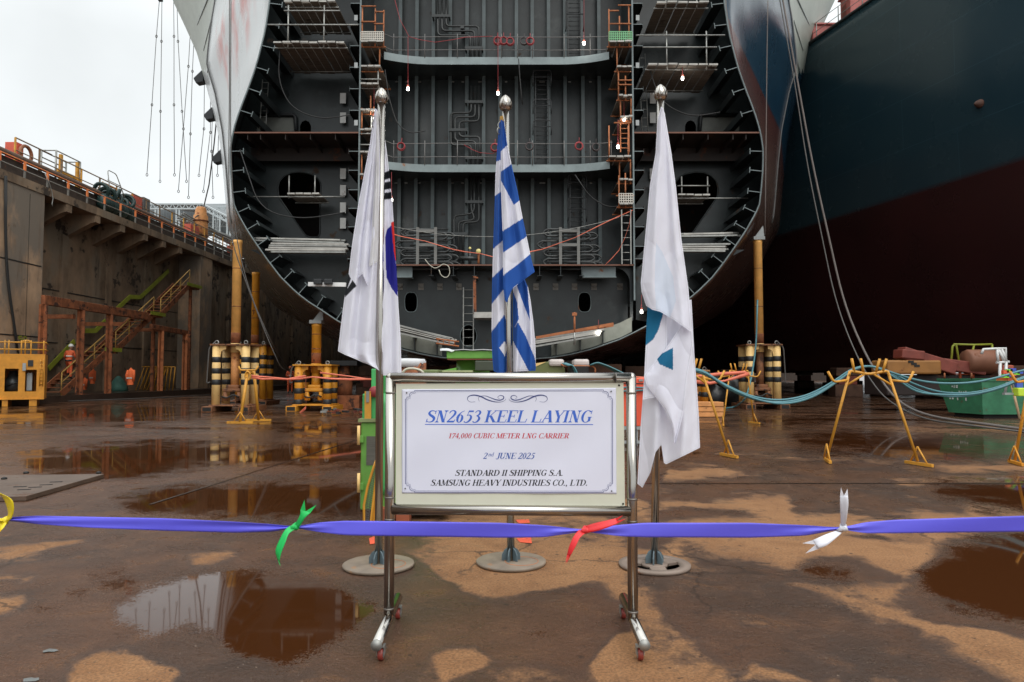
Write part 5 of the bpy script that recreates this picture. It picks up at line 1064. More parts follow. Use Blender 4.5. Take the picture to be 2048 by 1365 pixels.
for px, py, s_, lab in ((525, 160, 1, 'thin pale tube ladder leaning inside the left wing tank'), (1290, 108, -1, 'thin pale tube ladder leaning inside the right wing tank')):
    t = thing('tube_ladder', P(px, 262, 25.6), lab, 'ladder')
    for dx in (-6, 6): mb = MB(); mb.tube([P(px + dx, 262, 25.4), P(px + dx + 6 * s_, py, 26.0)], .018, 5); mb.build('rail', GALV, t)
    mb = MB()
    for k in range(9): f = (k + .5) / 9; mb.tube([P(px - 6 + 6 * s_ * f, 262 + (py - 262) * f, 25.4 + .6 * f), P(px + 6 + 6 * s_ * f, 262 + (py - 262) * f, 25.4 + .6 * f)], .012, 4)
    mb.build('rungs', GALV, t)
# ------------------------------------------------------------------ second ship on the right, finished hull
t_s2 = thing('moored_ship', (22, 30, 1.5), 'dark navy ship hull with a dark red bottom, towering beside the open hull', 'ship')
def s2_mat():
    m, N, L, sp, n2, mr, mix, b = ship_paint('dark_hull_paint')
    nz = N.new('ShaderNodeTexNoise'); nz.inputs['Scale'].default_value = .25; nz.inputs['Detail'].default_value = 5
    geo = N.new('ShaderNodeNewGeometry'); L(geo.outputs['Position'], nz.inputs['Vector'])
    blue = mix(mr(nz.outputs[0], .35, .65), (.017, .040, .052), (.022, .046, .056)); red = mix(mr(nz.outputs[0], .35, .65), (.034, .010, .010), (.024, .008, .008))
    br = N.new('ShaderNodeTexBrick'); br.inputs['Scale'].default_value = 1; br.offset = .35
    mp = N.new('ShaderNodeMapping'); mp.inputs['Rotation'].default_value = (0, 0, 0)
    cx = N.new('ShaderNodeCombineXYZ'); L(sp.outputs['Y'], cx.inputs[0]); L(sp.outputs['Z'], cx.inputs[1]); L(cx.outputs[0], br.inputs['Vector'])
    br.inputs['Brick Width'].default_value = 9.0; br.inputs['Row Height'].default_value = 2.6; br.inputs['Mortar Size'].default_value = .018; br.inputs['Mortar Smooth'].default_value = .2
    br.inputs['Color1'].default_value = (1, 1, 1, 1); br.inputs['Color2'].default_value = (.85, .85, .85, 1); br.inputs['Mortar'].default_value = (1.7, 1.7, 1.7, 1)
    q = N.new('ShaderNodeMix'); q.data_type = 'RGBA'; q.blend_type = 'MULTIPLY'; q.inputs[0].default_value = .8; L(blue, q.inputs[6]); L(br.outputs['Color'], q.inputs[7])
    c = mix(mr(sp.outputs['Z'], 10.45, 10.75), red, q.outputs[2]); L(c, b.inputs['Base Color'])
    return m
S2 = s2_mat()
def s2x(Y, z):
    base = 21.9 - .25 * (Y - 30)
    if Y < 26: base += .012 * (26 - Y) ** 2
    low = max(0.0, 5.0 - z); return base + .045 * low ** 2.6 * .55 + (.35 * max(0, 0 - .1 * (z - 14)))
rows = []
for Y in list(np.linspace(2, 60, 40)) + [75, 90, 120, 149.5]:
    rows.append([Vector((s2x(Y, z), Y, z)) for z in np.concatenate([[1.5, 1.55, 1.7, 2, 2.4, 3, 3.6, 4.3, 5], np.linspace(6, 22, 24)])] + [Vector((s2x(Y, 5) + 44, Y, 22.0))])
    rows[-1].insert(0, Vector((s2x(Y, 5) + 44, Y, 1.5)))
mb = MB(); mb.grid(rows); mb.build('shell_plating', S2, t_s2)
mb = MB(); mb.tube([(s2x(Y, 22) - .02, Y, 22.02) for Y in np.linspace(26, 60, 20)], .09, 6); mb.build('sheer_strake', BLACK, t_s2)
# a small boss on the plating
mb = MB(); c = Vector((s2x(31.5, 13.4) - .02, 31.5, 0)); c = P(1970, 208, 31.6); c.x = s2x(c.y, c.z) - .05; mb.lathe(c, [(.0001, -.25), (.12, -.15), (.2, 0), (.2, .15), (.0001, .2)], 12, axis='X'); mb.build('hull_boss', mat('boss_brown', (.10, .045, .03), .7, var=.4), t_s2)
for k, (px, ya, yb, lab) in enumerate(((1700, 8, 40, 'faded red vent housing on the deck edge of the dark ship, the larger one'), (1650, 52, 72, 'faded red vent housing on the deck of the dark ship, near the flared bow'))):
    Y = 40.2 + 3.2 * k; x = s2x(Y, 22) + 1.0; t = thing('vent_housing', (x, Y, 22.0), lab, 'vent housing', 'red housings on the deck')
    mb = MB(); mb.box((x, Y, 22.76 - .2 * k), (1.5, 1.2, 1.5 - .4 * k)); mb.build('casing', mat('faded_red', (.40, .10, .085), .55, var=.15, rust=.15), t, bev=.04)
    mb = MB(); mb.box((x - .76, Y + .1, 22.6), (.02, .5, .8)); mb.build('door', RED_MACHINE, t); mb = MB(); mb.box((x, Y, 23.57 - .4 * k), (1.7, 1.4, .1)); mb.build('lid', mat('faded_red', (0, 0, 0)), t)
mb = MB()
for Y in np.linspace(33, 50, 10): mb.tube([(s2x(Y, 22) + .1, Y, 22), (s2x(Y, 22) + .1, Y, 23.1)], .03, 5)
for z in (22.55, 23.1): mb.tube([(s2x(Y, 22) + .1, Y, z) for Y in (33, 50)], .02, 5)
mb.build('deck_railing', GALV, t_s2)
# draught lines: mooring ropes dropping from the hull flare
for k, (pts, lab, m) in enumerate((([(1562, -20), (1598, 180), (1625, 330), (1688, 610), (1735, 720), (1790, 800), (1850, 833), (2070, 862)], 'long grey rope dropping from the ship down onto the wet floor', ROPE_GREY), ([(1556, -20), (1592, 180), (1614, 330), (1672, 610), (1720, 730), (1770, 800), (1845, 840), (2070, 867)], 'long thin grey rope hanging beside a thicker one', WIRE_DARK))):
    Ys = [26, 25.5, 25, 24, 22.5, 20, 18.2, 16]
    mb = MB(); q = [P(x, y, Yv) for (x, y), Yv in zip(pts, Ys)]
    q = [p if p.z > .04 else G(pts[i][0], pts[i][1], .04) for i, p in enumerate(q)]
    mb.tube(rounded(q, 3), .034 if k == 0 else .022, 6); tag(mb.build('mooring_rope', m), lab, 'rope')
for k, (pts, lab) in enumerate((([(1536, -10), (1534, 100), (1532, 290), (1530, 470)], 'thin pale line hanging straight down the blue part of the hull'), ([(459, -10), (459, 200), (457, 350), (462, 480), (490, 560), (520, 640), (560, 735), (640, 770), (700, 800)], 'thin dark line hanging down the pale side of the hull to the floor'), ([(462, -10), (461, 300), (470, 470), (500, 590), (545, 690), (600, 775), (680, 812)], 'thin dark line running down behind the yellow jack'))):
    mb = MB(); mb.tube(rounded([P(x, y, 23.6 if k else 23.8) if (y < 760) else G(x, y, .03) for x, y in pts], 1.5), .018, 5); tag(mb.build('hanging_line', ROPE_GREY if k == 0 else WIRE_DARK), lab, 'line')
# end wall of the dock far away
mb = MB(); mb.box2((-23, 150, 0), (70, 152, 11)); tag(mb.build('dock_gate', mat('dark_concrete', (0, 0, 0))), 'far concrete end of the dry dock behind the ships', 'dock wall')
# keel and bilge blocks under the hull
BL = mat('keel_block', (.10, .05, .03), .8, var=.4, rust=.3); BLC = mat('keel_block_pale', (.30, .27, .23), .8, var=.3)
n = 0
BLOCKS = []
for Y in (26, 31, 37, 45):
    for X in (-9.5, -6.2, -3.6, -1.6, 1.0, 3.4, 5.4, 8.0):
        if abs(X - XC) > hw_at(Y, 2.9) - .2: continue
        BLOCKS.append((X + rng.uniform(-.25, .25), Y + rng.uniform(-.4, .4)))
for Y in (30, 40, 52, 66):
    for X in (19 - .25 * (Y - 30) + 2.5, 24, 27.5, 32): BLOCKS.append((X, Y))
first = None
for X, Y in BLOCKS:
    zt = 1.5
    if first is None:
        first = thing('keel_block', (X, Y, 0), 'squat rust brown keel block carrying the hull', 'keel block', 'keel blocks under the hulls')
        mb = MB(); mb.box((X, Y, .35), (1.5, 1.1, .7)); mb.build('base', BL, first, bev=.03)
        mb = MB(); mb.box((X, Y, .95), (1.0, .9, .5)); mb.build('wedge', RED_MACHINE, first, bev=.03)
        mb = MB(); mb.box((X, Y, 1.43), (1.3, .95, .45)); mb.build('timber_cap', BL, first, bev=.03)
    else: dup(first, (X, Y, 0), rng.uniform(-.15, .15), scale=(1, 1, rng.uniform(.98, 1.0)))
# ------------------------------------------------------------------ hull jacks
def jack(px, pyb, col_top, lab, mp, mc, mlow, dY=0.0, ww=1.0, bracket=False, number=False, bands=True, htop=691, colw=.155):
    g = G(px, pyb); X, Y = g.x, g.y + dY
    t = thing('hull_jack', (X, Y, 0), lab, 'hull jack', 'yellow hydraulic jacks propping the hull')
    s = S(Y); hz = lambda py: (750 - py) * s + HC
    zt = hz(htop); z2 = hz(col_top)
    W = .50 * ww; D = .42
    mb = MB(); mb.box((X, Y, .205), (1.0 * ww + .3, 1.3, .05))
    mb.build('base_plate', mlow, t, bev=.015)
    for sx in (-1, 1):
        mb = MB(); mb.box((X + sx * .62 * ww - .0, Y, .09), (.36, 1.7, .18)); p = mb.build('fork_channel', mlow, t, bev=.01)
        mb = MB(); mb.box((X + sx * .62 * ww, Y - .851, .09), (.28, .01, .13)); mb.build('fork_hole', DARK, p)
    for sx in (-1, 1):
        for sy in (-1, 1):
            x, y = X + sx * W, Y + sy * D
            mb = MB(); mb.lathe((x, y, 0), [(.14, .23), (.14, zt - .03)], 16); p = mb.build('post', mp, t)
            if bands:
                for k in range(3): mb = MB(); zb = zt - .42 - k * .385; mb.lathe((x, y, 0), [(.141, zb - .185), (.146, zb - .18), (.146, zb - .005), (.141, zb)], 16); mb.build('black_band', BLACK, p)
    mb = MB(); mb.box((X, Y, zt), (2 * W + .34, 2 * D + .34, .05)); mb.build('top_plate', mlow, t)
    mb = MB()
    for sx in (-1, 1): mb.prism([(X + sx * .16, Y - D - .05, zt - .03), (X + sx * (W - .13), Y - D - .05, zt - .03), (X + sx * (W - .13), Y - D - .05, zt - .42), (X + sx * (W - .17), Y - D - .05, zt - .24), (X + sx * (W - .25), Y - D - .05, zt - .17), (X + sx * .17, Y - D - .05, zt - .16)], (0, .06, 0))
    mb.build('gusset', mp, t)
    mb = MB(); mb.lathe((X, Y - .05, 0), [(colw * .92, .75), (colw * .92, zt - .26)], 20); mb.build('ram', mlow if not number else YELLOW_RUST, t)
    mb = MB(); mb.lathe((X, Y - .05, 0), [(colw * 1.08, zt - .26), (colw * 1.08, zt + .06)], 20); mb.build('collar', mp, t)
    mb = MB(); zz = zt + .07; mb.lathe((X, Y - .05, 0), [(colw, zz), (colw, z2 - .12), (colw * 1.08, z2 - .10), (colw * 1.08, z2)], 20); c = mb.build('column', mc, t)
    mb = MB(); mb.lathe((X, Y - .05, 0), [(colw * 1.02, zz + .0), (colw * 1.03, zz + .34), (colw * 1.0, zz + .36)], 20); mb.build('rusty_sleeve', RUSTY, c)
    for f in (.35, .72): mb = MB(); mb.lathe((X, Y - .05, 0), [(colw * 1.0, lerp(zz, z2, f)), (colw * 1.04, lerp(zz, z2, f) + .01), (colw * 1.0, lerp(zz, z2, f) + .03)], 20); mb.build('rusty_ring', RUSTY, c)
    mb = MB(); mb.box((X, Y - .05, .72), (.62, .6, .12)); mb.box((X, Y - .05, .84), (.44, .5, .12)); mb.build('pump_block', mlow, t, bev=.03)
    for sx in (-1, 1):
        mb = MB(); mb.lathe((X + sx * .24, Y - .28, 0), [(.11, .36), (.11, .5), (.07, .52), (.07, .655)], 12); mb.build('hydraulic_cylinder', mlow, t)
    mb = MB(); mb.tube(rounded([(X - .3, Y - .4, .5), (X - .1, Y - .45, .45), (X + .1, Y - .45, .58), (X + .3, Y - .4, .48)], .08), .03, 6); mb.build('hydraulic_hose', RUBBER, t)
    for sx in (-1, 1):
        mb = MB(); mb.ring((X + sx * W, Y - D, zt + .08), .06, .02, 10, 6); mb.build('lifting_shackle', GALV, t)
    sx = -1 if px < 1000 else 1
    mb = MB(); mb.tube(rounded([(X + sx * W, Y - D - .02, zt + .14), (X + sx * (W + .22), Y - D - .1, zt - .1), (X + sx * (W + .28), Y - D - .1, .95), (X + sx * (W + .2), Y - D, 1.0)], .12), .022, 6); mb.build('air_hose', WIRE_DARK, t)
    if bracket:
        mb = MB(); mb.box((X, Y - .05, z2 + .06), (.42, .40, .12)); mb.prism([(X - .12, Y - .1, z2 + .121), (X + .24, Y - .1, z2 + .121), (X + .20, Y - .1, z2 + .55)], (0, .1, 0)); mb.build('head', GREY_PAINT, t)
    return t
jack(470, 822, 480, 'tall pale yellow jack with black banded posts standing left of the open hull', YELLOW_PALE, YELLOW_COL, JACK_BASE, number=True)
jack(486.5, 812, 545, 'orange yellow jack half hidden behind the tall pale one', ORANGE, ORANGE, JACK_BASE, dY=1.2)
jack(632, 821, 648, 'short orange jack with loose tape at its foot, under the left bilge', ORANGE, ORANGE, ORANGE, bracket=True, htop=731, colw=.165)
jack(622, 806, 672, 'rusty jack standing behind the short orange one', RUSTY, RUSTY, RUSTY, dY=1.0, htop=735, colw=.15)
jack(1520, 817, 480, 'tall pale yellow jack with black banded posts standing right of the open hull', YELLOW_PALE, YELLOW_COL, JACK_BASE, bracket=True)
jack(1391, 818, 668, 'slim rusty orange jack half hidden by the white flag', ORANGE, YELLOW_RUST, YELLOW_RUST, dY=1.0, htop=742, colw=.10)
# small rusty supports further in
def prop(px, pyb, ptop, lab, m1=RUSTY, m2=BLC):
    g = G(px, pyb); s = S(g.y); zt = HC + (750 - ptop) * s; X, Y = g.x, g.y
    t = thing('bilge_prop', (X, Y, 0), lab, 'prop', 'rusty props under the bilge')
    mb = MB(); mb.box((X, Y, .25), (1.3, .9, .5)); mb.build('base', m1, t, bev=.03)
    mb = MB(); mb.lathe((X, Y, 0), [(.3, .5), (.3, zt * .6), (.2, zt * .62), (.2, zt - .2)], 12); mb.build('column', m1, t)
    mb = MB(); mb.box((X, Y, zt - .1), (1.1, .8, .2)); mb.build('pad', m2, t, bev=.03)
prop(688, 818, 722, 'rust red prop with a dark pad just right of the short orange jack', RUSTY, BLACK)
prop(845, 812, 708, 'rusty prop with a pale cover, behind the end of the left flag')
prop(1130, 812, 722, 'rusty prop under the keel behind the sign, right of the striped flag')
prop(1300, 806, 735, 'rusty prop behind the white and teal flag')
# ------------------------------------------------------------------ yellow cable trestles
def trestle(pl, pr, ytop, xa, xb, lab, m=YELLOW, foot=18, hooks=True):
    a, b_ = G(*pl), G(*pr); Y = (a.y + b_.y) / 2
    t = thing('cable_trestle', ((a.x + b_.x) / 2, Y, 0), lab, 'trestle', 'yellow cable trestles on the dock floor')
    ta, tb = P(xa, ytop, Y), P(xb, ytop, Y); r = .0195
    for q, top, sx in ((a, ta, -1), (b_, tb, 1)):
        mb = MB(); mb.tube([q + Vector((0, 0, .06)), top], r, 8); p = mb.build('leg', m, t)
        mb = MB(); mb.bar(q + Vector((sx * -.06, .20, .03)), q + Vector((sx * .06, -.24, .03)), .040, .04); mb.build('foot', m, p)
        mb = MB(); mb.tube([q + Vector((0, .0, .26)), q + Vector((sx * -.02, .14, .05))], .012, 5); mb.tube([q + Vector((0, .0, .26)), q + Vector((sx * .03, -.16, .05))], .012, 5); mb.build('foot_brace', m, p)
    mb = MB(); mid = (ta + tb) / 2 - Vector((0, 0, .05)); mb.tube(rounded([ta - (ta - a).normalized() * .08, ta, mid, tb, tb - (tb - b_).normalized() * .08], .06), r, 8)
    mb.tube([ta.lerp(a, .16), ta.lerp(mid, .8)], .016, 6); mb.tube([tb.lerp(b_, .16), tb.lerp(mid, .8)], .016, 6); mb.build('crossbar', m, t)
    if hooks:
        for f in (.12, .36, .68, .86):
            p = ta.lerp(tb, f) - Vector((0, 0, .03)); mb = MB(); mb.tube([p, p + Vector((-.05 if f < .5 else .05, -.03, .20))], .018, 6); mb.build('peg', m, t)
        for q, top, sx in ((a, ta, -1), (b_, tb, 1)):
            p = top.lerp(q, .10); mb = MB(); mb.tube(rounded([p, p + Vector((sx * .22, -.05, -.03)), p + Vector((sx * .30, -.05, .12))], .05), .018, 6); mb.build('side_hook', m, t)
    return t
trestle((1654, 925), (1836, 932), 742, 1700, 1775, 'big yellow cable trestle on the wet floor to the right of the white flag')
trestle((1330, 912), (1457, 915), 740, 1352, 1403, 'yellow cable trestle mostly hidden behind the white and teal flag')
trestle((1446, 852), (1508, 848), 741, 1460, 1495, 'smaller yellow trestle further back, orange tape tied to it near the right jack', hooks=True)
trestle((2030, 930), (2190, 935), 742, 2062, 2130, 'rusty yellow cable trestle cut off by the right edge', ORANGE)
# narrow trestle seen end on, left
def trestle_end(px, pyb, lab):
    g = G(px, pyb); Y = g.y
    t = thing('cable_trestle', g, lab, 'trestle', 'yellow cable trestles on the dock floor')
    k = S(Y)
    for dx, yy in ((-.06, -.45), (.09, .45)):
        b0 = Vector((g.x + dx, Y + yy, 0)); top = Vector((g.x + dx * .35 + .02, Y + yy * .3, 1.36))
        mb = MB(); mb.tube([b0 + Vector((0, 0, .05)), top], .04, 8); p = mb.build('leg', YELLOW, t)
        mb = MB(); mb.bar(b0 + Vector((-.33, 0, .04)), b0 + Vector((.33, 0, .04)), .05, .06); mb.build('foot', YELLOW, p)
        mb = MB()
        for sx in (-1, 1): mb.tube([b0 + Vector((sx * .16, 0, .06)), b0 + Vector((0, 0, .30))], .013, 5)
        mb.build('foot_brace', YELLOW, p)
    mb = MB(); mb.tube(rounded([Vector((g.x - .24, Y - .15, 1.47)), Vector((g.x - .19, Y - .15, 1.37)), Vector((g.x + .21, Y - .15, 1.37)), Vector((g.x + .27, Y - .15, 1.48))], .03), .025, 6); mb.tube([(g.x + .02, Y - .15, 1.3), (g.x + .02, Y + .15, 1.3)], .04, 6); mb.build('cradle', YELLOW, t)
    mb = MB(); mb.ring((g.x + .02, Y - .2, 1.22), .07, .02, 12, 6, sq=1.6); mb.build('ring', YELLOW, t)
trestle_end(498, 846, 'narrow yellow trestle seen end on, in front of the tall left jack')
# teal welding cables draped over the trestles
CB = [[(1330, 742), (1352, 736), (1403, 738), (1440, 765), (1500, 794), (1560, 803), (1620, 791), (1670, 762), (1705, 737), (1740, 731), (1775, 742), (1830, 770), (1880, 786), (1940, 788), (2000, 775), (2050, 752), (2110, 742)],
      [(1330, 744), (1352, 738), (1405, 742), (1450, 775), (1510, 801), (1570, 808), (1630, 794), (1680, 760), (1712, 736), (1742, 732), (1780, 746), (1830, 780), (1885, 794), (1940, 793), (2000, 778), (2052, 756), (2110, 743)],
      [(1330, 740), (1352, 737), (1408, 745), (1460, 782), (1520, 804), (1580, 806), (1640, 786), (1690, 752), (1722, 734), (1750, 733), (1790, 748), (1840, 763), (1890, 768), (1950, 766), (2010, 752), (2050, 739), (2110, 738)],
      [(1330, 743), (1352, 739), (1404, 740), (1445, 770), (1505, 798), (1565, 811), (1625, 797), (1675, 764), (1710, 737), (1745, 731), (1785, 752), (1832, 786), (1882, 790), (1942, 791), (2002, 777), (2051, 754), (2110, 742)]]
CBL = ['thick teal cable, uppermost in the bundle over the yellow trestle', 'teal cable hanging lowest in the bundle over the yellow trestle', 'teal cable hanging higher than the rest right of the trestle', 'teal cable in the middle of the bundle over the trestle']
for k, pl in enumerate(CB):
    Y = 10.25 - .06 * k; mb = MB(); mb.tube(rounded([P(x, y, Y) for x, y in pl], .5, 4), .016, 7); tag(mb.build('welding_cable', TEAL_CABLE), CBL[k], 'cable', 'teal cables draped over the trestles')
mb = MB(); mb.tube(rounded([P(1515, 600, 24.5), P(1512, 700, 24.5), P(1500, 770, 24), P(1490, 800, 22), G(1470, 815, .03), G(1420, 820, .03), G(1340, 826, .03)], 1), .03, 6); tag(mb.build('air_line', TEAL_CABLE), 'teal hose running down the right jack and away over the floor', 'hose')
# orange tapes
def tape2(pts, Y, lab, wd=.07):
    return tape([P(x, y, Y) for x, y in pts], lab, wd)
tape2([(503, 750), (520, 752), (545, 754), (575, 757), (600, 756), (625, 753), (660, 756), (700, 757), (745, 757)], 17.2, 'orange tape stretched from the narrow trestle towards the green machine', .055)
tape2([(503, 753), (525, 757), (550, 757), (575, 757), (600, 752), (612, 751)], 17.4, 'twisted orange tape running from the narrow trestle to the orange jack', .055)
tape2([(640, 744), (670, 748), (700, 752), (735, 757)], 22, 'orange tape slanting down from the short orange jack', .06)
tape2([(1262, 752), (1300, 755), (1380, 752), (1440, 745), (1490, 742), (1499, 748)], 17.5, 'orange tape stretched behind the white flag to the smaller trestle', .09)
tape2([(1392, 760), (1420, 764), (1450, 760), (1480, 750), (1498, 745)], 17.3, 'sagging second orange tape tied to the smaller trestle', .09)
tape2([(612, 752), (611, 770), (613, 790), (612, 812), (600, 824), (598, 826)], 23.3, 'loose orange tape hanging on the short orange jack down to the floor', .12)
# ------------------------------------------------------------------ green machine behind the sign
YM = 6.1
def mbx(mb, px0, py0, px1, py1, Y0, Y1): a = P(px0, py0, Y0); b_ = P(px1, py1, Y0); mb.box2((a.x, Y0, a.z), (b_.x, Y1, b_.z)); return mb
t = thing('green_cabinet', (P(745, 1020, YM).x + .3, YM + .5, 0), 'tall green steel machine cabinet standing behind the left flagpole', 'machine')
zb = .085
mb = MB(); a = P(720, 1015, YM); b_ = P(905, 845, YM); mb.box2((a.x, YM, zb), (b_.x, YM + 1.0, b_.z)); mb.build('lower_cabinet', GREEN, t, bev=.012)
mb = MB(); mb.box2((a.x - .02, YM - .02, b_.z + .002), (b_.x + .02, YM + 1.02, b_.z + .03)); mb.build('cabinet_top', mat('dirty_green', (.20, .24, .10), .6, var=.25, rust=.3), t)
mb = MB(); mbx(mb, 733, 873, 790, 931, YM - .004, YM - .001); mb.build('louvre_panel', mat('louvre_grey', (.10, .095, .08), .6, var=.3, aniso=(1, 1, 12), scale=6), t)
for py in (880, 975):
    mb = MB(); mbx(mb, 716, py - 8, 727, py + 6, YM - .03, YM - .001); mb.build('hinge', GREEN, t, bev=.004)
    mb = MB(); q = P(717.5, py - 28, YM - .03); q2 = P(717, py + 10, YM - .03); mb.tube([q, q2], .014, 6); mb.build('hinge_pin', YELLOW_PALE, t)
mb = MB(); mbx(mb, 724, 842, 775, 788, YM + .05, YM + .7); mb.build('upper_box', GREEN_BRIGHT, t, bev=.01)
mb = MB(); q = P(731, 783, YM + .03); q2 = P(741, 838, YM + .03); mb.bar(P(736, 783, YM + .02), P(736, 839, YM + .02), .055, .02, up=(0, 1, 0)); mb.build('warning_panel', YELLOW, t)
mb = MB(); mbx(mb, 732, 805, 738, 783, YM - .001, YM + .01); mb.build('instruction_plate', GALV, t)
mb = MB(); mb.lathe(P(749, 784, YM + .03), [(.0001, -.02), (.045, -.02), (.05, 0), (.03, .03), (.0001, .03)], 14, axis='Y'); mb.build('red_gauge', RED_HOSE, t)
mb = MB(); mbx(mb, 742, 787, 768, 738, YM + .2, YM + .45); mb.build('post', GREEN_BRIGHT, t, bev=.008)
mb = MB(); mb.tube(rounded([P(768, 790, YM - .02), P(771, 830, YM - .03), P(766, 900, YM - .03), P(768, 960, YM - .03), P(765, 990, YM - .02)], .1), .02, 6); mb.build('green_hose', GREEN_BRIGHT, t)
mb = MB(); mbx(mb, 760, 1045, 792, 1018, YM - .1, YM + .1); mbx(mb, 790, 1047, 818, 1030, 6.0, 6.15); mb.build('foot', mat('brick_red_foot', (.33, .09, .04), .7, rust=.3), t)
# pale green skid of the machine seen under the sign
t = thing('machine_skid', (P(860, 1030, 6.4).x, 6.8, 0), 'pale green steel skid lying on the floor behind the sign', 'machine base')
a = P(795, 1030, 6.35); b_ = P(935, 1030, 6.35)
mb = MB(); mb.prism([(a.x, 6.35, .11), (b_.x - .35, 6.30, .07), (b_.x, 6.5, .10), (b_.x, 7.6, .14), (a.x, 7.6, .14)], (0, 0, .05)); mb.build('skid_plate', mat('pale_green', (.38, .42, .22), .55, var=.15, rust=.15), t)
mb = MB(); mb.box((a.x + .5, 6.9, .045), (.1, .9, .09)); mb.box((b_.x - .2, 7.0, .045), (.1, .9, .09)); mb.build('runner', DARK, t)
# positioner head above the sign
t = thing('turning_table', (P(945, 740, 8.6).x, 9.0, 0), 'green round machine head under a white sheet showing above the sign', 'machine')
Y = 8.6; c = P(945, 740, Y + .4)
mb = MB(); mb.lathe((c.x, Y + .4, 0), [(.22, .1), (.22, HC + .06), (.205, HC + .07), (.205, HC + .25)], 24); mb.build('pedestal', GREEN, t)
mb = MB(); a = P(893, 718, Y); b_ = P(1000, 702, Y); mb.box2((a.x, Y, a.z), (b_.x, Y + .8, b_.z)); mb.build('table_top', GREEN, t, bev=.012)
mb = MB(); mb.box2((a.x + .01, Y - .004, a.z - .012), (b_.x, Y + .79, a.z - .001)); mb.build('red_underside', RED_MACHINE, t)
mb = MB(); mb.grid([[P(880 + 6 * i, 702 - .6 * math.sin(i) - (2 if i < 4 else 0) + (4 if (j == 0 and i < 5) else 0), Y - .03 + .2 * j) + Vector((0, 0, .012)) for i in range(21)] for j in range(4)]); mb.build('white_sheet', mat('plastic_sheet', (.75, .76, .78), .4, trans=.2), t, solid=.008)
mb = MB(); mbx(mb, 950, 742, 990, 722, Y - .1, Y + .1); mb.build('motor', mat('motor_dark', (.05, .06, .04), .5, rust=.3), t, bev=.01)
mb = MB(); mbx(mb, 876, 745, 945, 741, Y - .2, Y + .6); mb.build('pale_tray', mat('pale_green', (0, 0, 0)), t); mb = MB(); mb.prism([P(880, 742, Y - .1), P(912, 736, Y - .1), P(912, 742, Y - .1)], (0, .3, 0)); mb.build('bracket', GREEN, t)
mb = MB(); mb.tube(rounded([P(803, 748, 7.5), P(812, 738, 7.5), P(827, 737, 7.5), P(842, 741, 7.5), P(848, 748, 7.5)], .06), .014, 6); tag(mb.build('bent_hose', mat('cream_hose', (.55, .52, .42), .5)), 'cream hose arching just above the top left of the sign', 'hose')
mb = MB(); mbx(mb, 844, 748, 876, 740, 7.9, 8.4); tag(mb.build('small_crate', mat('olive_green', (.16, .2, .08), .6, rust=.3), bev=.01), 'low olive box peeping over the sign beside the cream hose', 'box')
mb = MB()
t = thing('covered_drum', P(832, 745, 12), 'rusty drum with a white cover, just right of the left flag above the sign', 'drum')
c = P(822, 745, 12); mb = MB(); mb.lathe((c.x, 12, 0), [(.26, .05), (.26, 1.45)], 16); mb.build('drum', RUSTY, t); mb = MB(); mb.lathe((c.x - .04, 12, 0), [(.28, 1.38), (.30, 1.47), (.27, 1.52), (.1, 1.53), (.0001, 1.53)], 14); mb.build('cover', mat('plastic_sheet', (0, 0, 0)), t)
# olive welding machine with wrapped bundles and cables, right of the striped flag
t = thing('welding_machine', (P(1120, 745, 9.5).x, 9.8, 0), 'olive green welding machine with sloping top standing behind the sign', 'machine')
Y = 9.4; a = P(1072, 737, Y); b_ = P(1130, 727, Y)
mb = MB(); mb.prism([(a.x - .1, Y, .3), (b_.x, Y, .3), (b_.x, Y, a.z - .01), (b_.x - .06, Y, b_.z + .02), (a.x + .14, Y, b_.z + .02), (a.x - .1, Y, a.z - .02)], (0, .9, 0)); mb.build('casing', mat('olive_machine', (.14, .155, .05), .5, rust=.15), t, bev=.01)
mb = MB(); mb.prism([(a.x - .1, Y - .012, a.z - .02), (a.x + .14, Y - .012, b_.z + .02), (a.x + .0, Y - .012, b_.z + .0), (a.x - .15, Y - .012, a.z - .02)], (0, .01, 0)); mb.build('pale_edge', YELLOW_PALE, t)
mb = MB(); mbx(mb, 1140, 748, 1178, 733, Y - .1, Y + .3); mb.build('control_box', DARK, t, bev=.01)
for k, (x0, x1, lab) in enumerate(((1098, 1128, 'plastic wrapped white bundle on the olive machine, the one touching its sloping top'), (1147, 1178, 'plastic wrapped white bundle on the olive machine, beside the fan of teal cables'))):
    a = P(x0, 733, Y); b_ = P(x1, 719, Y)
    mb = MB(); mb.box2((a.x, Y - .05, a.z), (b_.x, Y + .3, b_.z)); tag(mb.build('wrapped_bundle', mat('clear_wrap', (.62, .55, .52), .35, var=.2, trans=.2), bev=.03), lab, 'bundle')
for k, (pts, lab) in enumerate((([(1128, 728), (1138, 726), (1146, 738), (1150, 752)], 'bunch of teal cables falling between the two wrapped bundles'), ([(1184, 733), (1195, 727), (1215, 733), (1234, 744), (1246, 752)], 'fan of teal cables spreading down to the right above the sign'))):
    mb = MB()
    for q in range(6): mb.tube(rounded([P(x + 2.2 * q * (i / 3 if k else 1) - 4, y + .8 * q * (k == 0) - (1.5 * q if k and i < 2 else 0) * .3, Y - .05 - .02 * q) for i, (x, y) in enumerate(pts)], .08), .009, 5)
    tag(mb.build('cable_bunch', TEAL_CABLE), lab, 'cables')
mb = MB(); mb.tube(rounded([P(1122, 729, Y - .08), P(1128, 733, Y - .08), P(1160, 732, Y - .08), P(1186, 733, Y - .08), P(1191, 738, Y - .08), P(1190, 748, Y - .08)], .03), .012, 6); tag(mb.build('orange_hook', ORANGE_RUST), 'orange hanger bar holding the teal cables above the sign', 'hanger')
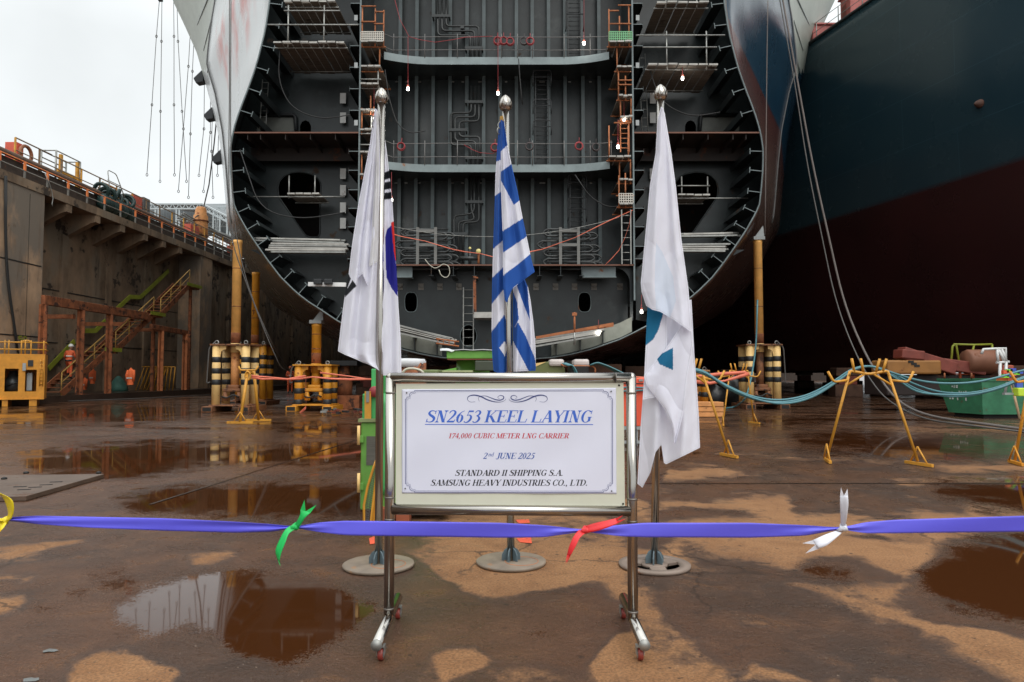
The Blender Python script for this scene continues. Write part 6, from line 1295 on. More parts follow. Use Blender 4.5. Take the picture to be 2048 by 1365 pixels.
# yellow mesh guard leaning on the cabinet
t = thing('mesh_guard', G(738, 1047), 'orange oval guard filled with wire mesh leaning against the green cabinet', 'guard')
Yg = 5.75
out = [(752, 922), (744, 945), (735, 975), (728, 1010), (728, 1045), (735, 1050), (742, 1045), (747, 1000), (752, 960), (754, 935)]
mb = MB(); mb.tube([P(x, y, Yg) for x, y in out], .011, 6, closed=True); mb.build('rim', YELLOW, t)
mb = MB()
for k in range(26):
    yy = 930 + k * 4.6; xl = interp(yy, [922, 945, 975, 1010, 1050], [752, 744, 735, 728, 729]); xr = interp(yy, [922, 960, 1000, 1045], [753, 752, 747, 742])
    mb.tube([P(xl, yy + 3, Yg), P(xr, yy - 3, Yg)], .003, 4); mb.tube([P(xl, yy - 4, Yg), P(xr, yy + 5, Yg)], .003, 4)
mb.build('mesh', WIRE_DARK, t)
mb = MB(); mb.prism([P(743, 1048, Yg + .06), P(764, 1048, Yg + .06), P(762, 935, Yg + .06), P(755, 925, Yg + .06), P(748, 1000, Yg + .06)], (0, .02, 0)); mb.build('back_plate', ORANGE, t)
# orange cabinet on a grey stand, right of the sign
t = thing('orange_cabinet', (P(1268, 800, 12.4).x, 12.7, 0), 'bright orange red equipment cabinet on a pale grey stand behind the sign', 'cabinet')
Y = 12.4; a = P(1235, 853, Y); b_ = P(1296, 757, Y)
mb = MB(); mb.box2((a.x, Y, a.z), (b_.x, Y + .6, b_.z)); mb.build('body', ORANGE_RED, t, bev=.012)
mb = MB(); mb.box2((a.x - .01, Y - .012, b_.z - .10), (b_.x + .01, Y - .001, b_.z - .085)); mb.build('lid_edge', DARK, t)
mb = MB(); mb.box2((P(1271, 0, Y).x, Y - .02, P(0, 763, Y).z), (P(1279, 0, Y).x, Y - .002, P(0, 759, Y).z)); mb.build('latch', GALV, t)
mb = MB()
for x in (a.x + .03, P(1266, 0, Y).x, b_.x - .03):
    for yy in (Y + .05, Y + .55): mb.box2((x - .025, yy - .025, 0), (x + .025, yy + .025, a.z - .002))
mb.box2((a.x, Y + .0, a.z - .06), (b_.x, Y + .024, a.z - .002)); mb.box2((a.x, Y, .04), (b_.x, Y + .024, .09)); mb.build('stand', GREY_PAINT, t)
for k, y in enumerate((775, 782)):
    mb = MB(); mb.tube([P(1225, y + 2, Y - .05), P(1262, y, Y - .05), P(1285, y + 1 - 2 * k, Y - .05), P(1330, y - 4, Y - .1)], .018, 6); tag(mb.build('thick_cable', TEAL_CABLE), ['dark teal cable crossing the orange red cabinet, the upper one', 'dark teal cable crossing the orange red cabinet, the lower one'][k], 'cable')
# black sacks and bits near the right jack
for k, (px, py, w_, h_) in enumerate(((1465, 812, 1.0, 1.35), (1432, 815, .8, .9))):
    g = G(px, py); mb = MB(); rows = []
    for i in range(9):
        a = i / 8; rr = w_ / 2 * (math.sin(math.pi * min(1, a * .9 + .12)) ** .6)
        rows.append([Vector((g.x + rr * (1 + .14 * math.sin(3 * q + 5 * a)) * math.cos(q), g.y + rr * .7 * math.sin(q), a * h_)) for q in [2 * math.pi * j / 18 for j in range(19)]])
    mb.grid(rows); tag(mb.build('black_sack', mat('black_plastic', (.012, .013, .014), .3, bump=.5, bscale=9)), ['tall black plastic sack heap behind the smaller trestle', 'low black plastic sack behind the white flag edge'][k], 'sack')
t = thing('pallet_stack', G(1388, 834), 'low stack of yellow brown timbers on the floor behind the white flag', 'timber stack')
g = G(1388, 834)
for k in range(3): mb = MB(); mb.box((g.x + .1 * k, g.y, .08 + .15 * k), (1.6 - .2 * k, .6, .13)); mb.build('timber', YELLOW_RUST, t, bev=.01)
g = G(688, 830); t = thing('scrap_heap', g, 'small heap of scrap fittings on the floor left of the green cabinet', 'scrap')
for k in range(16):
    mb = MB(); c = g + Vector((rng.uniform(-.6, .6), rng.uniform(-.3, .3), .05 + rng.uniform(0, .12))); mb.box(c, (rng.uniform(.08, .3), rng.uniform(.05, .12), .06), rz=rng.uniform(0, 3)); mb.build('fitting', [RUSTY, GALV, RED_MACHINE, BLACK][k % 4], t)
# ------------------------------------------------------------------ right: green skip, boom lift, tool rack
g = G(1966, 838)
t = thing('green_skip', g + Vector((.6, .8, 0)), 'battered green steel skip with tapered sides and worn white stencil marks', 'skip')
ang = R(-12); ex = Vector((math.cos(R(2)), math.sin(R(2)), 0)); ey = Vector((-.13, .99, 0)).normalized()
Lx, Ly, zb, zt, tp = 2.4, 1.5, .13, 1.10, .22
def sk(u, v, z): return g + ex * u + ey * v + Vector((0, 0, z))
bot = [sk(0, 0, zb), sk(Lx, 0, zb), sk(Lx, Ly - tp, zb), sk(0, Ly - tp, zb)]; top = [sk(-.0, -.0, zt), sk(Lx + .1, 0, zt), sk(Lx + .1, Ly + tp, zt), sk(-.0, Ly + tp, zt)]
mb = MB(); mb.add(bot + top, [(3, 2, 1, 0), (0, 1, 5, 4), (1, 2, 6, 5), (2, 3, 7, 6), (3, 0, 4, 7)]); mb.build('body', GREEN_BIN, t, solid=.03)
mb = MB()
for a_, b2 in ((0, 1), (1, 2), (2, 3), (3, 0)): mb.bar(top[a_], top[b2], .07, .07)
mb.build('rim', GREEN_BIN, t)
mb = MB(); mb.prism([sk(.1, .1, 0), sk(Lx - .1, .1, 0), sk(Lx - .1, Ly - .3, 0), sk(.1, Ly - .3, 0)], (0, 0, zb - .01)); mb.build('skid', DARK, t)
for u in (.02,):
    for v in (.35, 1.4):
        mb = MB(); mb.ring(sk(-.02, v, zt + .12), .07, .025, 10, 6, M=Matrix.Rotation(R(60), 3, 'Z')); mb.build('lifting_eye', RUSTY, t)
mb = MB()
def mark(v0, v1, z0, z1):
    o_ = Vector((-1, -.13, .0)).normalized() * .022
    mb.add([sk(0, v0, z0) + o_, sk(0, v1, z0) + o_, sk(0, v1, z1) + o_, sk(0, v0, z1) + o_], [(0, 1, 2, 3)])
for row, (z0, n) in enumerate(((.86, 4), (.70, 7), (.50, 7))):
    v = .55 if row else .8
    for k in range(n):
        wv = rng.uniform(.05, .10)
        if rng.random() < .8: mark(v, v + wv * .8, z0 + rng.uniform(-.01, .02), z0 + .09 - rng.uniform(0, .03))
        v += wv + .02
mb.build('stencil_marks', mat('worn_white', (.50, .55, .52), .7, rust=.4, rustcol=(.05, .15, .08), rscale=12), t)
t = thing('boom_lift', G(1900, 800), 'dull red boom lift with its arm lowered, parked behind the green skip', 'boom lift')
Y = 24.0
mb = MB(); mb.bar(P(1800, 706, Y), P(1905, 738, Y), .5, .42); mb.bar(P(1795, 708, Y), P(1840, 712, Y), .6, .3); mb.bar(P(1880, 728, Y), P(1965, 740, Y), .45, .38); mb.build('boom', RED_MACHINE, t, bev=.03)
mb = MB(); mb.box2(P(1775, 749, Y - .3), P(1845, 722, Y + .8)); mb.build('counterweight', mat('brown_yellow', (.30, .13, .03), .6, rust=.3), t, bev=.06)
mb = MB()
for k in range(3): a = P(1822 + 6 * k, 724 + 4 * k, Y - .31); mb.box(a, (.18, .02, .07))
mb.build('vent_slots', DARK, t)
mb = MB(); mb.box2(P(1775, 792, Y), P(1990, 750, Y + 1.6)); mb.build('chassis', mat('chassis_dark', (.03, .02, .018), .7, rust=.3), t, bev=.05)
for px in ():
    mb = MB(); c = P(px, 780, Y - .2); c.z = .24; c.y += .6; mb.lathe(c, [(.1, -.1), (.22, -.1), (.24, -.06), (.24, .06), (.22, .1), (.1, .1)], 18, axis='Y'); mb.build('wheel', RUBBER, t)
mb = MB(); c = P(1965, 718, Y); s_ = S(Y); mb.lathe(c + Vector((-.6, 0, -.1)), [(.0001, 0), (.38, 0), (.42, .1), (.42, .95), (.38, 1.05), (.0001, 1.05)], 16, axis='X'); mb.build('engine_drum', mat('drum_rust', (.22, .09, .05), .6, rust=.3), t)
mb = MB(); mb.box2(P(1945, 745, Y - .2), P(2000, 731, Y + .5)); mb.build('turret', mat('turret_red', (.40, .09, .05), .6, rust=.3), t, bev=.04)
mb = MB(); r_ = .035
mb.tube(rounded([P(1902, 729, Y), P(1905, 692, Y), P(1912, 689, Y), P(1919, 729, Y)], .15), r_, 6); mb.tube([P(1907, 689, Y), P(1948, 690, Y), P(1984, 689, Y)], r_, 6); mb.tube([P(1984, 689, Y), P(1985, 728, Y)], r_, 6); mb.tube([P(1948, 690, Y), P(1940, 727, Y)], r_, 6); mb.tube([P(1902, 729, Y), P(1945, 730, Y)], .05, 6); mb.build('basket_railing', LIME, t)
mb = MB()
for px in (1920, 1946): mb.tube([P(px, 730, Y), P(px, 757, Y)], .05, 6)
mb.tube([P(1899, 748, Y), P(1946, 749, Y)], .03, 6); mb.box2(P(1938, 740, Y - .1), P(1948, 732, Y + .1)); mb.build('basket_post', mat('bright_rust_orange', (.55, .12, .05), .6, rust=.2), t)
t = thing('white_frame', P(1990, 745, 23), 'white painted tubular frame standing behind the green skip', 'frame'); Y = 23.0
for seg in ([(1963, 708), (1967, 699), (1987, 698), (2011, 697), (2011, 722)], [(1994, 699), (1996, 724)], [(1997, 699), (2009, 724)], [(2003, 698), (2013, 724)], [(1993, 726), (2018, 724)]):
    mb = MB(); mb.tube([P(x, y, Y) for x, y in seg], .045, 6); mb.build('tube', WHITE_PAINT, t)
mb = MB(); mb.tube([P(2000, 726, Y), P(2000, 790, Y)], .05, 6); mb.tube([P(2012, 724, Y), P(2012, 790, Y)], .05, 6); mb.build('leg', WHITE_PAINT, t)
# tool rack at the right edge
t = thing('tool_rack', G(2040, 850), 'cluttered rack with chequered coloured strips and clamps at the right edge of the dock', 'rack')
Y = 16.5
mb = MB(); mb.box2(P(2016, 762, Y), P(2120, 756, Y + .4)); mb.build('shelf', mat('rack_orange', (.72, .18, .05), .5), t)
mb = MB(); mb.tube([P(2090, 762, Y + .2), P(2090, 846, Y + .2)], .05, 6); mb.tube([P(2110, 700, Y + .2), P(2110, 846, Y + .2)], .05, 6); mb.build('upright', GREY_PAINT, t)
cols = [mat('strip_green', (.25, .75, .05), .5), mat('strip_blue', (.05, .10, .5), .5), mat('strip_red', (.75, .12, .05), .5)]
for k in range(8):
    mb = MB(); x = 2007 + 7 * (k % 5); y = 756 - 2 * (k % 5) - (8 if k > 4 else 0); mb.box2(P(x, y, Y - .1), P(x + 6.5, y - 7, Y - .02)); mb.build('coloured_block', cols[k % 3], t)
mb = MB(); mb.box2(P(2037, 793, Y - .2), P(2062, 776, Y)); mb.build('lime_box', mat('lime_plastic', (.55, .75, .05), .4), t, bev=.02)
mb = MB(); mb.box2(P(2034, 776, Y - .1), P(2040, 762, Y)); mb.build('blue_box', cols[1], t, bev=.01)
mb = MB(); mb.tube([P(2010, 786, Y), P(2014, 766, Y), P(2024, 766, Y), P(2032, 786, Y)], .03, 6); mb.bar(P(2007, 788, Y), P(2036, 788, Y), .1, .05); mb.build('clamp', GREY_PAINT, t)
for k, (a_, b2, lab) in enumerate((((2022, 764), (2040, 841), 'pale wooden pole leaning on the rack against the green skip'), ((2028, 760), (2031, 832), 'shorter pale wooden pole standing beside a leaning one'))):
    mb = MB(); q = G(*b2); mb.tube([P(*a_, q.y + .4), q + Vector((0, 0, .02))], .035, 7); tag(mb.build('wooden_pole', WOOD), lab, 'pole')
# cables lying on the floor at the foot of the left wall and mid floor
for k, (pts, lab) in enumerate((([(-40, 812), (60, 806), (180, 801), (300, 797), (420, 790)], 'dark cable lying along the foot of the wall walkway'), ([(560, 735), (600, 776), (640, 800), (690, 815), (740, 822), (790, 826)], 'dark cable trailing over the floor past the orange jack'))):
    mb = MB(); mb.tube(rounded([G(x, max(y, 770), .03) for x, y in pts], 2), .03, 6); tag(mb.build('floor_cable', WIRE_DARK), lab, 'cable')

# ------------------------------------------------------------------ people
def person(base, yaw, lab, m_suit, pose='stand', H=1.70, helmet=None, lean=0.0):
    t = thing('person', base, lab, 'person'); k = H / 1.75
    st = pose == 'climb'
    J = {'pelvis': (0, 0, .95), 'spine': (0, -.02 - lean * .3, 1.15), 'chest': (0, -.02 - lean * .7, 1.36), 'neck': (0, -.03 - lean, 1.50), 'head0': (0, -.04 - lean * 1.1, 1.56),
         'hipL': (-.10, 0, .92), 'kneeL': (-.12, -.03, .50), 'ankL': (-.13, .02, .09), 'toeL': (-.14, -.15, .04),
         'hipR': (.10, 0, .92), 'kneeR': (.12, -.03 if not st else -.26, .50 if not st else .68), 'ankR': (.13, .02 if not st else -.22, .09 if not st else .28), 'toeR': (.14, -.15 if not st else -.38, .04 if not st else .24),
         'shL': (-.19, -.02 - lean * .9, 1.42), 'elL': (-.27, -.05 - lean * .7, 1.15), 'wrL': (-.20 if not st else -.27, -.24 - lean * .5, 1.08), 'shR': (.19, -.02 - lean * .9, 1.42), 'elR': (.27, -.06 - lean * .7, 1.15), 'wrR': (.18 if not st else .30, -.25 - lean * .5, 1.10)}
    if not st: J['wrL'] = (-.10, -.26, 1.16); J['wrR'] = (.08, -.28, 1.18)
    R_ = {'pelvis': .15, 'spine': .145, 'chest': .16, 'neck': .065, 'head0': .055, 'hipL': .105, 'kneeL': .078, 'ankL': .065, 'toeL': .05, 'hipR': .105, 'kneeR': .078, 'ankR': .065, 'toeR': .05, 'shL': .085, 'elL': .062, 'wrL': .042, 'shR': .085, 'elR': .062, 'wrR': .042}
    E = [('pelvis', 'spine'), ('spine', 'chest'), ('chest', 'neck'), ('neck', 'head0'), ('pelvis', 'hipL'), ('hipL', 'kneeL'), ('kneeL', 'ankL'), ('ankL', 'toeL'), ('pelvis', 'hipR'), ('hipR', 'kneeR'), ('kneeR', 'ankR'), ('ankR', 'toeR'), ('chest', 'shL'), ('shL', 'elL'), ('elL', 'wrL'), ('chest', 'shR'), ('shR', 'elR'), ('elR', 'wrR')]
    # hands: palm and five finger chains continuing from each wrist
    for s_, sg in (('L', -1), ('R', 1)):
        w_ = Vector(J['wr' + s_]); d = (w_ - Vector(J['el' + s_])).normalized(); side = d.cross(Vector((0, 0, 1))).normalized() * (1 if s_ == 'L' else -1)
        J['palm' + s_] = tuple(w_ + d * .07); R_['palm' + s_] = .034; E.append(('wr' + s_, 'palm' + s_))
        for f in range(5):
            o = (f - 1.5) * .02 if f < 4 else .045
            L1 = (.045, .052, .048, .036, .03)[f]; a = 'f%d%s' % (f, s_)
            b0 = w_ + d * (.085 if f < 4 else .05) + side * (-o); J[a] = tuple(b0); J[a + 'k'] = tuple(b0 + d * L1 + Vector((0, 0, -.006))); J[a + 't'] = tuple(b0 + d * L1 * 1.6 + Vector((0, 0, -.028)))
            R_[a] = .010; R_[a + 'k'] = .009; R_[a + 't'] = .008; E += [('palm' + s_, a), (a, a + 'k'), (a + 'k', a + 't')]
    nm = list(J); me = bpy.data.meshes.new('person_body'); me.from_pydata([Vector(J[n]) * k for n in nm], [(nm.index(a), nm.index(b_)) for a, b_ in E], []); me.update()
    o = bpy.data.objects.new('body', me); COL.objects.link(o); o.parent = t
    sk_ = o.modifiers.new('skin', 'SKIN'); sk_.use_smooth_shade = True
    for i, n in enumerate(nm): me.skin_vertices[0].data[i].radius = (R_[n] * k, R_[n] * k * (.72 if n in ('chest', 'spine', 'pelvis') else 1)); me.skin_vertices[0].data[i].use_root = n == 'pelvis'
    sb = o.modifiers.new('sub', 'SUBSURF'); sb.levels = 1; sb.render_levels = 1
    dg = bpy.context.evaluated_depsgraph_get(); m2 = bpy.data.meshes.new_from_object(o.evaluated_get(dg)); o.modifiers.clear(); o.data = m2
    m2.materials.clear(); m2.materials.append(m_suit); m2.materials.append(SKIN); m2.materials.append(RUBBER)
    hz_ = [Vector(J['palmL']) * k, Vector(J['palmR']) * k]; ft = [Vector(J[q]) * k for q in ('ankL', 'toeL', 'ankR', 'toeR')]
    for p in m2.polygons:
        c = p.center; p.use_smooth = True
        if any((c - h).length < .09 for h in hz_) or c.z > 1.5 * k: p.material_index = 1
        elif any((c - f_).length < .085 for f_ in ft): p.material_index = 2
        else: p.material_index = 0
    hc = Vector(J['head0']) * k + Vector((0, -.02, .11 * k))
    mb = MB(); rows = []
    for i in range(13):
        a = math.pi * i / 12; r_ = .082 * k * math.sin(a) ** .8 * (1 - .12 * (i > 8)); z = .118 * k * -math.cos(math.pi - a)
        rows.append([Vector((r_ * math.cos(q), r_ * 1.2 * math.sin(q) - (.012 if -2.2 < q - 2 * math.pi < -1 and 5 < i < 9 else 0), z)) + hc for q in [2 * math.pi * j / 16 for j in range(17)]])
    mb.grid(rows); mb.sphere(hc + Vector((0, -.105 * k, -.01)), .016, 6); 
    for sx in (-1, 1): mb.sphere(hc + Vector((sx * .083 * k, 0, -.01)), .022, 6)
    w0 = wloc(t); mb.v = [tuple(Vector(v) + w0) for v in mb.v]; h = mb.build('head', SKIN, t)
    mb = MB()
    for sx in (-1, 1): mb.sphere(hc + Vector((sx * .032 * k, -.094 * k, .018)) + w0, .011, 6)
    mb.build('eyes', BLACK, h); mb = MB(); mb.box(hc + Vector((0, -.092 * k, -.055)) + w0, (.045, .012, .010)); mb.build('mouth', RED_MACHINE, h)
    if helmet:
        mb = MB(); c = hc + w0 + Vector((0, 0, .035)); mb.lathe(c, [(.125, 0), (.118, .012), (.112, .05), (.085, .105), (.04, .13), (.0001, .135)], 16); mb.box(c + Vector((0, -.13, .0)), (.16, .08, .012)); mb.build('helmet', helmet, t)
    mb = MB(); mb.lathe(w0 + Vector((0, 0, .97 * k)), [(.165 * k, -.03), (.172 * k, 0), (.165 * k, .04)], 16); mb.build('belt', BLACK, t)
    mb = MB()
    for z in (1.2,): mb.lathe(w0 + Vector((0, -.02 - lean * .4, z * k)), [(.172 * k, -.025), (.178 * k, 0), (.172 * k, .025)], 16)
    mb.build('reflective_band', mat('silver_band', (.7, .7, .65), .4), t)
    t.rotation_euler = (0, 0, yaw); return t
SUIT = mat('orange_coverall', (.72, .13, .045), .8, var=.2, scale=8); HELM_W = mat('helmet_white', (.75, .75, .72), .35); HELM_O = mat('helmet_orange', (.70, .16, .05), .4)
person(Vector((XS, 33.55, 1.03)), R(185), 'worker in orange coverall with a white helmet climbing the wall stairs', SUIT, 'climb', 1.62, HELM_W, lean=.12)
gp = G(580, 787); person(gp, R(25), 'worker in orange coverall standing on the floor beside the short orange jack', SUIT, 'stand', 1.76, HELM_O)
gp = G(520.5, 792); person(gp, R(200), 'worker in dark clothes walking in the shade behind the narrow yellow trestle', mat('dark_coverall', (.045, .055, .06), .8), 'stand', 1.7, mat('helmet_grey', (.2, .22, .24), .4))
# ------------------------------------------------------------------ sign stand
t_sign = thing('sign_stand', (-.01, 3.4, 0), 'stainless steel sign stand on castors carrying a keel laying notice', 'sign')
rL, rR = .0245, .0245
XLp, XRp = -.593, .575; YLp, YRp = 3.43, 3.385
def sy(x): return lerp(YLp, YRp, (x - XLp) / (XRp - XLp))
ztop = 1.236; zlow = P(1020, 1021, 3.4).z
for X in (XLp, XRp):
    mb = MB(); mb.tube([(X, sy(X), .085), (X, sy(X), ztop + (.026 if False else .0))], rL, 18); p = mb.build('upright', STAINLESS, t_sign)
    mb = MB()
    for z in (.125, zlow - .05, zlow + .055, ztop - .075): mb.lathe((X, sy(X), z), [(rL * 1.0, -.004), (rL * 1.05, -.001), (rL * 1.05, .003), (rL * 1.0, .006)], 18)
    mb.build('weld_seam', mat('weld_grey', (.22, .2, .18), .45, metal=.8), p)
mb = MB(); mb.tube([(XLp - .0, sy(XLp), ztop), (XRp + .0, sy(XRp), ztop)], rL * 1.0, 18); mb.sphere((XLp, sy(XLp), ztop), rL, 12); mb.sphere((XRp, sy(XRp), ztop), rL, 12); mb.build('top_tube', STAINLESS, t_sign)
mb = MB(); mb.tube([(XLp + .015, sy(XLp) - .008, zlow), (XRp - .01, sy(XRp) - .008, zlow)], rL * 1.02, 18); mb.build('bottom_tube', STAINLESS, t_sign)
mb = MB()
for X, sx in ((XLp, 1), (XRp, -1)): mb.lathe((X + sx * .075, sy(X), ztop), [(rL, -.002), (rL * 1.03, 0), (rL, .002)], 18, axis='X')
mb.build('weld_seam', mat('weld_grey', (0, 0, 0)), t_sign)
for X, xf, xr in ((XLp, -.587, -.597), (XRp, .574, .583)):
    mb = MB(); mb.tube([(xr, 3.72, .088), (xf, 3.09, .080)], rL, 18); mb.build('base_tube', STAINLESS, t_sign)
    mb = MB(); mb.lathe((xf, 3.088, .080), [(.0001, -.006), (rL * .75, -.006), (rL * .8, -.001), (rL * 1.02, -.001), (rL * 1.02, .004)], 18, axis='Y'); mb.build('end_cap', GALV, t_sign)
    for yy, xx in ((3.135, xf), (3.66, xr)):
        sgn = 1 if X < 0 else -1
        c = Vector((xx + .012 * sgn, yy, .028))
        mb = MB(); mb.lathe(c, [(.008, -.011), (.026, -.011), (.0285, -.007), (.0285, .007), (.026, .011), (.008, .011)], 18, axis='X'); cs = mb.build('castor_wheel', mat('castor_red', (.23, .035, .025), .4), t_sign)
        mb = MB(); mb.lathe(c, [(.0001, -.013), (.009, -.013), (.009, .013), (.0001, .013)], 10, axis='X'); mb.lathe(c, [(.016, -.0122), (.019, -.0122), (.019, .0122), (.016, .0122)], 16, axis='X'); mb.build('hub', GALV, cs)
        mb = MB(); mb.box2((c.x - .017, c.y - .014, c.z - .004), (c.x - .014, c.y + .016, c.z + .034)); mb.box2((c.x + .014, c.y - .014, c.z - .004), (c.x + .017, c.y + .016, c.z + .034)); mb.box2((c.x - .018, c.y - .018, c.z + .0305), (c.x + .018, c.y + .02, c.z + .036)); mb.tube([(c.x, c.y, c.z + .03), (c.x, c.y + .002, .075)], .008, 8); mb.build('castor_fork', GALV, cs)
        mb = MB(); mb.prism([(c.x - .016, c.y + .018, c.z + .02), (c.x + .016, c.y + .018, c.z + .02), (c.x + .016, c.y + .042, c.z + .008), (c.x - .016, c.y + .042, c.z + .008)], (0, 0, .006)); mb.build('brake_lever', GALV, cs)
# board: local frame u to the right, v up, on the plane through the uprights, slightly proud of it
bo = Vector((XLp, YLp - .004, 0)); bu = Vector((XRp - XLp, YRp - YLp, 0)).normalized(); bn = Vector((bu.y, -bu.x, 0))   # bn towards the viewer
def BP(px, py, off=0.0):
    """point of the board plane seen at a photo pixel, moved off the plane towards the viewer"""
    r = ray(px, py); o = bo; k = (o - CAMP).dot(bn) / r.dot(bn); return CAMP + r * k + bn * off
q = [BP(792, 768), BP(1247, 765), BP(1250, 1013), BP(791, 1013)]
mb = MB(); mb.prism(q, -bn * .012); board = mb.build('backing_board', mat('cream_board', (.62, .62, .50), .55, var=.05, scale=5, rust=.05, rustcol=(.4, .38, .3)), t_sign)
mb = MB()
for px, py in ((790, 771), (1238, 771), (790, 1008), (1246, 1008)): c = BP(px, py, .001); mb.lathe(c, [(.0001, -.002), (.005, -.002), (.004, .001), (.0001, .001)], 10, axis='Y')
mb.build('board_screw', DARK, board)
# printed sheet, a little rumpled
C4 = [(804, 779), (1232, 776), (1233, 988), (804, 987)]
def sheet_pt(u, v, off=.0):
    a = Vector((lerp(C4[0][0], C4[1][0], u), lerp(C4[0][1], C4[1][1], u))); b_ = Vector((lerp(C4[3][0], C4[2][0], u), lerp(C4[3][1], C4[2][1], u))); p = a.lerp(b_, v)
    return p
def rumple(px, py): return .0022 + .0011 * math.sin(px * .031 + py * .05) + .0007 * math.sin(px * .011 - py * .037 + 1) + .0008 * mnoise.noise((px * .02, py * .02, 0))
N_U, N_V = 110, 56
mb = MB(); mb.grid([[(lambda p: BP(p.x, p.y, rumple(p.x, p.y)))(sheet_pt(i / N_U, j / N_V)) for i in range(N_U + 1)] for j in range(N_V + 1)])
sheet = mb.build('printed_sheet', mat('banner_paper', (.70, .71, .82), .6, var=.02), t_sign, solid=.0008)
mb = MB()
for px, py in ((814, 786), (1222, 783), (811, 977), (1223, 982)): c = BP(px, py, .006); mb.lathe(c, [(.0001, -.002), (.0035, -.002), (.0028, .0015), (.0001, .0015)], 10, axis='Y')
mb.build('pin', DARK, sheet)
INK_NAVY = mat('ink_navy', (.035, .05, .19), .6); INK_BLUE = mat('ink_blue', (.045, .135, .56), .6); INK_DBLUE = mat('ink_mid_blue', (.05, .11, .38), .6); INK_RED = mat('ink_red', (.55, .035, .06), .6); INK_BLACK = mat('ink_black', (.012, .012, .016), .6)
def ink_poly(mb, pts, lift): mb.add([BP(x, y, rumple(x, y) + .0010 + lift) for x, y in pts], [tuple(range(len(pts)))])
def ink_line(mb, pts, w_, lift=0.0):
    k = len(pts); L_ = []; R2 = []
    for i in range(k):
        a = Vector(pts[max(i - 1, 0)]); b_ = Vector(pts[min(i + 1, k - 1)]); d = (b_ - a); d = d.normalized() if d.length > 0 else Vector((1, 0)); n_ = Vector((-d.y, d.x)); ww = w_[i] if isinstance(w_, (list, tuple)) else w_
        p = Vector(pts[i]); L_.append(p + n_ * ww / 2); R2.append(p - n_ * ww / 2)
    for i in range(k - 1): ink_poly(mb, [L_[i], L_[i + 1], R2[i + 1], R2[i]], lift)
def seg(a, b_, n): return [(lerp(a[0], b_[0], i / n), lerp(a[1], b_[1], i / n)) for i in range(n + 1)]
# border: two fine lines with stepped scalloped corners
def border(ins, w_, lift):
    x0, x1 = 811 + ins, 1225 - ins; y0, y1 = 781.5 + ins, 985 - ins
    mb = MB(); cs = 17 - ins * .3
    ink_line(mb, seg((x0 + cs + 1, y0), (x1 - cs - 1, y0 - 1.4), 40), w_, lift); ink_line(mb, seg((x0 + cs + 1, y1 - .5), (x1 - cs - 1, y1), 40), w_, lift)
    ink_line(mb, seg((x0, y0 + cs), (x0, y1 - cs), 30), w_, lift); ink_line(mb, seg((x1, y0 + cs), (x1, y1 - cs), 30), w_, lift)
    for cx, cy, sx, sy_ in ((x0, y0, 1, 1), (x1, y0 - 1.2, -1, 1), (x0, y1, 1, -1), (x1, y1, -1, -1)):
        pth = [(cs + 1, 0), (cs + 1, 3), (cs - 2, 3)]
        pth += [(cs - 2 - 7 * math.sin(a), 3 + 7 * (1 - math.cos(a)) + 0) for a in [math.pi / 2 * i / 5 for i in range(1, 6)]]
        pth += [(cs - 9, 13), (3, 13), (3, cs), (0, cs)]
        ink_line(mb, [(cx + sx * a, cy + sy_ * b_) for a, b_ in pth], w_ * .9, lift + .0002)
    return mb
border(0, 1.1, 0).build('border', INK_NAVY, sheet); border(2.6, .55, 0).build('border', INK_NAVY, sheet)
# flourish under the top border
def spline(pts, n=10):
    out = []
    for i in range(len(pts) - 1):
        p0 = Vector(pts[max(i - 1, 0)]); p1 = Vector(pts[i]); p2 = Vector(pts[i + 1]); p3 = Vector(pts[min(i + 2, len(pts) - 1)])
        for k in range(n):
            u = k / n; out.append(.5 * ((2 * p1) + (p2 - p0) * u + (2 * p0 - 5 * p1 + 4 * p2 - p3) * u * u + (3 * p1 - p0 - 3 * p2 + p3) * u ** 3))
    return out + [Vector(pts[-1])]
mb = MB()
zf = lambda x, y: (740 + x / 3.657, 730 + y / 3.657)
for mir in (0, 1):
    f = (lambda x, y: zf(x, y)) if not mir else (lambda x, y: zf(2010 - x, y))
    for pts, wm in (([(770, 270), (735, 272), (714, 255), (722, 232), (760, 222), (810, 232), (860, 256), (910, 270), (955, 272), (985, 262), (993, 248)], 2.0), ([(800, 268), (793, 245), (810, 230), (845, 228), (880, 240), (920, 255), (955, 258), (977, 246), (975, 230), (955, 224), (938, 232), (936, 242), (948, 247)], 1.5)):
        s_ = spline([f(*p) for p in pts], 7); n_ = len(s_)
        ink_line(mb, s_, [.6 + wm * math.sin(math.pi * i / (n_ - 1)) ** 3 for i in range(n_)], .0003 * mir)
mb.build('flourish', INK_NAVY, sheet)
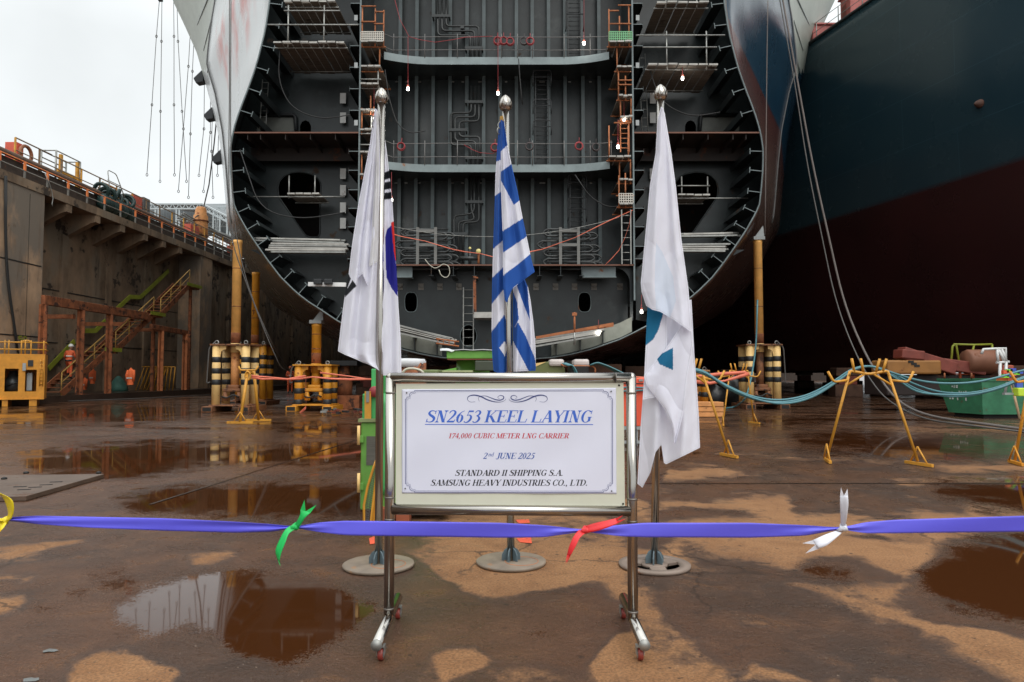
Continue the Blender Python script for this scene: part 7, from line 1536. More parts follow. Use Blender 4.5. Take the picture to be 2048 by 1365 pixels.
# ------------------------------------------------------------------ lettering: bold italic serif capitals drawn as pen strokes
TH, TN = .165, .052
def gl(ch):
    """strokes of one letter on an em of cap height 1: list of polygons, and its advance"""
    out = []
    def V(x0, y0, x1, y1, w=TH): out.append([(x0 - w / 2, y0), (x0 + w / 2, y0), (x1 + w / 2, y1), (x1 - w / 2, y1)])
    def Hb(x0, x1, y, t=TN): out.append([(x0, y - t / 2), (x1, y - t / 2), (x1, y + t / 2), (x0, y + t / 2)])
    def Sf(x, y, w=.155): Hb(x - w, x + w, y + (TN / 2 if y < .5 else -TN / 2), TN); s_ = 1 if y < .5 else -1; out.append([(x - w * .62, y + s_ * TN), (x + w * .62, y + s_ * TN), (x + .06, y + s_ * .12), (x - .06, y + s_ * .12)])
    def Arc(cx, cy, rx, ry, a0, a1, wt=TH, wn=TN, n=18):
        for i in range(n):
            q = []
            for a, o in ((a0 + (a1 - a0) * i / n, 1), (a0 + (a1 - a0) * (i + 1) / n, 1), (a0 + (a1 - a0) * (i + 1) / n, 0), (a0 + (a1 - a0) * i / n, 0)):
                a = R(a); q.append((cx + (rx - (0 if o else wt)) * math.cos(a), cy + (ry - (0 if o else wn)) * math.sin(a)))
            out.append(q)
    def Path(pts, ws):
        s_ = spline(pts, 6); n = len(s_); W = np.interp(np.linspace(0, len(ws) - 1, n), range(len(ws)), ws); L_ = []; R2 = []
        for i in range(n):
            d = (s_[min(i + 1, n - 1)] - s_[max(i - 1, 0)]).normalized(); nn = Vector((-d.y, d.x)); L_.append(s_[i] + nn * W[i] / 2); R2.append(s_[i] - nn * W[i] / 2)
        for i in range(n - 1): out.append([tuple(L_[i]), tuple(L_[i + 1]), tuple(R2[i + 1]), tuple(R2[i])])
    def Dot(x, y, r=.085): out.append([(x + r * math.cos(a), y + r * math.sin(a)) for a in [2 * math.pi * i / 12 for i in range(12)]])
    adv = .7
    if ch == 'S':
        Path([(.52, .74), (.50, .90), (.34, .97), (.16, .93), (.10, .76), (.22, .60), (.40, .48), (.52, .32), (.46, .10), (.26, .03), (.09, .09), (.06, .27)], [.03, .05, .06, .11, .15, .17, .18, .17, .12, .06, .05, .03]); V(.52, .70, .54, .99, .05); V(.04, .01, .06, .30, .05); adv = .62
    elif ch == 'N': V(.14, 0, .14, 1, TN); V(.62, 0, .62, 1, TN); V(.17, 1, .60, 0, TH * 1.2); Sf(.14, 0, .13); Sf(.62, 1, .13); Hb(.0, .2, 1 - TN / 2); adv = .80
    elif ch == 'K': V(.15, 0, .15, 1); Sf(.15, 0); Sf(.15, 1); V(.22, .45, .62, .98, TN * 1.2); V(.32, .56, .66, .02, TH * 1.15); Hb(.50, .78, 1 - TN / 2); Hb(.54, .82, TN / 2); adv = .80
    elif ch == 'E': V(.15, 0, .15, 1); Hb(.0, .60, 1 - TN / 2); Hb(.0, .62, TN / 2); Hb(.2, .44, .52); V(.60, .76, .61, 1, .045); V(.66, .26, .61, 0, .045); V(.45, .40, .45, .64, .04); adv = .70
    elif ch == 'L': V(.15, 0, .15, 1); Sf(.15, 1); Hb(.0, .62, TN / 2); V(.66, .30, .61, 0, .05); adv = .68
    elif ch == 'A': V(.10, 0, .42, 1, TN * 1.1); V(.42, 1, .66, 0, TH * 1.15); Hb(.2, .56, .33); Hb(-.02, .22, TN / 2); Hb(.50, .80, TN / 2); adv = .78
    elif ch == 'Y': V(.12, 1, .36, .45, TH * 1.1); V(.66, 1, .38, .45, TN * 1.2); V(.37, 0, .37, .47); Sf(.37, 0); Hb(.0, .28, 1 - TN / 2); Hb(.54, .78, 1 - TN / 2); adv = .72
    elif ch == 'I': V(.16, 0, .16, 1); Sf(.16, 0); Sf(.16, 1); adv = .36
    elif ch in 'GC':
        Arc(.40, .5, .37, .52, 48, 318); V(.64, .70, .66, .99, .05)
        if ch == 'G': V(.61, .10, .61, .44); Hb(.47, .75, .44); adv = .80
        else: Path([(.60, .12), (.66, .22), (.68, .30)], [.06, .05, .03]); adv = .72
    elif ch == 'O': Arc(.40, .5, .38, .52, 0, 360); adv = .82
    elif ch == 'U': V(.15, .30, .15, 1); V(.62, .30, .62, 1, TN); Arc(.36, .32, .295, .34, 180, 360, TH, TN * 1.1); Sf(.15, 1); Sf(.62, 1, .12); adv = .78
    elif ch == 'B': V(.15, 0, .15, 1); Hb(0, .36, 1 - TN / 2); Hb(0, .38, TN / 2); Hb(.15, .38, .53); Arc(.34, .765, .24, .235, -90, 90); Arc(.36, .27, .28, .27, -90, 90); adv = .70
    elif ch in 'PR':
        V(.15, 0, .15, 1); Sf(.15, 0); Hb(0, .36, 1 - TN / 2); Hb(.15, .36, .47); Arc(.34, .73, .27, .27, -90, 90); adv = .64
        if ch == 'R': V(.34, .48, .60, .02, TH * 1.1); Hb(.52, .74, TN / 2); adv = .74
    elif ch == 'D': V(.15, 0, .15, 1); Hb(0, .36, 1 - TN / 2); Hb(0, .36, TN / 2); Arc(.32, .5, .42, .5, -90, 90); adv = .80
    elif ch == 'M': V(.12, 0, .12, 1, TN); V(.15, 1, .44, .04, TH); V(.46, .04, .74, 1, TN * 1.1); V(.78, 0, .78, 1); Sf(.12, 0, .12); Sf(.78, 0); Hb(0, .2, 1 - TN / 2); Hb(.7, .92, 1 - TN / 2); adv = .95
    elif ch == 'T': V(.34, 0, .34, 1); Sf(.34, 0); Hb(.03, .65, 1 - TN / 2); V(.02, .74, .05, 1, .05); V(.66, .74, .63, 1, .05); adv = .66
    elif ch == 'J': V(.34, .2, .34, 1); Sf(.34, 1); Path([(.34, .24), (.30, .04), (.14, -.05), (.04, .06)], [TH, .13, .07, .12]); adv = .50
    elif ch == 'H': V(.15, 0, .15, 1); V(.62, 0, .62, 1); Hb(.15, .62, .52); [Sf(x, y) for x in (.15, .62) for y in (0, 1)]; adv = .82
    elif ch == 'V': V(.12, 1, .36, 0, TH * 1.15); V(.66, 1, .40, 0, TN * 1.2); Hb(.0, .28, 1 - TN / 2); Hb(.54, .78, 1 - TN / 2); adv = .72
    elif ch == '2': Path([(.07, .76), (.14, .93), (.30, .99), (.44, .88), (.45, .70), (.33, .46), (.06, .08)], [.06, .08, .07, .13, .16, .12, .05]); Hb(.03, .50, .07, .14); V(.50, .02, .55, .24, .05); adv = .57
    elif ch == '6': Path([(.50, .97), (.30, .84), (.16, .60), (.11, .36)], [.03, .06, .13, .16]); Arc(.295, .315, .235, .34, 0, 360, .155, .05); adv = .58
    elif ch == '5': V(.17, .56, .24, .98, .05); Hb(.20, .54, .93, .13); Path([(.15, .56), (.30, .62), (.44, .50), (.45, .26), (.32, .05), (.16, .00), (.05, .08)], [.04, .06, .13, .165, .13, .06, .09]); adv = .58
    elif ch == '3': Path([(.09, .80), (.20, .96), (.36, .95), (.43, .80), (.36, .62), (.22, .55)], [.04, .07, .10, .15, .11, .04]); Path([(.22, .55), (.38, .48), (.46, .30), (.38, .08), (.20, .00), (.06, .08)], [.04, .11, .165, .13, .06, .10]); adv = .57
    elif ch == '1': V(.28, 0, .28, .98); Sf(.28, 0); Path([(.06, .84), (.16, .90), (.28, 1.0)], [.03, .05, .06]); adv = .50
    elif ch == '7': Hb(.08, .54, .93, .13); V(.20, 0, .51, .93, .13); V(.08, .72, .10, .99, .05); adv = .56
    elif ch == '4': V(.38, 0, .38, 1, .15); Hb(.04, .54, .30, .11); V(.06, .30, .36, .98, .05); adv = .58
    elif ch == '0': Arc(.28, .5, .25, .52, 0, 360, .145, .05); adv = .57
    elif ch == '.': Dot(.11, .075); adv = .28
    elif ch == ',': Dot(.12, .075); Path([(.17, .07), (.16, -.08), (.05, -.2)], [.09, .07, .03]); adv = .28
    elif ch == 'n': V(.10, 0, .10, .62, .12); V(.40, 0, .40, .45, .12); Path([(.12, .45), (.25, .60), (.36, .60), (.41, .42)], [.04, .06, .09, .12]); adv = .55
    elif ch == 'd': Arc(.25, .31, .22, .33, 60, 310, .13, .05); V(.43, 0, .43, 1, .12); Hb(.36, .46, .97); adv = .58
    elif ch == ' ': adv = .30
    return out, adv
def text_px(name, s, x0, x1, base, cap, ink, shear=.27, lift0=0.0, slope=0.0):
    """write s with its left end at x0 and right end at x1 (photo pixels), baseline base, cap height cap"""
    adv = [gl(c)[1] for c in s]; tot = sum(adv); sx = (x1 - x0 - shear * cap * .6) / (tot * cap)
    mb = MB(); x = x0; n = 0
    for c, a in zip(s, adv):
        for poly in gl(c)[0]:
            pts = [(x + (px * sx + py * shear) * cap, base - py * cap + slope * (x - x0)) for px, py in poly]
            ink_poly(mb, pts, lift0 + .00002 * (n % 9)); n += 1
        x += a * sx * cap
    return mb.build(name, ink, sheet, fixn=False)
ZP = lambda x, y: (740 + x / 3.657, 730 + y / 3.657)
text_px('lettering', 'SN2653 KEEL LAYING', 851, 1186, 845.2, 24.0, INK_BLUE)
mb = MB(); ink_line(mb, seg((850, 849.3), (1186, 849.5), 40), 1.5); mb.build('underline', INK_BLUE, sheet)
text_px('lettering', '174,000 CUBIC METER LNG CARRIER', 896, 1139, 877.0, 10.2, INK_RED)
text_px('lettering', '2', 966, 975.5, 918, 12.0, INK_DBLUE, lift0=0); text_px('lettering', 'nd', 976.5, 988.5, 913.0, 8.0, INK_DBLUE); text_px('lettering', 'JUNE 2025', 991.5, 1070, 918, 12.0, INK_DBLUE)
text_px('lettering', 'STANDARD II SHIPPING S.A.', 910, 1128, 951.8, 11.8, INK_BLACK)
text_px('lettering', 'SAMSUNG HEAVY INDUSTRIES CO., LTD.', 861, 1177, 971.6, 12.0, INK_BLACK)
# ------------------------------------------------------------------ flagpoles
def flagpole(base, top, lab, slots=False):
    g = G(*base); zt = P(top[0], top[1], g.y).z; tx = P(top[0], top[1], g.y).x
    t = thing('flagpole', g, lab, 'flagpole', 'stainless flagpoles on round steel bases')
    r_ = .0255; d = Vector((tx - g.x, 0, zt)); up = d.normalized()
    mb = MB(); mb.tube([g + Vector((0, 0, .02)), g + up * (d.length - .05)], r_, 18); mb.build('pole', STAINLESS, t)
    DISC = mat('base_disc', (.20, .155, .115), .5, var=.3, scale=6, rust=.36, rustcol=(.36, .15, .04), rscale=5)
    if not slots:
        mb = MB(); mb.lathe(g, [(.0001, .002), (.228, .002), (.232, .008), (.232, .018), (.226, .022), (.0001, .022)], 48); mb.build('base_disc', DISC, t)
        mb = MB(); mb.ring(g + Vector((.07, -.03, .0225)), .11, .0022, 26, 5, M=Matrix.Rotation(R(90), 3, 'X')); mb.build('scratch_ring', ORANGE_RUST, t)
    else:
        mb = MB(); mb.lathe(g, [(.165, .002), (.232, .002), (.232, .020), (.165, .020), (.165, .002)], 48)
        mb.lathe(g, [(.0001, .002), (.085, .002), (.085, .020), (.0001, .020)], 24)
        for k in range(3): a = R(90 + 120 * k + 60); mb.box(g + Vector((math.cos(a) * .125, math.sin(a) * .125, .0105)), (.10, .10, .0165), rz=a)
        mb.build('base_disc', mat('rusty_disc', (.20, .15, .12), .6, var=.25, rust=.4, rustcol=(.22, .09, .04), rscale=5), t)
    GUS = mat('gusset_blue', (.10, .14, .16), .5, var=.15, rust=.12)
    for k in range(6):
        a = R(60 * k + 12); u = Vector((math.cos(a), math.sin(a), 0)); w_ = Vector((-u.y, u.x, 0)) * .004
        p = [g + u * .022 + Vector((0, 0, .023)), g + u * .062 + Vector((0, 0, .023)), g + u * .062 + Vector((0, 0, .06)), g + u * .045 + Vector((0, 0, .09)), g + u * .022 + Vector((0, 0, .105))]
        mb = MB(); mb.prism([q - w_ for q in p], w_ * 2); mb.build('gusset', GUS, t)
    c = g + up * d.length
    mb = MB(); mb.lathe(c, [(.020, -.052), (.034, -.045), (.0425, -.018), (.0425, .0), (.036, .022), (.018, .045), (.003, .058), (.0001, .059)], 24); f = mb.build('finial', STAINLESS, t)
    mb = MB()
    for k in range(8):
        a0, a1 = 2 * math.pi * k / 8, 2 * math.pi * (k + .5) / 8; a2 = 2 * math.pi * (k + 1) / 8
        def fp(a, z, r): return c + Vector((r * math.cos(a), r * math.sin(a), z))
        mb.tube([fp(a0, -.035, .0395), fp((a0 + a1) / 2, -.015, .0435), fp(a1, .008, .0425), fp((a1 + a2) / 2, -.015, .0435), fp(a2, -.035, .0395)], .0022, 5)
        mb.tube([fp(a1, .008, .0425), fp(a1, .035, .028), fp(a1, .055, .006)], .0018, 5)
    mb.build('leaf_relief', mat('dark_relief', (.25, .22, .19), .35, metal=.9), f)
    mb = MB(); sx = -1 if base[0] < 1200 else .25; e = g + up * (d.length - .16) + Vector((sx * .035, -.02, 0)); mb.ring(e, .018, .0035, 14, 6, sq=1.3); mb.ring(e + Vector((sx * .012, 0, -.04)), .016, .0035, 12, 6, M=Matrix.Rotation(R(50), 3, 'Z'), sq=1.4); mb.tube([e, g + up * (d.length - .10)], .003, 5); mb.build('flag_hook', GALV, t)
    return g
gA = flagpole((757, 1133), (763, 193), 'steel flagpole with a white flag of trigrams, standing left of the sign')
gB = flagpole((1022, 1127), (1011, 207), 'steel flagpole with the blue and white striped flag, behind the middle of the sign')
gC = flagpole((1309, 1133), (1321, 186), 'steel flagpole on a slotted base with a white and teal flag, right of the sign', True)
# ------------------------------------------------------------------ flags: draped cloth sheets, the print kept as a colour attribute
CLOTH = attr_mat('flag_cloth', .8, .24)
def inpoly(U, V, poly): return sdf_px(poly, U, V) > 0
def drape(layers, name, lab, Yp, pole_loc):
    """layers: dict(L=[(x,y)..], R=[..], top=[(s,y)..], bot=[(s,y)..], off, folds=[(n, amp, ph, tilt)], base, paint=[(poly, col)])"""
    V = []; Fc = []; Cc = []
    for ly in layers:
        lx = np.array([p[0] for p in ly['L']], float); lyv = np.array([p[1] for p in ly['L']], float); rx = np.array([p[0] for p in ly['R']], float); ryv = np.array([p[1] for p in ly['R']], float)
        y0 = min(p[1] for p in ly['top']); y1 = max(p[1] for p in ly['bot']); wpx = float(np.max(np.interp(np.linspace(y0, y1, 50), ryv, rx) - np.interp(np.linspace(y0, y1, 50), lyv, lx)))
        nc = max(6, int(wpx * .95)); nr = int((y1 - y0) * .62)
        s = np.linspace(0, 1, nc + 1)[None, :]; tt = np.linspace(0, 1, nr + 1)[:, None]
        ty = np.interp(s, [p[0] for p in ly['top']], [p[1] for p in ly['top']]); by = np.interp(s, [p[0] for p in ly['bot']], [p[1] for p in ly['bot']])
        Y_ = ty + (by - ty) * tt; Lx = np.interp(Y_, lyv, lx); Rx = np.interp(Y_, ryv, rx); X_ = Lx + (Rx - Lx) * s
        D = np.zeros_like(X_) + ly['off']
        for (n, amp, ph, tilt) in ly['folds']: D = D + amp * np.sin(2 * np.pi * (n * s + tilt * tt) + ph) * (.25 + .75 * np.minimum(1, tt * 3))
        D = D - ly.get('bulge', 0) * np.sin(np.pi * s) * np.ones_like(tt)
        D = D + .004 * np.sin(X_ * .13 + Y_ * .05) * np.sin(Y_ * .031 + X_ * .02)
        Cl = np.zeros(X_.shape + (3,)) + np.array(ly['base'])
        for poly, col in ly['paint']: Cl[inpoly(X_, Y_, poly)] = col
        edge_px = np.minimum((by - Y_), np.minimum(X_ - Lx, Rx - X_)); Cl = Cl * np.where((edge_px > 2.2) & (edge_px < 3.4), .80, 1.0)[..., None]   # stitched hems
        crease = np.array([mnoise.noise((float(x) * .021, float(y) * .008, ly['off'] * 40)) for x, y in zip(X_.reshape(-1), Y_.reshape(-1))]).reshape(X_.shape); D = D - .016 * np.abs(crease) ** .6
        o = len(V); rays_y = math.cos(PITCH) - math.sin(PITCH) * (CY - Y_) / F; rays_z = math.sin(PITCH) + math.cos(PITCH) * (CY - Y_) / F; rays_x = (X_ - CX) / F
        yy = Yp + D; k = yy / rays_y; pts = np.stack([rays_x * k, yy, HC + rays_z * k], -1).reshape(-1, 3)
        V += pts.tolist(); Cc += Cl.reshape(-1, 3).tolist(); idx = o + np.arange((nr + 1) * (nc + 1)).reshape(nr + 1, nc + 1)
        Fc += np.stack([idx[:-1, :-1], idx[1:, :-1], idx[1:, 1:], idx[:-1, 1:]], -1).reshape(-1, 4).tolist()
    V = np.array(V); org = np.array([V[:, 0].mean(), V[:, 1].mean(), V[:, 2].min()])
    me = bpy.data.meshes.new(name); me.from_pydata((V - org).tolist(), [], Fc); me.polygons.foreach_set('use_smooth', [True] * len(Fc))
    ca = me.color_attributes.new('print', 'FLOAT_COLOR', 'POINT'); ca.data.foreach_set('color', np.concatenate([np.array(Cc), np.ones((len(Cc), 1))], 1).reshape(-1).astype(np.float32)); me.update(); me.materials.append(CLOTH)
    o = bpy.data.objects.new(name, me); COL.objects.link(o); o.location = org; tag(o, lab, 'flag', 'flags hanging on the poles')
    return o
WH = (.83, .83, .92); WH2 = (.72, .78, .90); BLU = (.025, .105, .42); BK = (.012, .014, .018); NAVY = (.025, .025, .28); RD = (.75, .035, .03); TEAL = (.015, .155, .30); CANV = (.74, .73, .74)
z2 = lambda L_: [(660 + x / 2.275, 160 + y / 2.275) for x, y in L_]
YA_ = gA.y
drape([
  dict(L=[(750, 217), (739, 292), (717, 406), (704, 490), (697, 551), (689, 595), (682, 648), (676, 700), (676, 710), (690, 725), (760, 752)], R=[(754, 217), (760, 260), (764, 330), (765, 760)], top=[(0, 217), (1, 220)], bot=[(0, 703), (.2, 712), (.6, 732), (.85, 745), (1, 750)], off=-.012, folds=[(2.1, .038, .4, .35), (4.0, .004, 1.0, -.5)], bulge=.035, base=WH,
       paint=[(z2([(85, 885), (95, 905), (80, 945), (62, 995), (50, 990)]), BK), (z2([(103, 912), (121, 938), (72, 985), (66, 992), (75, 955)]), BK)]),
  dict(L=[(758, 280), (758, 760)], R=[(769, 270), (775, 314), (785, 406), (790, 490), (794, 556), (797, 613), (801.5, 679), (803, 745), (803, 760)], top=[(0, 262), (1, 280)], bot=[(0, 752), (.5, 751), (1, 746)], off=.035, folds=[(1.2, .030, 2.2, .3), (3.0, .004, .2, .5)], bulge=.02, base=WH,
       paint=[(z2([(240, 424), (273, 412), (276, 447), (240, 459)]), BK), (z2([(240, 468), (276, 462), (278, 496), (240, 502)]), BK), (z2([(240, 516), (279, 510), (281, 541), (240, 547)]), BK),
              (z2([(290, 650), (258, 683), (250, 720), (252, 800), (257, 900), (280, 948), (309, 988), (306, 900), (298, 800), (293, 700)]), NAVY), (z2([(278, 650), (300, 640), (320, 690), (320, 830), (298, 822), (290, 780), (284, 715)]), RD), (z2([(225, 680), (244, 690), (243, 860), (225, 930)]), NAVY)]),
  dict(L=[(752, 225), (749, 330), (743, 480), (738, 532)], R=[(757, 225), (758, 330), (757, 480), (755, 527)], top=[(0, 223), (1, 223)], bot=[(0, 534), (.5, 529), (1, 524)], off=-.075, folds=[(1.0, .010, .5, .4)], base=CANV, paint=[]),
  dict(L=[(752, 222), (735, 380), (722, 480), (716, 555)], R=[(755, 222), (748, 380), (742, 480), (739, 575)], top=[(0, 222), (1, 222)], bot=[(0, 556), (.35, 548), (1, 580)], off=-.065, folds=[(.9, .018, 1.0, .2)], base=WH, paint=[]),
], 'flag', 'white flag with black bars and a red and blue disc, hanging limp', YA_, None)
z3 = lambda L_: [(940 + x / 2.355, 180 + y / 2.355) for x, y in L_]
YB_ = gB.y
drape([
  dict(L=[(1000, 232), (995, 286), (991, 350), (989, 418), (986, 503), (984, 583), (983, 660), (984.6, 715), (987, 741), (987, 748)], R=[(1004, 232), (1006, 300), (1008, 480), (1012, 590), (1018, 640), (1020, 748)], top=[(0, 233), (1, 232)], bot=[(0, 742), (.2, 746), (1, 746)], off=.0, folds=[(1.3, .022, .3, .25)], bulge=.02, base=BLU,
       paint=[(z3([(100, 346), (160, 325), (160, 470), (100, 512)]), WH), (z3([(95, 762), (160, 705), (160, 832), (95, 895)]), WH), (z3([(95, 1018), (158, 940), (180, 985), (180, 1036), (95, 1148)]), WH), (z3([(138, 1215), (180, 1165), (180, 1282)]), WH), (z3([(140, 112), (158, 112), (160, 152), (150, 140), (136, 150)]), (.55, .33, .08))]),
  dict(L=[(1003, 231), (1001.5, 290), (1002, 384), (1006, 494), (1006.7, 575), (1010, 606)], R=[(1006, 231), (1014, 286), (1023, 329), (1035.5, 384), (1045, 435), (1054, 477), (1063, 520), (1069.5, 544), (1069.5, 620)], top=[(0, 232), (1, 232)], bot=[(0, 600), (.06, 606), (.28, 578), (1, 544)], off=-.062, folds=[(1.4, .024, 2.4, .25), (2.8, .006, .8, -.5)], bulge=.02, base=WH,
       paint=[(z3([(140, 100), (170, 100), (178, 258), (140, 296)]), BLU), (z3([(140, 390), (200, 345), (236, 520), (206, 541), (148, 432), (140, 420)]), BLU), (z3([(140, 674), (150, 668), (252, 604), (275, 686), (155, 768), (140, 778)]), BLU), (z3([(150, 884), (160, 872), (290, 770), (315, 860), (205, 930), (172, 1010), (150, 1000)]), BLU), (z3([(146, 118), (160, 118), (158, 150), (148, 140)]), (.55, .33, .08))]),
  dict(L=[(1026, 565), (1026, 748)], R=[(1048, 556), (1056, 575), (1061, 600), (1067, 645), (1071, 690), (1071.6, 736), (1070, 748)], top=[(0, 572), (1, 556)], bot=[(0, 744), (1, 742)], off=.018, folds=[(1.6, .028, .9, .4), (3.1, .008, 0, .3)], bulge=.02, base=WH,
       paint=[(z3([(195, 930), (222, 1000), (230, 1080), (205, 1130), (195, 1130)]), BLU), (z3([(216, 910), (268, 880), (276, 1000), (284, 1090), (256, 1020)]), BLU), (z3([(200, 1135), (226, 1095), (262, 1160), (306, 1265), (314, 1325), (282, 1335), (240, 1255), (200, 1178)]), BLU)]),
], 'flag', 'blue and white striped flag hanging limp on the middle pole', YB_, None)
z4 = lambda L_: [(1220 + x / 1.627, 160 + y / 1.627) for x, y in L_]
YC_ = gC.y
drape([
  dict(L=[(1296, 600), (1293.5, 640), (1291, 700), (1288, 760), (1284, 820)], R=[(1334, 600), (1334, 850)], top=[(0, 600), (1, 610)], bot=[(0, 800), (1, 790)], off=-.045, folds=[(.8, .006, .6, .15)], base=WH, paint=[([(1294, 600), (1330, 615), (1324, 636), (1317, 660), (1306, 680), (1285, 697), (1285, 640)], TEAL)]),
  dict(L=[(1308, 600), (1293, 660), (1291, 700), (1288, 760), (1281.5, 848), (1275, 965), (1275, 985)], R=[(1383, 600), (1389, 713), (1394, 775), (1398, 836), (1400, 894), (1400, 985)], top=[(0, 600), (1, 600)], bot=[(0, 968), (.08, 976), (.2, 946), (.27, 905), (.36, 890), (.41, 926), (.45, 929), (1, 896)], off=.03, folds=[(2.1, .030, .6, .15), (4.2, .004, 1.2, .4)], bulge=.03, base=WH,
       paint=[(z4([(110, 740), (172, 765), (142, 830), (112, 870)]), TEAL), (z4([(206, 872), (206, 948), (150, 918)]), TEAL), (z4([(256, 822), (268, 838), (268, 862), (254, 842)]), TEAL)]),
  dict(L=[(1370, 640), (1330, 700), (1290, 748), (1288, 752), (1293, 770), (1330, 820), (1343, 850), (1347, 870), (1348, 890)], R=[(1384, 640), (1384, 664), (1386, 690), (1374, 760), (1366, 830), (1356, 870), (1350, 890)], top=[(0, 641), (1, 655)], bot=[(0, 885), (1, 889)], off=-.062, folds=[(1.0, .010, 1.7, .3)], base=WH,
       paint=[(z4([(160, 925), (205, 945), (205, 872), (150, 900)]), TEAL)]),
  dict(L=[(1322, 214), (1315, 240), (1311, 307), (1300, 369), (1291, 467), (1281.5, 566), (1283, 584), (1294, 618), (1300, 680)], R=[(1326, 214), (1330.6, 234), (1343, 307), (1352, 375), (1363, 480), (1377, 578), (1383.5, 664), (1384, 690)], top=[(0, 214), (1, 216)], bot=[(0, 612), (.12, 620), (.3, 624), (.6, 640), (1, 665)], off=-.085, folds=[(1.5, .026, 1.3, .3), (3.6, .004, .3, -.4)], bulge=.04, base=WH,
       paint=[(z4([(150, 530), (170, 560), (205, 640), (215, 720), (195, 775), (150, 752), (145, 650)]), WH2)]),
], 'flag', 'white flag with glimpses of a teal emblem, hanging limp on the right hand pole', YC_, None)
# ------------------------------------------------------------------ ceremonial ribbon and its bows
YR = 2.9
RIB = mat('blue_satin', (.125, .115, .76), .40, var=.04, trans=.08)
KN = [(-330, 1036), (12, 1040), (592, 1053), (1172, 1061), (1687, 1056), (2260, 1046)]
PROF = [(-1500, 1000, 1032), (-330, 1021, 1052), (-20, 1034, 1043), (12, 1037, 1042), (35, 1034, 1044), (75, 1032, 1049), (180, 1034, 1056), (330, 1037, 1062), (470, 1044, 1066), (545, 1049, 1064), (580, 1053, 1058), (600, 1052, 1058), (640, 1045, 1065), (690, 1042, 1071), (800, 1043, 1073), (1000, 1046, 1076), (1090, 1051, 1075), (1150, 1058, 1066), (1172, 1059, 1064), (1195, 1056, 1067), (1240, 1050, 1073), (1290, 1046, 1075), (1500, 1046, 1076), (1610, 1051, 1072), (1665, 1055, 1062), (1687, 1054, 1060), (1700, 1052, 1062), (1730, 1045, 1067), (1790, 1040, 1067), (2048, 1032, 1064), (2260, 1028, 1062), (3800, 1000, 1034)]
xs_ = np.concatenate([np.arange(-1500, -330, 30.0), np.arange(-330, 2261, 5.0), np.arange(2270, 3800, 30.0)]); tp = np.interp(xs_, [p[0] for p in PROF], [p[1] for p in PROF]); bt = np.interp(xs_, [p[0] for p in PROF], [p[2] for p in PROF])
ker = np.ones(5) / 5; tps = np.convolve(np.pad(tp, 2, 'edge'), ker, 'valid'); bts = np.convolve(np.pad(bt, 2, 'edge'), ker, 'valid')
rows = []
for j in range(9):
    v = j / 8; row = []
    for i, x in enumerate(xs_):
        wd = (bts[i] - tps[i]); pinch = max(0, 1 - wd / 26.0); d = .016 * pinch * math.sin(v * math.pi * 2.2 + x * .012) + .004 * math.sin(x * .012 + v * 2) + .012 * pinch * (1 - abs(2 * v - 1))
        row.append(P(x, lerp(tps[i], bts[i], v), YR + d))
    rows.append(row)
mb = MB(); mb.grid(rows); tag(mb.build('ribbon', RIB, solid=.0008), 'long blue satin ribbon stretched across in front of the sign', 'ribbon')
def bow(kx, ky, tails, m, lab, kr=8):
    t = thing('ribbon_bow', P(kx, ky, YR - .02), lab, 'bow', 'coloured bows tied on the blue ribbon')
    mb = MB(); c = P(kx, ky, YR - .008); s_ = S(YR)
    for k in range(3):
        mb.tube([c + Vector(((k - 1) * kr * .45 * s_ - .5 * kr * s_, .012, -kr * .75 * s_)), c + Vector(((k - 1) * kr * .45 * s_, -.014, 0)), c + Vector(((k - 1) * kr * .45 * s_ + .5 * kr * s_, .012, kr * .75 * s_))], [.006, .0115, .006], 8)
    mb.build('knot', m, t)
    for tl in tails:
        mb = MB(); n = len(tl); cols = []
        Ls = spline([a[0] for a in tl], 5); Rs = spline([a[1] for a in tl], 5); g_ = []
        for i, (a, b_) in enumerate(zip(Ls, Rs)):
            u = i / (len(Ls) - 1); row = []
            for j in range(5):
                v = j / 4; q = a.lerp(b_, v); row.append(P(q.x, q.y, YR - .014 - .035 * math.sin(u * 2.2) + .010 * math.cos(v * math.pi)))
            g_.append(row)
        mb.grid(g_)
        # forked end
        a, b_ = Vector(tl[-1][0]), Vector(tl[-1][1])
        if len(tl[-1]) > 2:
            p1, p2 = tl[-1][2]; ye = YR - .014 - .035 * math.sin(2.2); mid = a.lerp(b_, .5)
            mb.add([P(a.x, a.y, ye), P(mid.x, mid.y, ye), P(*p1, ye - .004)], [(0, 1, 2)]); mb.add([P(mid.x, mid.y, ye), P(b_.x, b_.y, ye), P(*p2, ye + .003)], [(0, 1, 2)])
        mb.build('tail', m, t, solid=.0008)
bow(591, 1054, [[((587, 1053), (596, 1056)), ((594, 1042), (604, 1046)), ((600, 1030), (610, 1036)), ((601, 1020), (621, 1026), ((609, 1000), (633, 1010)))], [((586, 1050), (592, 1058)), ((572, 1058), (578, 1068)), ((560, 1078), (571, 1085)), ((551, 1102), (562, 1108)), ((556, 1122), (559, 1124), ((561, 1134), (561, 1133)))]], mat('green_satin', (.02, .55, .12), .4, trans=.15), 'bright green bow tied on the blue ribbon')
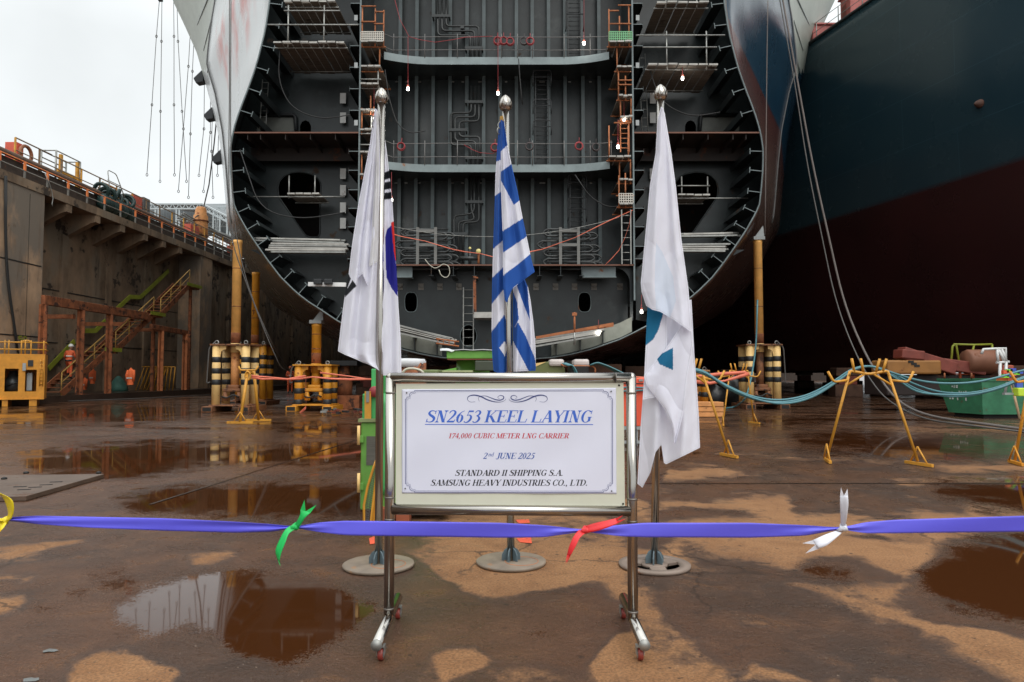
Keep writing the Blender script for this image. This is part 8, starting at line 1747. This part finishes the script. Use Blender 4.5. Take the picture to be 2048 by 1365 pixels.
bow(1170, 1061, [[((1172, 1052), (1176, 1066)), ((1192, 1046), (1196, 1062)), ((1215, 1041), (1220, 1054)), ((1232, 1037), (1236, 1047), ((1246, 1031), (1252, 1038)))], [((1158, 1060), (1172, 1066)), ((1148, 1072), (1160, 1076)), ((1139, 1092), (1151, 1094)), ((1134, 1110), (1141, 1112), ((1131, 1128), (1133, 1128)))]], mat('red_satin', (.80, .035, .04), .4, trans=.15), 'red bow tied on the blue ribbon in front of the sign leg')
bow(1685, 1057, [[((1681, 1052), (1691, 1052)), ((1681, 1035), (1694, 1035)), ((1680, 1010), (1697, 1010)), ((1680, 992), (1696, 992), ((1682, 975), (1695, 978)))], [((1672, 1062), (1684, 1066)), ((1652, 1069), (1668, 1080)), ((1636, 1076), (1654, 1091)), ((1625, 1081), (1638, 1098), ((1605, 1087), (1611, 1107)))]], mat('white_satin', (.74, .74, .80), .4, trans=.15), 'white bow tied on the blue ribbon right of the white flag')
bow(10, 1042, [[((6, 1044), (14, 1040)), ((16, 1030), (24, 1034)), ((12, 1010), (28, 1016)), ((2, 993), (22, 998)), ((-22, 984), (-6, 984), ((-40, 982), (-34, 990)))], [((2, 1038), (14, 1046)), ((-2, 1048), (9, 1054)), ((-8, 1058), (2, 1062)), ((-18, 1068), (-8, 1074), ((-24, 1082), (-18, 1084)))], [((8, 1037), (8, 1043)), ((-10, 1036), (-10, 1042)), ((-30, 1035), (-30, 1041))]], mat('yellow_satin', (.85, .66, .02), .4, trans=.15), 'yellow bow tied on the blue ribbon at its far left')
# leaves of flaked paint and debris on the near floor
FL = mat('paint_flake', (.13, .135, .13), .5, var=.2)
for k, (px, py, w_) in enumerate(((100, 1303, .075), (62, 1362, .08))):
    g = G(px, py); n = 9; pts = [g + Vector((w_ * .55 * rng.uniform(.5, 1) * math.cos(2 * math.pi * i / n), .4 * w_ * rng.uniform(.5, 1) * math.sin(2 * math.pi * i / n), .003 + rng.uniform(0, .003))) for i in range(n)]
    mb = MB(); mb.add(pts, [tuple(range(n))]); tag(mb.build('paint_flake', FL, solid=.001), 'curled grey paint flake lying on the wet floor', 'paint flake', 'paint flakes on the floor')
